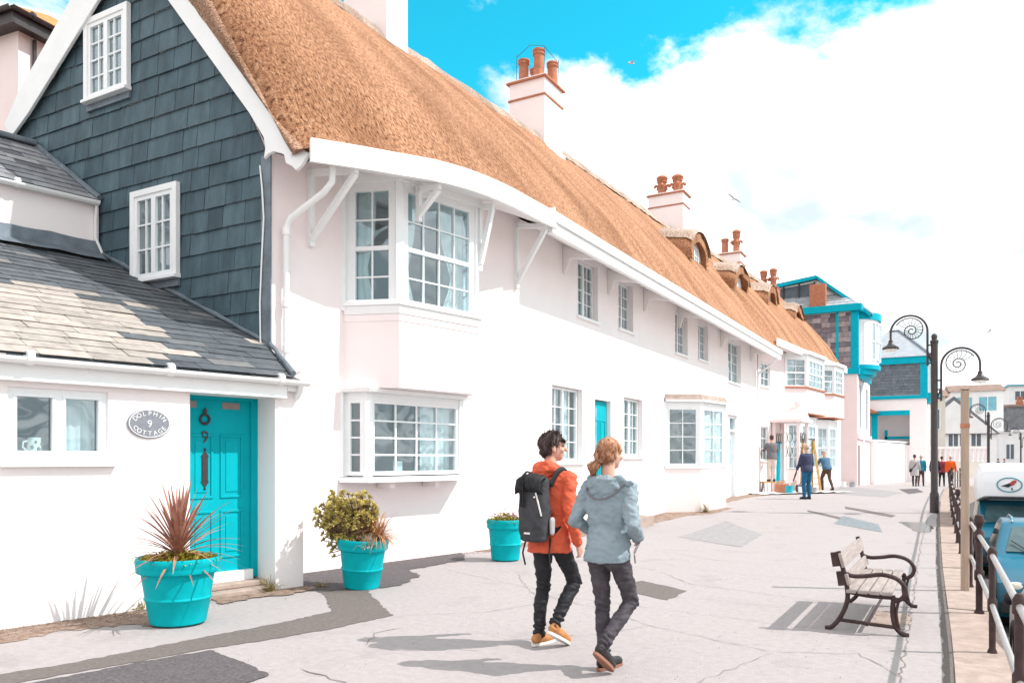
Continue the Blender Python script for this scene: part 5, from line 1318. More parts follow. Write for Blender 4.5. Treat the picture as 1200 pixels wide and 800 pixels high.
for k in range(9):
    az = rn.uniform(0, 6.28); d = Vector((math.cos(az), math.sin(az), -.2)); leaf(b, c + Vector((0, 0, .04)), d, rn.uniform(.25, .42), .014, 1.0, rn, 6)
b.tube([c, c + Vector((0, 0, .16))], [.035, .03], 8); obj('dry_leaf', b, 'dry_leaf', tr)
def ground_leaves(name, m, c, R, n, size, h, label, cat, seed, flowers=None):
    rn = random.Random(seed); b = B()
    for k in range(n):
        r = R * math.sqrt(rn.random()); a = rn.uniform(0, 6.28); p = c + Vector((r * math.cos(a), r * math.sin(a), rn.uniform(0, h) * (1.15 - r / R)))
        d = Vector((math.cos(a) * .7 + rn.uniform(-.6, .6), math.sin(a) * .7 + rn.uniform(-.6, .6), rn.uniform(.2, 1.2))); leaf(b, p, d, size * rn.uniform(.7, 1.4), size * rn.uniform(.25, .4), .6, rn, 3)
    o = tag(obj(name, b, m, base=c), label, cat)
    if flowers:
        b = B()
        for k in range(flowers[1]):
            r = R * math.sqrt(rn.random()) * .95; a = rn.uniform(0, 6.28); p = c + Vector((r * math.cos(a), r * math.sin(a), h * rn.uniform(.75, 1.35) * (1.15 - .5 * r / R)))
            for j in range(5):
                e = j * 1.257 + rn.random(); leaf(b, p, Vector((math.cos(e), math.sin(e), .5)), .022, .010, .2, rn, 2)
        obj('flower', b, flowers[0], o)
    return o
ground_leaves('ground_cover', 'lime_leaf', q + Vector((0, 0, .02)), .345, 1500, .045, .09, 'yellow-green ground cover filling the rim of the largest turquoise tub', 'plant', 3)
# second tub: round succulent bush and grass
q = pot((-6.29, 7.49, .01), .305, .60, .21, 'leaning turquoise tub under the bay windows with a yellow-green succulent bush', (rad(1.5), rad(4)))
rn = random.Random(21); b = B(); st = B()
heads = []
ce = q + Vector((-.21, -.05, .33))
for k in range(430):
    d = Vector((rn.gauss(0, 1), rn.gauss(0, 1), rn.gauss(0, 1))).normalized(); rr = rn.uniform(.55, 1.05) if rn.random() < .8 else rn.uniform(.2, .6)
    p = ce + Vector((d.x * .41, d.y * .36, d.z * .31)) * rr
    if p.z < q.z + .06 and (p - q).xy.length < .26: p.z = q.z + .08
    if noise.noise(p * 4.1) < -.30: continue
    heads.append((p, d))
for k in range(14):                # low branch hanging over the left rim
    heads.append((q + Vector((-.36 + rn.uniform(-.08, .08), -.16 + rn.uniform(-.08, .08), rn.uniform(-.17, .08))), Vector((-.5, -.5, -.2))))
for p, d in heads:
    u_ = (d + Vector((0, 0, .8))).normalized(); x_ = u_.orthogonal().normalized(); y_ = u_.cross(x_)
    nl = rn.randint(8, 12)
    for j in range(nl):
        a = j * 2.4; e = lerp(.25, 1.15, j / nl); leaf(b, p, (x_ * math.cos(a) + y_ * math.sin(a)) * math.cos(e) + u_ * math.sin(e), rn.uniform(.042, .062), rn.uniform(.014, .021), .1, rn, 3, .5)
    m = q + Vector((rn.uniform(-.10, .06), rn.uniform(-.08, .08), .02)); st.tube([m, m.lerp(p, .5) + Vector((0, 0, -.03)), p], [.010, .008, .005], 5)
sb = tag(obj('succulent_bush', b, 'succulent', base=q), 'rounded yellow-green succulent bush spilling over the left of the leaning tub', 'plant'); obj('stem', st, 'stem', sb)
def tuft(name, m, c, n, L, w, spread, label, seed, droop=.8):
    rn = random.Random(seed); b = B()
    for k in range(n):
        a = rn.uniform(0, 6.28); e = rn.uniform(.2, 1.4); d = Vector((math.cos(a) * math.cos(e) * spread, math.sin(a) * math.cos(e) * spread, math.sin(e)))
        leaf(b, c + Vector((rn.uniform(-.05, .05), rn.uniform(-.05, .05), 0)), d, L * rn.uniform(.6, 1.1), w, droop, rn, 5)
    return tag(obj(name, b, m, base=c), label, 'plant')
tuft('grass_tuft', 'orange_grass', q + Vector((.18, .06, .08)), 260, .40, .0035, 1.2, 'wispy orange-brown grass tuft at the right of the leaning tub', 4, 1.2)
tuft('grass_tuft', 'pale_tuft', q + Vector((.19, -.13, -.02)), 260, .17, .005, 1.3, 'low pale buff tuft below the orange grass on the leaning tub', 5, .5)
q = pot((-6.08, 10.62, .01), .29, .62, .215, 'turquoise tub with small pink flowers standing behind the man with the backpack')
ground_leaves('bedding_plant', 'lime_leaf', q + Vector((0, 0, .0)), .27, 700, .05, .16, 'low clump with tiny pink-purple flowers in the tub behind the man', 'plant', 8, ('pink_flower', 130))
for (p, n, L, s, lab) in (((-7.05, 6.75, 0), 90, .20, 6, 'dry brown weed tuft at the foot of the white pillar by door 9'), ((-7.36, 5.25, .02), 40, .12, 7, 'small dry weed at the base of the white wall left of the largest tub'), ((-6.1, 21.75, .1), 110, .34, 8, 'yellow-green weed growing at the foot of the rounded bay'), ((-6.75, 7.3, 0), 70, .10, 9, 'dry grass fringe in front of the white pillar')):
    tuft('weed_tuft', 'weed', Vector(p), n, L, .004, 1.1, lab, s, .7)

# ------------------------------------------------------------------ vehicles on the lower road
mk('blue_car_paint', (.003, .10, .165), .28, .05, 2., spec=.5); mk('white_car_paint', (.76, .78, .80), .3, .02, 2.); mk('silver_paint', (.50, .53, .56), .28, .04, 2., metal=.4)
mk('rubber', (.025, .025, .027), .8, .2, 30.); mk('car_glass', (.05, .10, .11), .06, .3, 3., spec=.8); mk('headlight', (.62, .58, .50), .12, .2, 14.); mk('chrome', (.6, .6, .6), .2, .05, 5., metal=1.); mk('trim_black', (.03, .03, .033), .5, .2, 20.); mk('logo_red', (.45, .06, .06), .5); mk('logo_blue', (.06, .25, .34), .5); mk('plate_white', (.7, .7, .66), .4)
RZ = -.95
def vehicle(name, label, x, yf, dirn, W, prof, belt, taper, paint, wheels, glass=(), extra=None, L=4.2):
    """prof = closed side outline (distance behind the nose, height); dirn -1: nose towards -y"""
    t = thing(name, label, 'van' if 'van' in name else 'car', (x, yf, RZ))
    def P(a, s, z, o=0):
        hw = W / 2 - max(0, z - belt) * taper
        return Vector((x + s * (hw + o), yf - dirn * a, RZ + z))
    b = B(); loops = []; cx = sum(p[0] for p in prof) / len(prof); cz = sum(p[1] for p in prof) / len(prof)
    for s, k in ((-1, .975), (-.97, .992), (-.8, 1), (0, 1.004), (.8, 1), (.97, .992), (1, .975)):
        loops.append([b.V(P(cx + (a - cx) * k, s, cz + (z - cz) * k)) for a, z in prof])
    n = len(prof)
    for p, q in zip(loops, loops[1:]):
        for i in range(n): b.F((p[i], p[(i + 1) % n], q[(i + 1) % n], q[i]), True)
    b.F(loops[0][::-1]); b.F(loops[-1])
    body = obj('body', b, paint, t, sharp=28)
    for ax in wheels:
        for s in (-1, 1):
            b = B(); R = .31; c = P(ax, s, R, -.09)
            rot = Matrix.Rotation(math.pi / 2, 3, 'Y')
            b.lathe(c, [(R * .62, -.09), (R * .93, -.095), (R, -.06), (R, .06), (R * .93, .095), (R * .62, .09)], 28, True, rot); wh = obj('wheel', b, 'rubber', t, sharp=50)
            b = B(); b.lathe(c, [(R * .63, -.075), (R * .6, .06), (R * .2, .05 * s), (0, .06 * s)], 20, True, rot); obj('rim', b, 'chrome', wh)
            b = B(); arc = [P(ax + (R + .05) * math.cos(k / 12 * math.pi), s, R + (R + .05) * math.sin(k / 12 * math.pi), -.012) for k in range(13)]; b.tube(arc, .03, 6); b.poly([p for p in arc]); obj('wheel_arch', b, 'trim_black', t)
    for (nm, pts, mm) in glass:
        b = B(); b.prism([P(*p) for p in pts], Vector((0, -dirn * -.0, .0)) + Vector((0, dirn * .012, .012)) if nm == 'windscreen' or nm == 'rear_window' else Vector((.012 * (1 if pts[0][1] > 0 else -1), 0, 0))); obj(nm, b, mm, t)
    return t, P, body
HATCH = [(0.02, .38), (0, .55), (.06, .72), (.35, .86), (1.0, .98), (1.25, 1.02), (1.95, 1.42), (2.4, 1.50), (3.2, 1.48), (3.75, 1.36), (4.1, .98), (4.2, .8), (4.2, .4), (4.1, .25), (.15, .22)]
def dress_front(t, P, W, z0, plate=True):
    for s in (-1, 1):
        b = B(); b.ball(P(.10, s * .74, z0), (.16, .07, .085), 14, 8); hl = obj('headlight', b, 'headlight', t); 
        b = B(); b.ball(P(1.35, s * 1.09, 1.02), (.07, .05, .07), 10, 6); obj('wing_mirror', b, 'trim_black', t)
    b = B(); b.prism([P(-.03, -.96, .30), P(-.03, .96, .30), P(-.03, .96, .46), P(-.03, -.96, .46)], P(.12, 0, 0) - P(0, 0, 0)); bevel(obj('bumper', b, 'trim_black', t), .02)
    b = B(); b.prism([P(.0, -.45, .60), P(.0, .45, .60), P(.02, .45, .68), P(.02, -.45, .68)], P(.05, 0, 0) - P(0, 0, 0)); obj('grille', b, 'trim_black', t)
    if plate: b = B(); b.prism([P(-.045, -.28, .33), P(-.045, .28, .33), P(-.045, .28, .44), P(-.045, -.28, .44)], P(.014, 0, 0) - P(0, 0, 0)); obj('number_plate', b, 'plate_white', t)
GL = [('windscreen', [(1.30, -.84, 1.05), (1.30, .84, 1.05), (1.90, .80, 1.395), (1.90, -.80, 1.395)], 'car_glass'), ('rear_window', [(3.80, -.8, 1.34), (3.80, .8, 1.34), (4.08, .84, 1.02), (4.08, -.84, 1.02)], 'car_glass')]
for s in (-1, 1): GL += [('side_window', [(1.55, s, 1.04), (2.45, s, 1.02), (2.45, s, 1.40), (2.05, s, 1.40)], 'car_glass'), ('side_window', [(2.52, s, 1.02), (3.6, s, 1.02), (3.45, s, 1.36), (2.52, s, 1.40)], 'car_glass')]
t, P, body = vehicle('parked_car', 'blue car facing the viewer beyond the silver car, below the railing', 1.36, 13.4, -1, 1.76, HATCH, .95, .28, 'blue_car_paint', (.78, 3.3), GL)
dress_front(t, P, 1.76, .66)
b = B()
for s in (-.45, .35): b.beam(P(1.22, s, 1.05), P(1.48, s - .35, 1.22), .012, .012)
obj('wiper', b, 'trim_black', t)
for s in (-.82, .82):
    b = B(); b.tube([P(2.1, s, 1.47), P(2.2, s, 1.53), P(3.3, s, 1.52), P(3.4, s, 1.46)], .016, 6); obj('roof_rail', b, 'chrome', t)
t, P, body = vehicle('parked_car', 'silver car nearest the viewer, its round lamp and wheel showing through the railing', 1.38, 11.35, 1, 1.70, HATCH, .95, .28, 'silver_paint', (.78, 3.3), GL)
dress_front(t, P, 1.70, .70)
VAN = [(0.02, .38), (0, .55), (.05, .85), (.25, 1.0), (.62, 1.08), (1.15, 1.52), (1.3, 1.60), (4.6, 1.60), (4.72, 1.5), (4.75, .5), (4.7, .25), (.15, .22)]
GV = [('windscreen', [(.66, -.86, 1.12), (.66, .86, 1.12), (1.08, .84, 1.47), (1.08, -.84, 1.47)], 'car_glass')]
for s in (-1, 1): GV += [('side_window', [(1.0, s, 1.08), (1.75, s, 1.06), (1.75, s, 1.48), (1.3, s, 1.48)], 'car_glass'), ('side_window', [(1.95, s, 1.08), (3.1, s, 1.08), (3.1, s, 1.48), (1.95, s, 1.48)], 'car_glass'), ('side_window', [(3.25, s, 1.08), (4.5, s, 1.08), (4.45, s, 1.48), (3.25, s, 1.48)], 'car_glass')]
t, P, body = vehicle('camper_van', 'blue camper van with a tall white raised roof carrying a bird emblem in an oval', 1.28, 19.6, -1, 1.9, VAN, 1.05, .14, 'blue_car_paint', (.8, 3.7), GV)
t['category'] = 'van'
dress_front(t, P, 1.9, .72)
b = B(); loops = []
for a, z0, z1, k in ((.75, 1.70, 2.05, .86), (.82, 1.64, 2.26, .95), (1.0, 1.60, 2.34, .99), (1.6, 1.58, 2.41, 1), (4.0, 1.58, 2.41, 1), (4.6, 1.58, 2.3, .98), (4.75, 1.62, 1.9, .92)):
    L = []
    for s, zz in ((-1.07, 0), (-1.09, .25), (-1.05, .75), (-.97, .95), (-.8, 1), (.8, 1), (.97, .95), (1.05, .75), (1.09, .25), (1.07, 0)): L.append(b.V(Vector((1.28 + s * .88 * k, 19.6 + a, RZ + lerp(z0, z1, zz)))))
    loops.append(L)
for p, q in zip(loops, loops[1:]):
    for i in range(len(p)): b.F((p[i], p[(i + 1) % len(p)], q[(i + 1) % len(p)], q[i]), True)
b.F(loops[0][::-1]); b.F(loops[-1])
rf = obj('raised_roof', b, 'white_car_paint', t, sharp=45)
b = B(); b.tube([P(4.6, -1.0, 1.585), P(1.2, -1.02, 1.585), P(.8, -.95, 1.62), P(.72, -.8, 1.66), P(.72, .8, 1.66), P(.8, .95, 1.62), P(1.2, 1.02, 1.585), P(4.6, 1.0, 1.585)], .03, 6); obj('roof_seal', b, 'trim_black', t)
# emblem on the front of the raised roof
def E(u_, v_, o=.0): return Vector((.95 + u_, 19.6 + .755 - (.02 + o) + v_ * .06, RZ + 1.95 + v_ * .95))
b = B(); b.tube([E(.23 * math.cos(k / 28 * 6.2832), .16 * math.sin(k / 28 * 6.2832)) for k in range(28)], .012, 6, closed=True); em = obj('emblem', b, 'logo_blue', rf)
b = B(); b.prism([E(-.16, -.03), E(-.02, -.06), E(.06, .0), E(.02, .05), E(-.06, .01)], (0, -.008, 0)); b.prism([E(.03, -.07), E(.055, -.07), E(.07, -.12), E(.04, -.12)], (0, -.008, 0)); obj('bird_wing', b, 'trim_black', em)
b = B(); b.prism([E(.0, .02, .006), E(.06, -.02, .006), E(.12, .05, .006), E(.14, .08, .006), E(.10, .11, .006), E(.05, .09, .006)], (0, -.008, 0)); obj('bird_body', b, 'logo_red', em)

# ------------------------------------------------------------------ painters' gear
mk('yellow_wood', (.52, .33, .12), .7, .15, 4.); mk('canvas', (.72, .68, .64), .9, .08, 3.); mk('tin', (.35, .36, .38), .35, .2, 8., metal=.6); mk('tool_dark', (.06, .06, .07), .6, .4, 9.); mk('paint_blue', (.02, .35, .45), .5)
lx, ly = -5.75, 36.6; lz = GZ(0, ly)
LD = thing('stepladder', 'tall yellow wooden stepladder splashed with paint beside the leaning painter', 'ladder', (lx, ly, lz))
fl = Fr((lx, ly), (.872, .489)); b = B()
for s in (-.42, .42):
    b.beam(fl(s, .35, lz), fl(s * .55, 0, lz + 2.2), .09, .05, fl.n)
b2 = B()
for s in (-.36, .36): b2.beam(fl(s, -.45, lz), fl(s * .55, -.03, lz + 2.15), .07, .04, fl.n)
obj('stile', b, 'yellow_wood', LD); obj('back_stay', b2, 'yellow_wood', LD)
for k in range(1, 8):
    f = k / 8; b = B(); w = lerp(.40, .24, f); b.box(fl, -w, w, lerp(.35, 0, f) - .06, lerp(.35, 0, f) + .05, lz + 2.2 * f - .015, lz + 2.2 * f + .015); obj('tread', b, 'yellow_wood', LD)
b = B(); b.box(fl, -.27, .27, -.1, .1, lz + 2.2, lz + 2.24); obj('top_cap', b, 'trim_black', LD)
sx, sy = -6.62, 33.35; sz = GZ(0, sy)
fs = Fr((sx, sy), (.872, .489))
SP = thing('work_platform', 'short trestle step under the painter in cream trousers', 'step', (sx, sy, sz)); b = B(); b.box(fs, -.42, .42, -.2, .2, sz + .40, sz + .45); obj('board', b, 'yellow_wood', SP)
for s in (-.36, .36):
    b = B(); b.beam(fs(s, -.2, sz), fs(s, -.04, sz + .4), .05, .05); b.beam(fs(s, .2, sz), fs(s, .04, sz + .4), .05, .05); obj('leg', b, 'tin', SP)
b = B(); n = 16; rn = random.Random(2); g = []
fd = Fr((-6.2, 32.6), (.55, .83))
for j in range(9):
    g.append([b.V(fd(-1.6 + i * .33 + rn.uniform(-.05, .05), -.7 + j * .19 + rn.uniform(-.05, .05), GZ(0, 32 + i * .3) + .03 + .07 * abs(noise.noise(Vector((i * .6, j * .6, 1)))))) for i in range(n)])
for p, q in zip(g, g[1:]):
    for i in range(n - 1): b.F((p[i], p[i + 1], q[i + 1], q[i]), True)
tag(obj('dust_sheet', b, 'canvas', base=(-6.2, 32.6, GZ(0, 32.6))), 'crumpled white dust sheet spread under the painters before the rose cottage', 'dust sheet')
def bucket(x, y, r, h, m, label, name='paint_tin', cat='tin'):
    z = GZ(0, y) + .05; o = Vector((x, y, z)); b = B(); b.lathe(o, [(r * .92, 0), (r, .01), (r, h), (r * .95, h), (r * .93, h * .9), (0, h * .88)], 16); t = tag(obj(name, b, m, base=o), label, cat, 'painters gear by the rose cottage')
    b = B(); b.tube([o + Vector((-r, 0, h * .95)), o + Vector((-r * .6, -.03, h * 1.3)), o + Vector((r * .6, -.03, h * 1.3)), o + Vector((r, 0, h * .95))], .008, 5); obj('handle', b, 'tin', t)
bucket(-5.75, 32.2, .14, .28, 'paint_blue', 'blue paint tin on the dust sheet'); bucket(-5.35, 32.5, .12, .24, 'white_paint', 'white paint tin near the man in navy'); bucket(-5.0, 33.2, .11, .2, 'tin', 'small grey tin at the end of the dust sheet'); bucket(-4.75, 40.2, .13, .26, 'white_paint', 'white tub at the foot of the slate hung house'); bucket(-4.45, 41., .13, .24, 'tin', 'grey tin beside the white tub at the slate hung house')
for (x, y, w, d, h, m, lab, nm) in ((-6.25, 32.35, .5, .3, .34, 'terracotta', 'brown crate on the dust sheet below the porch', 'crate'), (-5.55, 33.0, .55, .32, .28, 'tool_dark', 'dark tool bag lying on the dust sheet', 'tool_bag')):
    z = GZ(0, y) + .06; f = Fr((x, y), (.872, .489)); b = B(); b.box(f, 0, w, -d, 0, z, z + h); 
    t = tag(bevel(obj(nm, b, m, base=(x, y, z)), .04, 3), lab, 'box' if nm == 'crate' else 'bag')
    b = B(); b.tube([f(w * .2, -d / 2, z + h), f(w * .3, -d / 2, z + h + .12), f(w * .7, -d / 2, z + h + .12), f(w * .8, -d / 2, z + h)], .018, 6); obj('handle', b, m, t)

# ------------------------------------------------------------------ gulls
mk('gull_white', (.62, .62, .62), .8); mk('gull_grey', (.45, .46, .48), .8)
def gull(p, span, roll, yaw, label):
    t = thing('seagull', label, 'gull', p, 'gulls in the sky'); o = Vector(p); R_ = Matrix.Rotation(yaw, 3, 'Z') @ Matrix.Rotation(roll, 3, 'Y'); k = span / 1.3
    b = B(); 
    pts = [(-.26, .0), (-.2, .02), (-.08, .06), (.08, .07), (.18, .05), (.24, .045), (.29, .015), (.32, 0)]
    b.tube([o + R_ @ Vector((0, y * k, 0)) for y, r in pts], [max(.002, r * k) for y, r in pts], 8); bd = obj('body', b, 'gull_white', t)
    for s in (-1, 1):
        b = B(); L = []
        for x, y0, y1, z in ((.04, -.08, .10, .02), (.22, -.05, .14, .09), (.42, -.06, .10, .08), (.58, -.10, .02, .04), (.66, -.14, -.10, .01)):
            L.append([b.V(o + R_ @ Vector((s * x * k, y0 * k, z * k))), b.V(o + R_ @ Vector((s * x * k, y1 * k, z * k + .012 * k))), b.V(o + R_ @ Vector((s * x * k, y1 * k, z * k)))])
        for p_, q_ in zip(L, L[1:]):
            for i in range(3): b.F((p_[i], p_[(i + 1) % 3], q_[(i + 1) % 3], q_[i]), True)
        obj('wing', b, 'gull_grey', t)
gull((-11.1, 45.38, 16.26), .9, .5, .8, 'gull gliding above the chimneys over the dormers')
gull((2.02, 69.95, 11.2), .9, .2, 1.9, 'gull far off to the right above the lamps')
gull((-14.35, 37.82, 21.44), .9, -.3, 2.4, 'gull high against the blue sky right of the tall chimney')

# ------------------------------------------------------------------ loose grit along the foot of the walls, a card in the bay window
mk('grit', (.26, .20, .165), .9, .45, 60.)
rn = random.Random(77); b = B()
def stone(x, y, r):
    z = GZ(0, y) + .006; c = Vector((x, y, z + r * .3)); v = [b.V(c + Vector((rn.uniform(.6, 1) * r * dx, rn.uniform(.6, 1) * r * dy, rn.uniform(.5, .9) * r * dz))) for dx, dy, dz in ((1, 0, 0), (0, 1, 0), (-1, 0, 0), (0, -1, 0), (0, 0, 1), (0, 0, -1))]
    for q in ((0, 1, 4), (1, 2, 4), (2, 3, 4), (3, 0, 4), (1, 0, 5), (2, 1, 5), (3, 2, 5), (0, 3, 5)): b.F([v[k] for k in q])
for k in range(1500):
    s_ = rn.uniform(-1.5, 3.3); t = abs(rn.gauss(0, .16)) + .01
    if 1.8 < s_ < 2.85: t += .02
    p_ = FL(s_, t, 0); stone(p_.x, p_.y, rn.uniform(.003, .010) * (1.6 if rn.random() < .06 else 1))
for k in range(1300):
    s_ = rn.uniform(0, L1); t = abs(rn.gauss(0, .22)) + .01; p_ = F1(s_, t, 0); stone(p_.x, p_.y, rn.uniform(.003, .010))
for k in range(900):
    y = rn.uniform(12.6, 21); stone(-7.1 + abs(rn.gauss(0, .18)) + .01, y, rn.uniform(.004, .011))
for k in range(500): stone(rn.uniform(-5.5, -.4), rn.uniform(3.4, 11), rn.uniform(.0025, .006))
g_ = obj('grit', b, 'grit'); g_['kind'] = 'stuff'
f = Fr.two(LO[1], LO[2]); b = B(); b.box(f, .62, .80, -.16, -.15, 1.37, 1.52)
tag(obj('notice_card', b, 'white_paint', base=tuple(f(.7, -.155, 1.37))), 'small white card standing inside the lower bay window', 'card')
# ------------------------------------------------------------------ people
mk('skin', (.58, .34, .26), .5, .06, 12.); mk('hair_dark', (.035, .022, .022), .6, .4, 30., .008, 60, col2=(.10, .07, .065), stretch=(1, 1, .35)); mk('hair_red', (.27, .115, .06), .5, .3, 30., .006, 60, col2=(.52, .28, .17), stretch=(1, 1, .35)); mk('hair_grey', (.30, .27, .25), .7, .2, 30.)
mk('orange_jacket', (.62, .105, .05), .6, .1, 5., .003, 90); mk('blue_jacket', (.20, .255, .29), .6, .10, 5., .003, 90, col2=(.25, .31, .345)); mk('jacket_lining', (.16, .14, .155), .7, .1, 6.)
mk('black_jeans', (.020, .020, .024), .6, .35, 9., .004, 60); mk('grey_jeans', (.042, .036, .044), .7, .35, 9., .004, 70, col2=(.085, .074, .085))
mk('tan_boot', (.46, .20, .075), .65, .15, 8.); mk('sole_white', (.70, .68, .64), .6); mk('black_shoe', (.03, .027, .028), .5); mk('sole_tan', (.27, .13, .09), .7); mk('pack_grey', (.052, .052, .058), .75, .2, 14., .004, 120); mk('pack_dark', (.022, .022, .025), .6, .2, 14.); mk('strap_black', (.018, .018, .02), .6)
mk('grey_fleece', (.15, .14, .15), .9, .1, 9.); mk('cream_cloth', (.62, .52, .46), .85, .1, 7.); mk('navy_cloth', (.045, .05, .095), .85, .2, 9.); mk('denim', (.015, .10, .20), .8, .2, 9.); mk('blue_shirt', (.06, .14, .22), .8, .1, 7.); mk('brown_cloth', (.12, .07, .055), .85, .2, 9.); mk('pale_coat', (.42, .40, .40), .8, .1, 7.); mk('teal_coat', (.02, .20, .30), .8, .1, 7.); mk('red_coat', (.25, .035, .06), .8, .1, 7.); mk('bright_orange', (.75, .12, .02), .8, .1, 7.); mk('dark_cloth', (.035, .033, .04), .85, .2, 9.); mk('hat_red', (.3, .04, .06), .8)
V3 = Vector
def folds(q, amp, freq, seed):
    """cloth folds pushed along the normals"""
    me = bpy.data.meshes.new('t'); me.from_pydata(q.v, [], q.f); me.update()
    no = [v.normal.copy() for v in me.vertices]; bpy.data.meshes.remove(me)
    for i, p in enumerate(q.v):
        n = noise.fractal(V3((p.x * freq[0] + seed, p.y * freq[1], p.z * freq[2] + .7 * math.sin(p.x * 9 + seed))), .8, 2., 3)
        q.v[i] = p + no[i] * amp * n
    return q
def loft(b, rings, n=20):
    """rings: (x, y, z, rx, ry)"""
    R = []
    for x, y, z, rx_, ry in rings: R.append([b.V((x + rx_ * math.cos(2 * math.pi * k / n), y + ry * math.sin(2 * math.pi * k / n), z)) for k in range(n)])
    for p, q in zip(R, R[1:]):
        for k in range(n): b.F((p[k], p[(k + 1) % n], q[(k + 1) % n], q[k]), True)
    b.F(R[0][::-1]); b.F(R[-1])
def person(label, loc, heading, H, pose, wear, vox=.011, lean=0., group=None, build=1.):
    """pose: joints in metres for a 1.78 m figure, x right, y forward, z up"""
    k = H / 1.78
    X = Matrix.Translation(loc) @ Matrix.Rotation(-heading, 4, 'Z') @ Matrix.Scale(k, 4)
    J = {n: V3(p) for n, p in pose.items() if isinstance(p, tuple) and len(p) == 3}
    hy = pose.get('head_yaw', 0.); hp = pose.get('head_pitch', 0.)
    sh = J.get('chest', V3((0, 0, 1.30))); hip = J.get('pelvis', V3((0, 0, .93)))
    nk = J.get('neck', V3((0, -.005, 1.47)))
    HR = Matrix.Rotation(-hy, 3, 'Z') @ Matrix.Rotation(-hp, 3, 'X')
    hc = nk + V3((0, .015, .185)) + V3((0, .03 * 0, 0))
    def h(x, y, z): return hc + HR @ V3((x, y, z))
    def put(q): q.v = [X @ v for v in q.v]; return q
    fine = vox < .015
    b = B()
    rh = HR
    b.ball(h(0, -.012, .035), (.076, .098, .090), 18, 12, rh); b.ball(h(0, .022, -.022), (.064, .074, .088), 18, 12, rh); b.ball(h(0, .048, -.075), (.040, .040, .036), 12, 8, rh)
    if fine:
        b.capsule(h(0, .092, .018), h(0, .116, -.022), .010, .015, 8); b.ball(h(0, .086, -.055), (.026, .014, .007), 10, 6, rh); b.ball(h(0, .084, -.066), (.022, .013, .007), 10, 6, rh)
        b.capsule(h(-.042, .084, .032), h(.042, .084, .032), .011, .011, 8)
        for s in (-1, 1): b.ball(h(s * .045, .066, -.022), (.024, .022, .022), 10, 6, rh)
    for s in (-1, 1): b.ball(h(s * .077, -.006, -.005), (.011, .021, .034), 10, 8, rh @ Matrix.Rotation(s * .3, 3, 'Z'))
    b.capsule(nk + V3((0, -.02, -.06)), h(0, -.022, -.05), .056, .052, 16)
    # trunk under the clothes, limbs
    loft(b, [(hip.x, hip.y, hip.z - .10, .10, .08), (hip.x, hip.y, hip.z, .135, .095), (lerp(hip.x, sh.x, .5), lerp(hip.y, sh.y, .5), lerp(hip.z, sh.z, .5), .115, .085), (sh.x, sh.y, sh.z, .145, .095), (nk.x, nk.y - .01, nk.z - .08, .10, .06)], 18)
    for s, n in ((-1, 'l'), (1, 'r')):
        S_, E_, W_ = J[n + 'sh'], J[n + 'el'], J[n + 'wr']
        b.capsule(nk + V3((s * .03, -.01, -.08)), S_, .05, .045); b.capsule(S_, E_, .042, .034); b.capsule(E_, W_, .034, .024)
        K_, A_, T_ = J[n + 'kn'], J[n + 'an'], J[n + 'toe']; hj = hip + V3((s * .085, 0, -.03))
        b.capsule(hj, K_, .060, .040); b.capsule(K_, A_, .038, .032); b.capsule(A_ + V3((0, 0, -.02)), T_, .032, .025)
        # hand: palm, four fingers and a thumb
        f = J.get(n + 'hd', (W_ - E_)).normalized() if n + 'hd' in J else (W_ - E_).normalized()
        side = V3((0, 1, 0)); side = (side - f * side.dot(f)).normalized(); pn = f.cross(side) * (-s)
        pc = W_ + f * .045
        b.capsule(W_ - f * .01, pc, .026, .034, 12, .55, pn); b.capsule(pc - side * .015, pc + f * .035 - side * .018, .022, .020, 10, .6, pn); b.capsule(pc + side * .015, pc + f * .035 + side * .018, .022, .020, 10, .6, pn)
        if fine:
            for q, L in ((-.027, .058), (-.009, .072), (.009, .076), (.027, .068)):
                a0 = pc + f * .035 + side * q; a1 = a0 + f * L * .5 + pn * .010; a2 = a1 + f * L * .30 + pn * .022
                b.capsule(a0, a1, .0090, .0085, 8); b.capsule(a1, a2, .0085, .0070, 8)
            t0 = W_ + f * .02 + side * .025; t1 = t0 + f * .035 + side * .024 + pn * .012; t2 = t1 + f * .03 + side * .004 + pn * .012
            b.capsule(t0, t1, .012, .010, 8); b.capsule(t1, t2, .010, .0085, 8)
        else: b.capsule(pc + f * .03, pc + f * .10 + pn * .02, .022, .014, 8, .7)
    q = put(blob(b, (.0062 if fine else vox * .8), 3 if fine else 2))
    body = obj('person', q, wear.get('skin', 'skin'), base=tuple(loc), sharp=0)
    tag(body, label, 'person', group)
    if fine:
        e = B()
        for s in (-1, 1): e.ball(h(s * .031, .082, .012), (.011, .008, .0075), 10, 6, rh)
        obj('eye', put(e), 'black_shoe', body)
        e = B()
        for s in (-1, 1): e.capsule(h(s * .018, .094, .036), h(s * .048, .086, .036), .005, .004, 6)
        obj('eyebrow', put(e), wear['hair'], body)
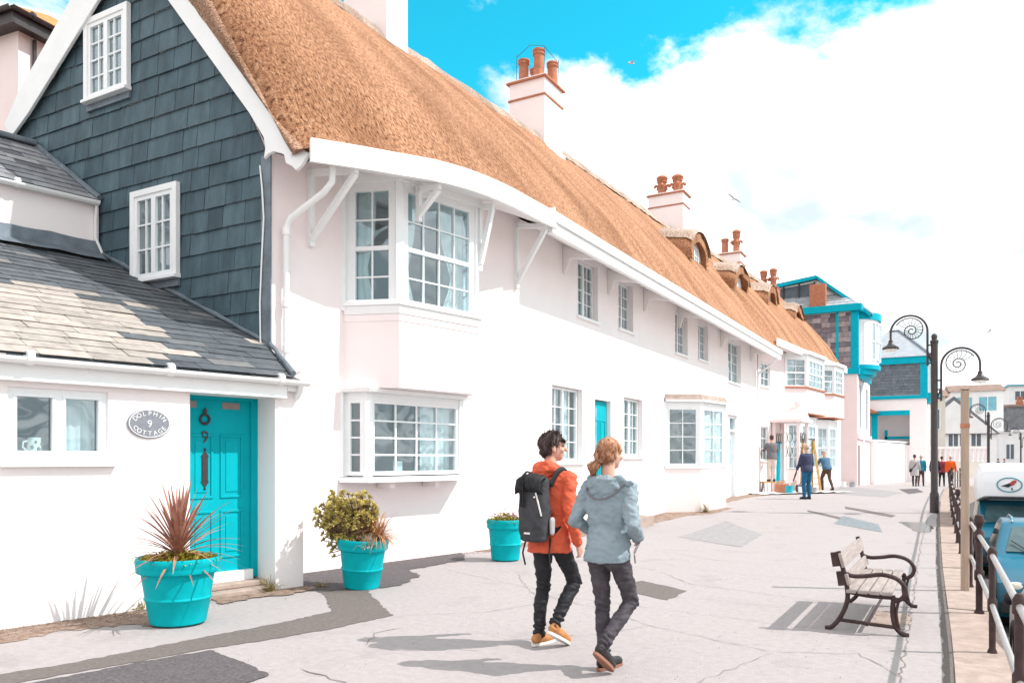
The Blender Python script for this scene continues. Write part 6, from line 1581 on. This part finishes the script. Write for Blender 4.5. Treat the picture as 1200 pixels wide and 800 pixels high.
    # hair
    if 'hair' in wear:
        b = B(); style = wear.get('style', 'short'); rn = random.Random(4)
        if style == 'short':
            b.ball(h(0, -.022, .052), (.083, .100, .088), 20, 14, rh); b.ball(h(0, -.055, .0), (.074, .062, .075), 16, 10, rh)
            for s in (-1, 1): b.ball(h(s * .064, .0, .030), (.018, .038, .034), 10, 8, rh)
            if fine:
                for i in range(60):
                    a = rn.uniform(0, 6.28); t = rn.uniform(0, 1.05); d = V3((math.sin(t) * math.cos(a), math.sin(t) * math.sin(a), math.cos(t))); p = h(0, -.012, .052) + HR @ V3((d.x * .080, d.y * .098, d.z * .086))
                    b.capsule(p, p + HR @ (d * .009 + V3((rn.uniform(-.018, .018), rn.uniform(-.01, .028), .004))), .012, .006, 6)
                for i in range(9): p = h(lerp(-.055, .055, i / 8), .075, .072); b.capsule(p, p + HR @ V3((rn.uniform(-.01, .01), .018, -.022)), .013, .006, 6)
        elif style == 'tail':
            b.ball(h(0, -.016, .042), (.083, .104, .092), 20, 14, rh); b.ball(h(0, -.045, -.012), (.074, .068, .074), 16, 10, rh)
            for i in range(26):
                a = lerp(-1.35, 1.35, i / 25); p0 = h(math.sin(a) * .080, -.010 + .085 * math.cos(a) * -.2, .07 + rn.uniform(-.02, .02)); p1 = h(-.025 + rn.uniform(-.01, .01), -.105, -.062)
                b.capsule(p0, p0.lerp(p1, .5) + HR @ V3((math.sin(a) * .026, -.032, .0)), .011, .010, 6); b.capsule(p0.lerp(p1, .5) + HR @ V3((math.sin(a) * .026, -.032, .0)), p1, .010, .014, 6)
            b.capsule(h(-.02, -.10, -.06), h(-.055, -.125, -.10), .028, .042, 12); b.capsule(h(-.055, -.125, -.10), h(-.075, -.105, -.165), .043, .020, 12)
        elif style == 'cap':
            b.ball(h(0, -.012, .055), (.088, .104, .078), 18, 12, rh); b.capsule(h(-.03, .09, .055), h(.03, .09, .055), .03, .03, 8)
        else:   # balding / cropped
            b.ball(h(0, -.055, -.005), (.079, .062, .060), 16, 10, rh)
        q = put(blob(b, .007 if fine else vox * .8, 2)); 
        if fine:
            folds(q, .006, (60, 60, 22), 3.)
            me = bpy.data.meshes.new('t'); me.from_pydata(q.v, [], q.f); me.update(); nn = [v.normal.copy() for v in me.vertices]; bpy.data.meshes.remove(me)
            tail = X @ h(-.03, -.105, -.07); top = X @ h(0, -.03, .13); n0 = len(q.v)
            for i in rn.sample(range(n0), min(n0, 900)):
                p, no = q.v[i], nn[i]
                fl_ = (tail - p) if style == 'tail' else (p - top) + V3((rn.uniform(-.06, .06), rn.uniform(-.06, .06), rn.uniform(-.03, .05)))
                fl_ = fl_ - no * fl_.dot(no)
                if fl_.length < 1e-4: continue
                leaf(q, p - no * .003, fl_.normalized() + no * rn.uniform(.05, .30 if style == 'tail' else .38), rn.uniform(.025, .05), .0032, rn.uniform(-.1, .4), rn, 3, .2)
        obj('hair', q, wear['hair'], body, sharp=0, fix=False)
    # trousers
    b = B(); w = build
    loft(b, [(hip.x, hip.y - .005, hip.z - .13, .10, .10), (hip.x, hip.y - .01, hip.z - .06, .158 * w, .122 * w), (hip.x, hip.y - .008, hip.z + .0, .150 * w, .112 * w), (hip.x, hip.y, hip.z + .05, .125 * w, .09 * w)], 20)
    tw = wear.get('leg', 1.)
    for s, n in ((-1, 'l'), (1, 'r')):
        K_, A_ = J[n + 'kn'], J[n + 'an']; hj = hip + V3((s * .080, -.005, -.06)); d = (A_ - K_).normalized()
        b.ball(hj + V3((0, -.03, -.02)), (.085 * w, .095 * w, .10), 14, 10); b.capsule(hj, hj.lerp(K_, .5), .090 * w, .078 * w * tw, 16); b.capsule(hj.lerp(K_, .5), K_, .078 * w * tw, .061 * tw, 16); b.capsule(K_, K_.lerp(A_, .4) + V3((0, -.012, 0)), .060 * tw, .060 * tw, 16); b.capsule(K_.lerp(A_, .4) + V3((0, -.012, 0)), A_ + d * -.005, .060 * tw, .047 * tw, 16)
    q = folds(blob(b, vox, 4), .010 if fine else .006, (9, 9, 26), 1.)
    if fine:
        for n in 'lr':   # bunched hems and knees
            for P_, L_, am in ((J[n + 'an'], .20, .011), (J[n + 'kn'], .09, .007)):
                ax = (J[n + 'kn'] - J[n + 'an']).normalized()
                for i, p in enumerate(q.v):
                    dd = (p - P_); tt = dd.dot(ax); r_ = (dd - ax * tt)
                    if abs(tt) < L_ and r_.length < .09: q.v[i] = p + r_.normalized() * am * math.sin(tt * 120 + 5 * noise.noise(p * 14)) * (1 - abs(tt) / L_)
    obj('trousers', put(q), wear['trousers'], body, sharp=0)
    # jacket with sleeves
    b = B(); hem = wear.get('hem', .84); m = lambda f: V3((lerp(hip.x, sh.x, f), lerp(hip.y, sh.y, f), 0))
    ww = wear.get('waist', .170)
    rr = [(m(0).x, m(0).y - .015, hem, ww * 1.13 * w, .172 * w), (m(.1).x, m(.1).y - .012, hem + .10, ww * 1.10 * w, .158 * w), (m(.5).x, m(.5).y, lerp(hip.z, sh.z, .45), ww * w, .122 * w), (sh.x, sh.y - .01, sh.z - .04, .188 * w, .130 * w), (lerp(sh.x, nk.x, .5), lerp(sh.y, nk.y, .5) - .012, lerp(sh.z, nk.z, .58), .192 * w, .118 * w), (nk.x, nk.y - .012, nk.z - .045, .125, .088), (nk.x, nk.y - .01, nk.z + .005, .074, .072)]
    loft(b, rr, 24)
    for s, n in ((-1, 'l'), (1, 'r')):
        S_, E_, W_ = J[n + 'sh'], J[n + 'el'], J[n + 'wr']
        b.capsule(S_ + V3((-s * .06, 0, .0)), S_, .066 * w, .067 * w, 14); b.capsule(S_, E_, .066 * w, .053 * w, 16); b.capsule(E_, W_, .053 * w, .043 * w, 16)
    q = folds(blob(b, vox, 3), .014 if fine else .006, (10, 10, 17), 5.)
    obj('jacket', put(q), wear['jacket'], body, sharp=0)
    if wear.get('hood'):
        b = B(); c = nk + V3((0, -.085, .0))
        if wear['hood'] == 'up':
            b.ball(c + V3((0, -.005, .01)), (.115, .075, .075), 18, 12, Matrix.Rotation(-.5, 3, 'X')); b.ball(c + V3((-.02, -.035, -.03)), (.10, .06, .07), 14, 10)
            for s in (-1, 1): b.capsule(c + V3((s * .08, .02, .02)), nk + V3((s * .072, .045, -.005)), .042, .028, 10)
        else:
            b.ball(c + V3((0, -.005, -.055)), (.150, .060, .085), 20, 12, Matrix.Rotation(.25, 3, 'X')); b.ball(c + V3((0, -.02, -.105)), (.125, .042, .05), 16, 10)
            b.capsule(c + V3((-.12, .03, -.01)), nk + V3((-.07, .05, -.005)), .045, .026, 10); b.capsule(c + V3((.12, .03, -.01)), nk + V3((.07, .05, -.005)), .045, .026, 10)
            b.capsule(c + V3((.13, .02, -.02)), c + V3((.235, .03, -.035)), .042, .016, 10, .5, (0, 1, 0))
        q = folds(blob(b, vox * .9, 3), .016, (14, 14, 20), 9.); obj('hood', put(q), wear['jacket'], body, sharp=0)
        if wear['hood'] != 'up':
            b = B(); b.tube([put_ for put_ in smooth_path([c + V3((-.155, .01, -.04)), c + V3((-.115, -.045, -.115)), c + V3((-.03, -.075, -.150)), c + V3((.05, -.07, -.148)), c + V3((.12, -.035, -.105)), c + V3((.175, .01, -.035))])], .006, 8); obj('hood_lining', put(b), 'jacket_lining', body)
    # shoes
    for n in 'lr':
        A_, T_ = J[n + 'an'], J[n + 'toe']; fw = (T_ - A_); he = A_ - V3((fw.x, fw.y, 0)).normalized() * .045
        d = V3((fw.x, fw.y, 0)).normalized(); drop = J.get(n + 'heel')
        he = drop if drop is not None else V3((he.x, he.y, .035))
        dirv = (T_ - he).normalized(); up = V3((0, 0, 1)); sd = dirv.cross(up).normalized(); un = sd.cross(dirv).normalized()
        b = B(); b.capsule(he + un * .02, he + dirv * .12 + un * .018, .040, .043, 14, .95, sd); b.capsule(he + dirv * .10 + un * .012, T_ + un * .004 - dirv * .02, .044, .036, 14, 1.05, sd); b.capsule(he + dirv * .03 + un * .03, A_, .043, .042, 14)
        sh_ = obj('shoe', put(folds(blob(b, vox * .8, 3), .003, (20, 20, 20), 2.)), wear['shoe'], body, sharp=0)
        b = B(); pts = []
        for i in range(22):
            a = i / 22 * 2 * math.pi; L = (T_ - he).length; f = .5 - .5 * math.cos(a); wd = lerp(.036, .046, sm01(.1, .75, f)) * abs(math.sin(a)) ** .6 * (1 if math.sin(a) > 0 else -1)
            pts.append(he + dirv * (-.045 + f * (L + .065)) + sd * wd - un * .036)
        b.prism(pts, un * .022); obj('sole', put(b), wear['sole'], sh_)
    return body, put, J, nk, hip, X

STRIDE = dict(pelvis=(0, 0, .95), chest=(0, .015, 1.30), neck=(0, .02, 1.485), lsh=(-.185, .01, 1.415), rsh=(.185, .01, 1.415))
man_pose = dict(STRIDE, lel=(-.245, .06, 1.13), lwr=(-.20, .24, .98), rel=(.245, -.055, 1.13), rwr=(.245, .055, .885), lkn=(-.095, .03, .50), lan=(-.10, -.03, .085), ltoe=(-.11, .175, .035), lheel=(-.10, -.075, .04),
    rkn=(.10, .22, .53), ran=(.085, -.05, .20), rtoe=(.09, .135, .04), rheel=(.085, -.085, .155), head_yaw=rad(40), head_pitch=rad(-4))
man, put, J, nk, hip, X = person('dark-haired man walking in an orange hooded jacket, black jeans and tan boots', (-2.96, 5.92, 0), rad(11), 1.75, man_pose,
    dict(hair='hair_dark', style='short', jacket='orange_jacket', trousers='black_jeans', shoe='tan_boot', sole='sole_white', hood='up', hem=.80, waist=.168, leg=.98), .0095)
# watch the strap of the rucksack follow his shoulders
def rucksack():
    b = B(); c = V3((0, -.215, 1.20))
    rings = []
    for z, wx, wy in ((.90, .085, .050), (.92, .122, .076), (1.02, .140, .092), (1.18, .140, .090), (1.30, .130, .082), (1.365, .135, .068), (1.40, .142, .050), (1.43, .13, .030)):
        R = []
        for i in range(24):
            a = 2 * math.pi * i / 24; ca, sa2 = math.cos(a), math.sin(a); e = .72
            R.append(b.V((wx * math.copysign(abs(ca) ** e, ca), -.215 + wy * math.copysign(abs(sa2) ** e, sa2) + .02 * (z - 1.2), z)))
        rings.append(R)
    for p, q in zip(rings, rings[1:]):
        for i in range(24): b.F((p[i], p[(i + 1) % 24], q[(i + 1) % 24], q[i]), True)
    b.F(rings[0][::-1]); b.F(rings[-1])
    q = blob(b, .009, 3); folds(q, .007, (12, 12, 12), 3.)
    o = tag(obj('backpack', put(q), 'pack_grey', base=tuple(X @ V3((0, -.215, .9))), sharp=0), 'dark grey roll-top backpack worn by the man in the orange jacket', 'backpack')
    b = B(); R = []
    for i, (yy, zz) in enumerate(((-.30, 1.315), (-.325, 1.36), (-.305, 1.435), (-.24, 1.465), (-.17, 1.44), (-.15, 1.38))):
        R.append([b.V((lerp(-.138, .138, k / 12) * (1 if i in (0, 5) else .94), yy + .012 * math.sin(k * 1.7 + i), zz - .030 * (2 * k / 12 - 1) ** 2 + .006 * math.sin(k * 2.3 + i))) for k in range(13)])
    for p, q2 in zip(R, R[1:]):
        for k in range(12): b.F((p[k], p[k + 1], q2[k + 1], q2[k]), True)
    for R_ in (0,):
        pass
    rt = obj('roll_top', put(b), 'pack_dark', o, sharp=0, fix=False); md = rt.modifiers.new('s', 'SOLIDIFY'); md.thickness = .014
    b = B()
    for x in (-.055, -.030): b.beam((x, -.335, 1.40), (x - .006, -.318, 1.19), .018, .008, (0, -1, 0))
    b.beam((-.07, -.337, 1.345), (-.015, -.337, 1.345), .02, .014, (0, -1, 0)); b.beam((-.05, -.25, 1.478), (-.05, -.335, 1.42), .022, .008, (0, -.5, 1)); b.beam((-.048, -.16, 1.45), (-.05, -.25, 1.478), .022, .008, (0, 0, 1))
    obj('buckle_strap', put(b), 'strap_black', o)
    b = B()
    for s in (-1, 1):
        b.tube(smooth_path([V3((s * .105, -.135, 1.36)), V3((s * .125, -.06, 1.475)), V3((s * .128, .03, 1.485)), V3((s * .135, .125, 1.40)), V3((s * .145, .145, 1.25)), V3((s * .165, .08, 1.06)), V3((s * .13, -.14, .98))]), .024, 8, sy=.4)
    obj('shoulder_strap', put(b), 'strap_black', o)
    for P3 in ([V3((.10, -.13, .93)), V3((.135, -.19, .80)), V3((.14, -.18, .68))], [V3((-.10, -.2, .92)), V3((-.12, -.22, .80)), V3((-.10, -.21, .70))]):
        b = B(); b.tube(P3, .008, 5); obj('loose_strap', put(b), 'strap_black', o)
    b = B(); b.capsule((.155, -.175, .985), (.155, -.175, 1.075), .030, .034, 12, .5, (1, 0, 0)); obj('side_pocket', put(blob(b, .008, 2)), 'pale_coat', o, sharp=0)
    b = B(); b.beam((.09, -.312, 1.31), (.135, -.295, 1.12), .012, .006, (0, -1, 0)); b.ball((.07, -.306, 1.27), .008); obj('reflective_strip', put(b), 'sole_white', o)
    b = B(); b.beam((-.03, -.312, .975), (.03, -.312, .975), .006, .016, (0, 0, 1)); obj('badge', put(b), 'sole_white', o)
rucksack()
wom_pose = dict(STRIDE, pelvis=(0, 0, .96), lsh=(-.175, .01, 1.41), rsh=(.175, .01, 1.41), lel=(-.262, -.065, 1.15), lwr=(-.18, .125, 1.045), rel=(.262, -.08, 1.14), rwr=(.195, .11, 1.03), lkn=(-.075, .05, .50), lan=(-.05, .035, .085), ltoe=(-.03, .235, .035), lheel=(-.055, -.01, .04),
    rkn=(.115, .17, .53), ran=(.04, -.16, .225), rtoe=(.05, -.02, .05), rheel=(.035, -.195, .19), head_yaw=rad(14), head_pitch=rad(2))
wom, put, J, nk, hip, X = person('red-haired woman walking in a pale blue hooded jacket and grey jeans, hands in her pockets', (-2.24, 5.42, 0), rad(8), 1.69, wom_pose,
    dict(hair='hair_red', style='tail', jacket='blue_jacket', trousers='grey_jeans', shoe='black_shoe', sole='sole_tan', hood='down', hem=.855, waist=.160, leg=.96), .0095)
b = B()
for s in (-1, 1): b.capsule((s * .205, .12, 1.0), (s * .215, .03, .93), .018, .014, 8, .4, (1, 0, 0))
b.tube([V3((.17, .11, .90)), V3((.19, .09, .84))], .006, 5); obj('pocket_flap', put(b), 'jacket_lining', wom)

# workers and strollers further along
def simple(label, x, y, H, heading, wear, pose=None, vox=.02, z=None, group=None, build=1.08):
    base = dict(STRIDE, lel=(-.25, .0, 1.14), lwr=(-.24, .08, .90), rel=(.25, .0, 1.14), rwr=(.24, .08, .90), lkn=(-.10, .03, .50), lan=(-.10, .0, .085), ltoe=(-.12, .17, .035), rkn=(.10, .03, .50), ran=(.10, .0, .085), rtoe=(.12, .17, .035))
    if pose: base.update(pose)
    return person(label, (x, y, GZ(0, y) if z is None else z), rad(heading), H, base, wear, vox, group=group, build=build)
simple('painter in a grey fleece and cream trousers standing on a step, seen from behind', -6.62, 33.3, 1.86, -30, dict(hair='hair_dark', style='short', jacket='grey_fleece', trousers='cream_cloth', shoe='black_shoe', sole='black_shoe', leg=1.15, hem=.86),
    dict(lel=(-.26, .16, 1.20), lwr=(-.14, .36, 1.26), rel=(.26, .14, 1.16), rwr=(.20, .34, 1.08), head_yaw=rad(10)), z=GZ(0, 33.3) + .46)
nv = simple('balding man in a navy jumper and blue jeans watching the painters', -4.5, 28.4, 1.86, -50, dict(hair='hair_grey', style='bald', jacket='navy_cloth', trousers='denim', shoe='black_shoe', sole='black_shoe', leg=1.15, hem=.90),
    dict(lel=(-.25, .05, 1.15), lwr=(-.20, .22, .98), rel=(.25, .03, 1.14), rwr=(.21, .20, .96), head_pitch=rad(6)))
Xn = nv[5]; f = lambda p: Xn @ V3(p)
b = B(); b.tube([f((-.19, .24, .95)), f((-.17, .33, .80)), f((-.15, .46, .58))], [.016, .03, .02], 8); tag(obj('folded_umbrella', b, 'tool_dark', base=f((-.17, .33, .8))), 'dark folded umbrella held by the man in navy', 'umbrella')
simple('painter in a blue top and brown trousers bending forward beside the stepladder', -5.05, 37.2, 1.84, -35, dict(hair='pale_coat', style='cap', jacket='blue_shirt', trousers='brown_cloth', shoe='black_shoe', sole='black_shoe', leg=1.1, hem=.88),
    dict(chest=(0, .16, 1.24), neck=(0, .27, 1.38), lsh=(-.18, .22, 1.31), rsh=(.18, .22, 1.31), lel=(-.22, .40, 1.10), lwr=(-.14, .58, 1.16), rel=(.22, .40, 1.08), rwr=(.14, .60, 1.10), lkn=(-.12, .22, .52), lan=(-.12, .16, .085), ltoe=(-.12, .34, .035), rkn=(.10, -.02, .50), ran=(.11, -.28, .10), rtoe=(.11, -.11, .035), head_pitch=rad(14)))
WALK1 = dict(lkn=(-.10, .14, .51), lan=(-.10, .22, .10), ltoe=(-.10, .39, .06), rkn=(.10, -.02, .50), ran=(.10, -.24, .13), rtoe=(.10, -.10, .04), lwr=(-.24, -.05, .90), rwr=(.24, .22, .93))
WALK2 = dict(rkn=(.10, .14, .51), ran=(.10, .22, .10), rtoe=(.10, .39, .06), lkn=(-.10, -.02, .50), lan=(-.10, -.24, .13), ltoe=(-.10, -.10, .04), rwr=(.24, -.05, .90), lwr=(-.24, .22, .93))
g1 = simple('far stroller in a long pale coat with a dark shoulder strap', -2.12, 48.6, 1.72, 5, dict(hair='hair_dark', style='short', jacket='pale_coat', trousers='dark_cloth', shoe='black_shoe', sole='black_shoe', hem=.60, waist=.19), WALK1)
b = B(); f = lambda p: g1[5] @ V3(p); b.tube([f((.13, -.05, 1.43)), f((.05, -.145, 1.2)), f((-.14, -.15, .95))], .018, 5); b.tube([f((-.16, -.13, .99)), f((-.2, -.10, .82))], .07, 8); obj('shoulder_bag', b, 'dark_cloth', g1[0])
simple('far stroller in a teal top beside the pale coat', -1.9, 51.0, 1.76, 5, dict(hair='hair_grey', style='bald', jacket='teal_coat', trousers='brown_cloth', shoe='black_shoe', sole='black_shoe', hem=.88), WALK2)
g3 = simple('far walker in dark clothes half hidden behind the nearest lamp post', -1.18, 50.2, 1.72, 8, dict(hair='hair_dark', style='short', jacket='dark_cloth', trousers='dark_cloth', shoe='black_shoe', sole='black_shoe', hem=.84), WALK1)
simple('far walker in a dark red coat', -.86, 51.5, 1.70, 4, dict(hair='hair_dark', style='short', jacket='red_coat', trousers='dark_cloth', shoe='black_shoe', sole='black_shoe', hem=.82), WALK2)
simple('far walker in a bright orange jacket', -.42, 51.0, 1.72, 10, dict(hair='hair_grey', style='bald', jacket='bright_orange', trousers='dark_cloth', shoe='black_shoe', sole='black_shoe', hem=.84), WALK1)
z = .55
for x, y, hd, lab, jk in ((3.35, 92, 60, 'small distant figure in blue by the sea wall under the middle lamp', 'denim'), (3.9, 93, 80, 'small distant figure in grey beside the blue one at the sea wall', 'grey_fleece'), (6.35, 100, 20, 'small distant figure in dark clothes near the farthest lamp', 'dark_cloth'), (7.0, 101, 20, 'small distant figure in brown near the farthest lamp', 'brown_cloth')):
    simple(lab, x, y, 1.72, hd, dict(hair='hair_dark', style='short', jacket=jk, trousers='dark_cloth', shoe='black_shoe', sole='black_shoe', hem=.84), WALK1, vox=.03, z=GZ(0, y))
# ------------------------------------------------------------------ camera, sky, sun
cam = bpy.data.cameras.new('camera'); co = bpy.data.objects.new('camera', cam); COL.objects.link(co)
cam.sensor_width = 36; cam.lens = 36 * 933 / 1200; cam.shift_y = .115; cam.clip_end = 6000; cam.clip_start = .05
co.location = (0, 0, 1.55); co.rotation_euler = (rad(90), 0, rad(29.32)); S.camera = co

SUN_EL, SUN_AZ = rad(48), rad(21)          # azimuth measured from +X towards +Y
sd_ = Vector((math.cos(SUN_EL) * math.cos(SUN_AZ), math.cos(SUN_EL) * math.sin(SUN_AZ), math.sin(SUN_EL)))
sl = bpy.data.lights.new('sun', 'SUN'); sl.energy = 3.5; sl.angle = rad(.53); sl.color = (1., .955, .915)
so = bpy.data.objects.new('sun', sl); COL.objects.link(so); so.rotation_euler = sd_.to_track_quat('Z', 'Y').to_euler(); so.location = (20, 10, 30)

w = bpy.data.worlds.new('World'); S.world = w; w.use_nodes = True
N, L = w.node_tree.nodes, w.node_tree.links
bg = N['Background']; bg.inputs['Strength'].default_value = .15
sky = N.new('ShaderNodeTexSky'); sky.sky_type = 'NISHITA'; sky.sun_disc = False; sky.sun_elevation = SUN_EL; sky.sun_rotation = rad(90) - SUN_AZ; sky.air_density = 1.; sky.dust_density = .6; sky.ozone_density = 1.2
tint = N.new('ShaderNodeMix'); tint.data_type = 'RGBA'; tint.blend_type = 'MULTIPLY'; tint.inputs[0].default_value = 1
L.new(sky.outputs[0], tint.inputs[6]); tint.inputs[7].default_value = (.10, 1.42, 1.25, 1)
tc = N.new('ShaderNodeTexCoord'); sp = N.new('ShaderNodeSeparateXYZ'); L.new(tc.outputs['Generated'], sp.inputs[0])
def math_(op, a, b=None, c=None):
    n = N.new('ShaderNodeMath'); n.operation = op
    for i, v in enumerate((a, b, c)):
        if v is None: continue
        if isinstance(v, (int, float)): n.inputs[i].default_value = v
        else: L.new(v, n.inputs[i])
    return n.outputs[0]
# project onto a cloud layer overhead so that banks flatten towards the horizon
zz = math_('ADD', math_('MAXIMUM', sp.outputs['Z'], 0.), .16)
cx_ = math_('DIVIDE', sp.outputs['X'], zz); cy_ = math_('DIVIDE', sp.outputs['Y'], zz)
cb = N.new('ShaderNodeCombineXYZ'); L.new(cx_, cb.inputs[0]); L.new(cy_, cb.inputs[1])
mp = N.new('ShaderNodeMapping'); mp.inputs['Location'].default_value = (8.1, -2.2, 0); mp.inputs['Rotation'].default_value = (0, 0, .5); mp.inputs['Scale'].default_value = (1.25, .8, 1); L.new(cb.outputs[0], mp.inputs['Vector'])
nz = N.new('ShaderNodeTexNoise'); nz.inputs['Scale'].default_value = 1.35; nz.inputs['Detail'].default_value = 9; nz.inputs['Roughness'].default_value = .62; nz.inputs['Distortion'].default_value = .25; L.new(mp.outputs[0], nz.inputs['Vector'])
cov = N.new('ShaderNodeMapRange'); L.new(sp.outputs['Z'], cov.inputs[0]); cov.inputs[1].default_value = .30; cov.inputs[2].default_value = .50; cov.inputs[3].default_value = .66; cov.inputs[4].default_value = -.14
ov = N.new('ShaderNodeMapRange'); L.new(sp.outputs['Z'], ov.inputs[0]); ov.inputs[1].default_value = .58; ov.inputs[2].default_value = .78; ov.inputs[4].default_value = .5  # extra cloud overhead, out of frame, added to whiten the fill light
bk = N.new('ShaderNodeMapRange'); L.new(sp.outputs['Y'], bk.inputs[0]); bk.inputs[1].default_value = .25; bk.inputs[2].default_value = -.1; bk.inputs[4].default_value = .4  # unseen cloud behind the camera, added for the same white fill
dn = math_('ADD', math_('ADD', math_('ADD', math_('MULTIPLY_ADD', nz.outputs['Fac'], 1.9, -.46), cov.outputs[0]), ov.outputs[0]), bk.outputs[0])
cl = N.new('ShaderNodeMapRange'); cl.interpolation_type = 'SMOOTHSTEP'; L.new(dn, cl.inputs[0]); cl.inputs[1].default_value = .50; cl.inputs[2].default_value = .72
mx = N.new('ShaderNodeMix'); mx.data_type = 'RGBA'; L.new(cl.outputs[0], mx.inputs[0]); L.new(tint.outputs[2], mx.inputs[6]); 
n5 = N.new('ShaderNodeTexNoise'); n5.inputs['Scale'].default_value = 1.6; n5.inputs['Detail'].default_value = 5; L.new(mp.outputs[0], n5.inputs['Vector'])
cr = N.new('ShaderNodeValToRGB'); L.new(n5.outputs['Fac'], cr.inputs[0]); e = cr.color_ramp.elements; e[0].position = .36; e[0].color = (3.75, 4.3, 4.5, 1); e[1].position = .60; e[1].color = (9.2, 8.9, 8.9, 1)
L.new(cr.outputs[0], mx.inputs[7])
L.new(mx.outputs[2], bg.inputs['Color'])
S.view_settings.view_transform = 'Standard'; S.view_settings.look = 'None'; S.view_settings.gamma = 1; S.view_settings.use_curve_mapping = False
S.view_settings.exposure = .58
S.cycles.max_bounces = 8; S.cycles.transparent_max_bounces = 12
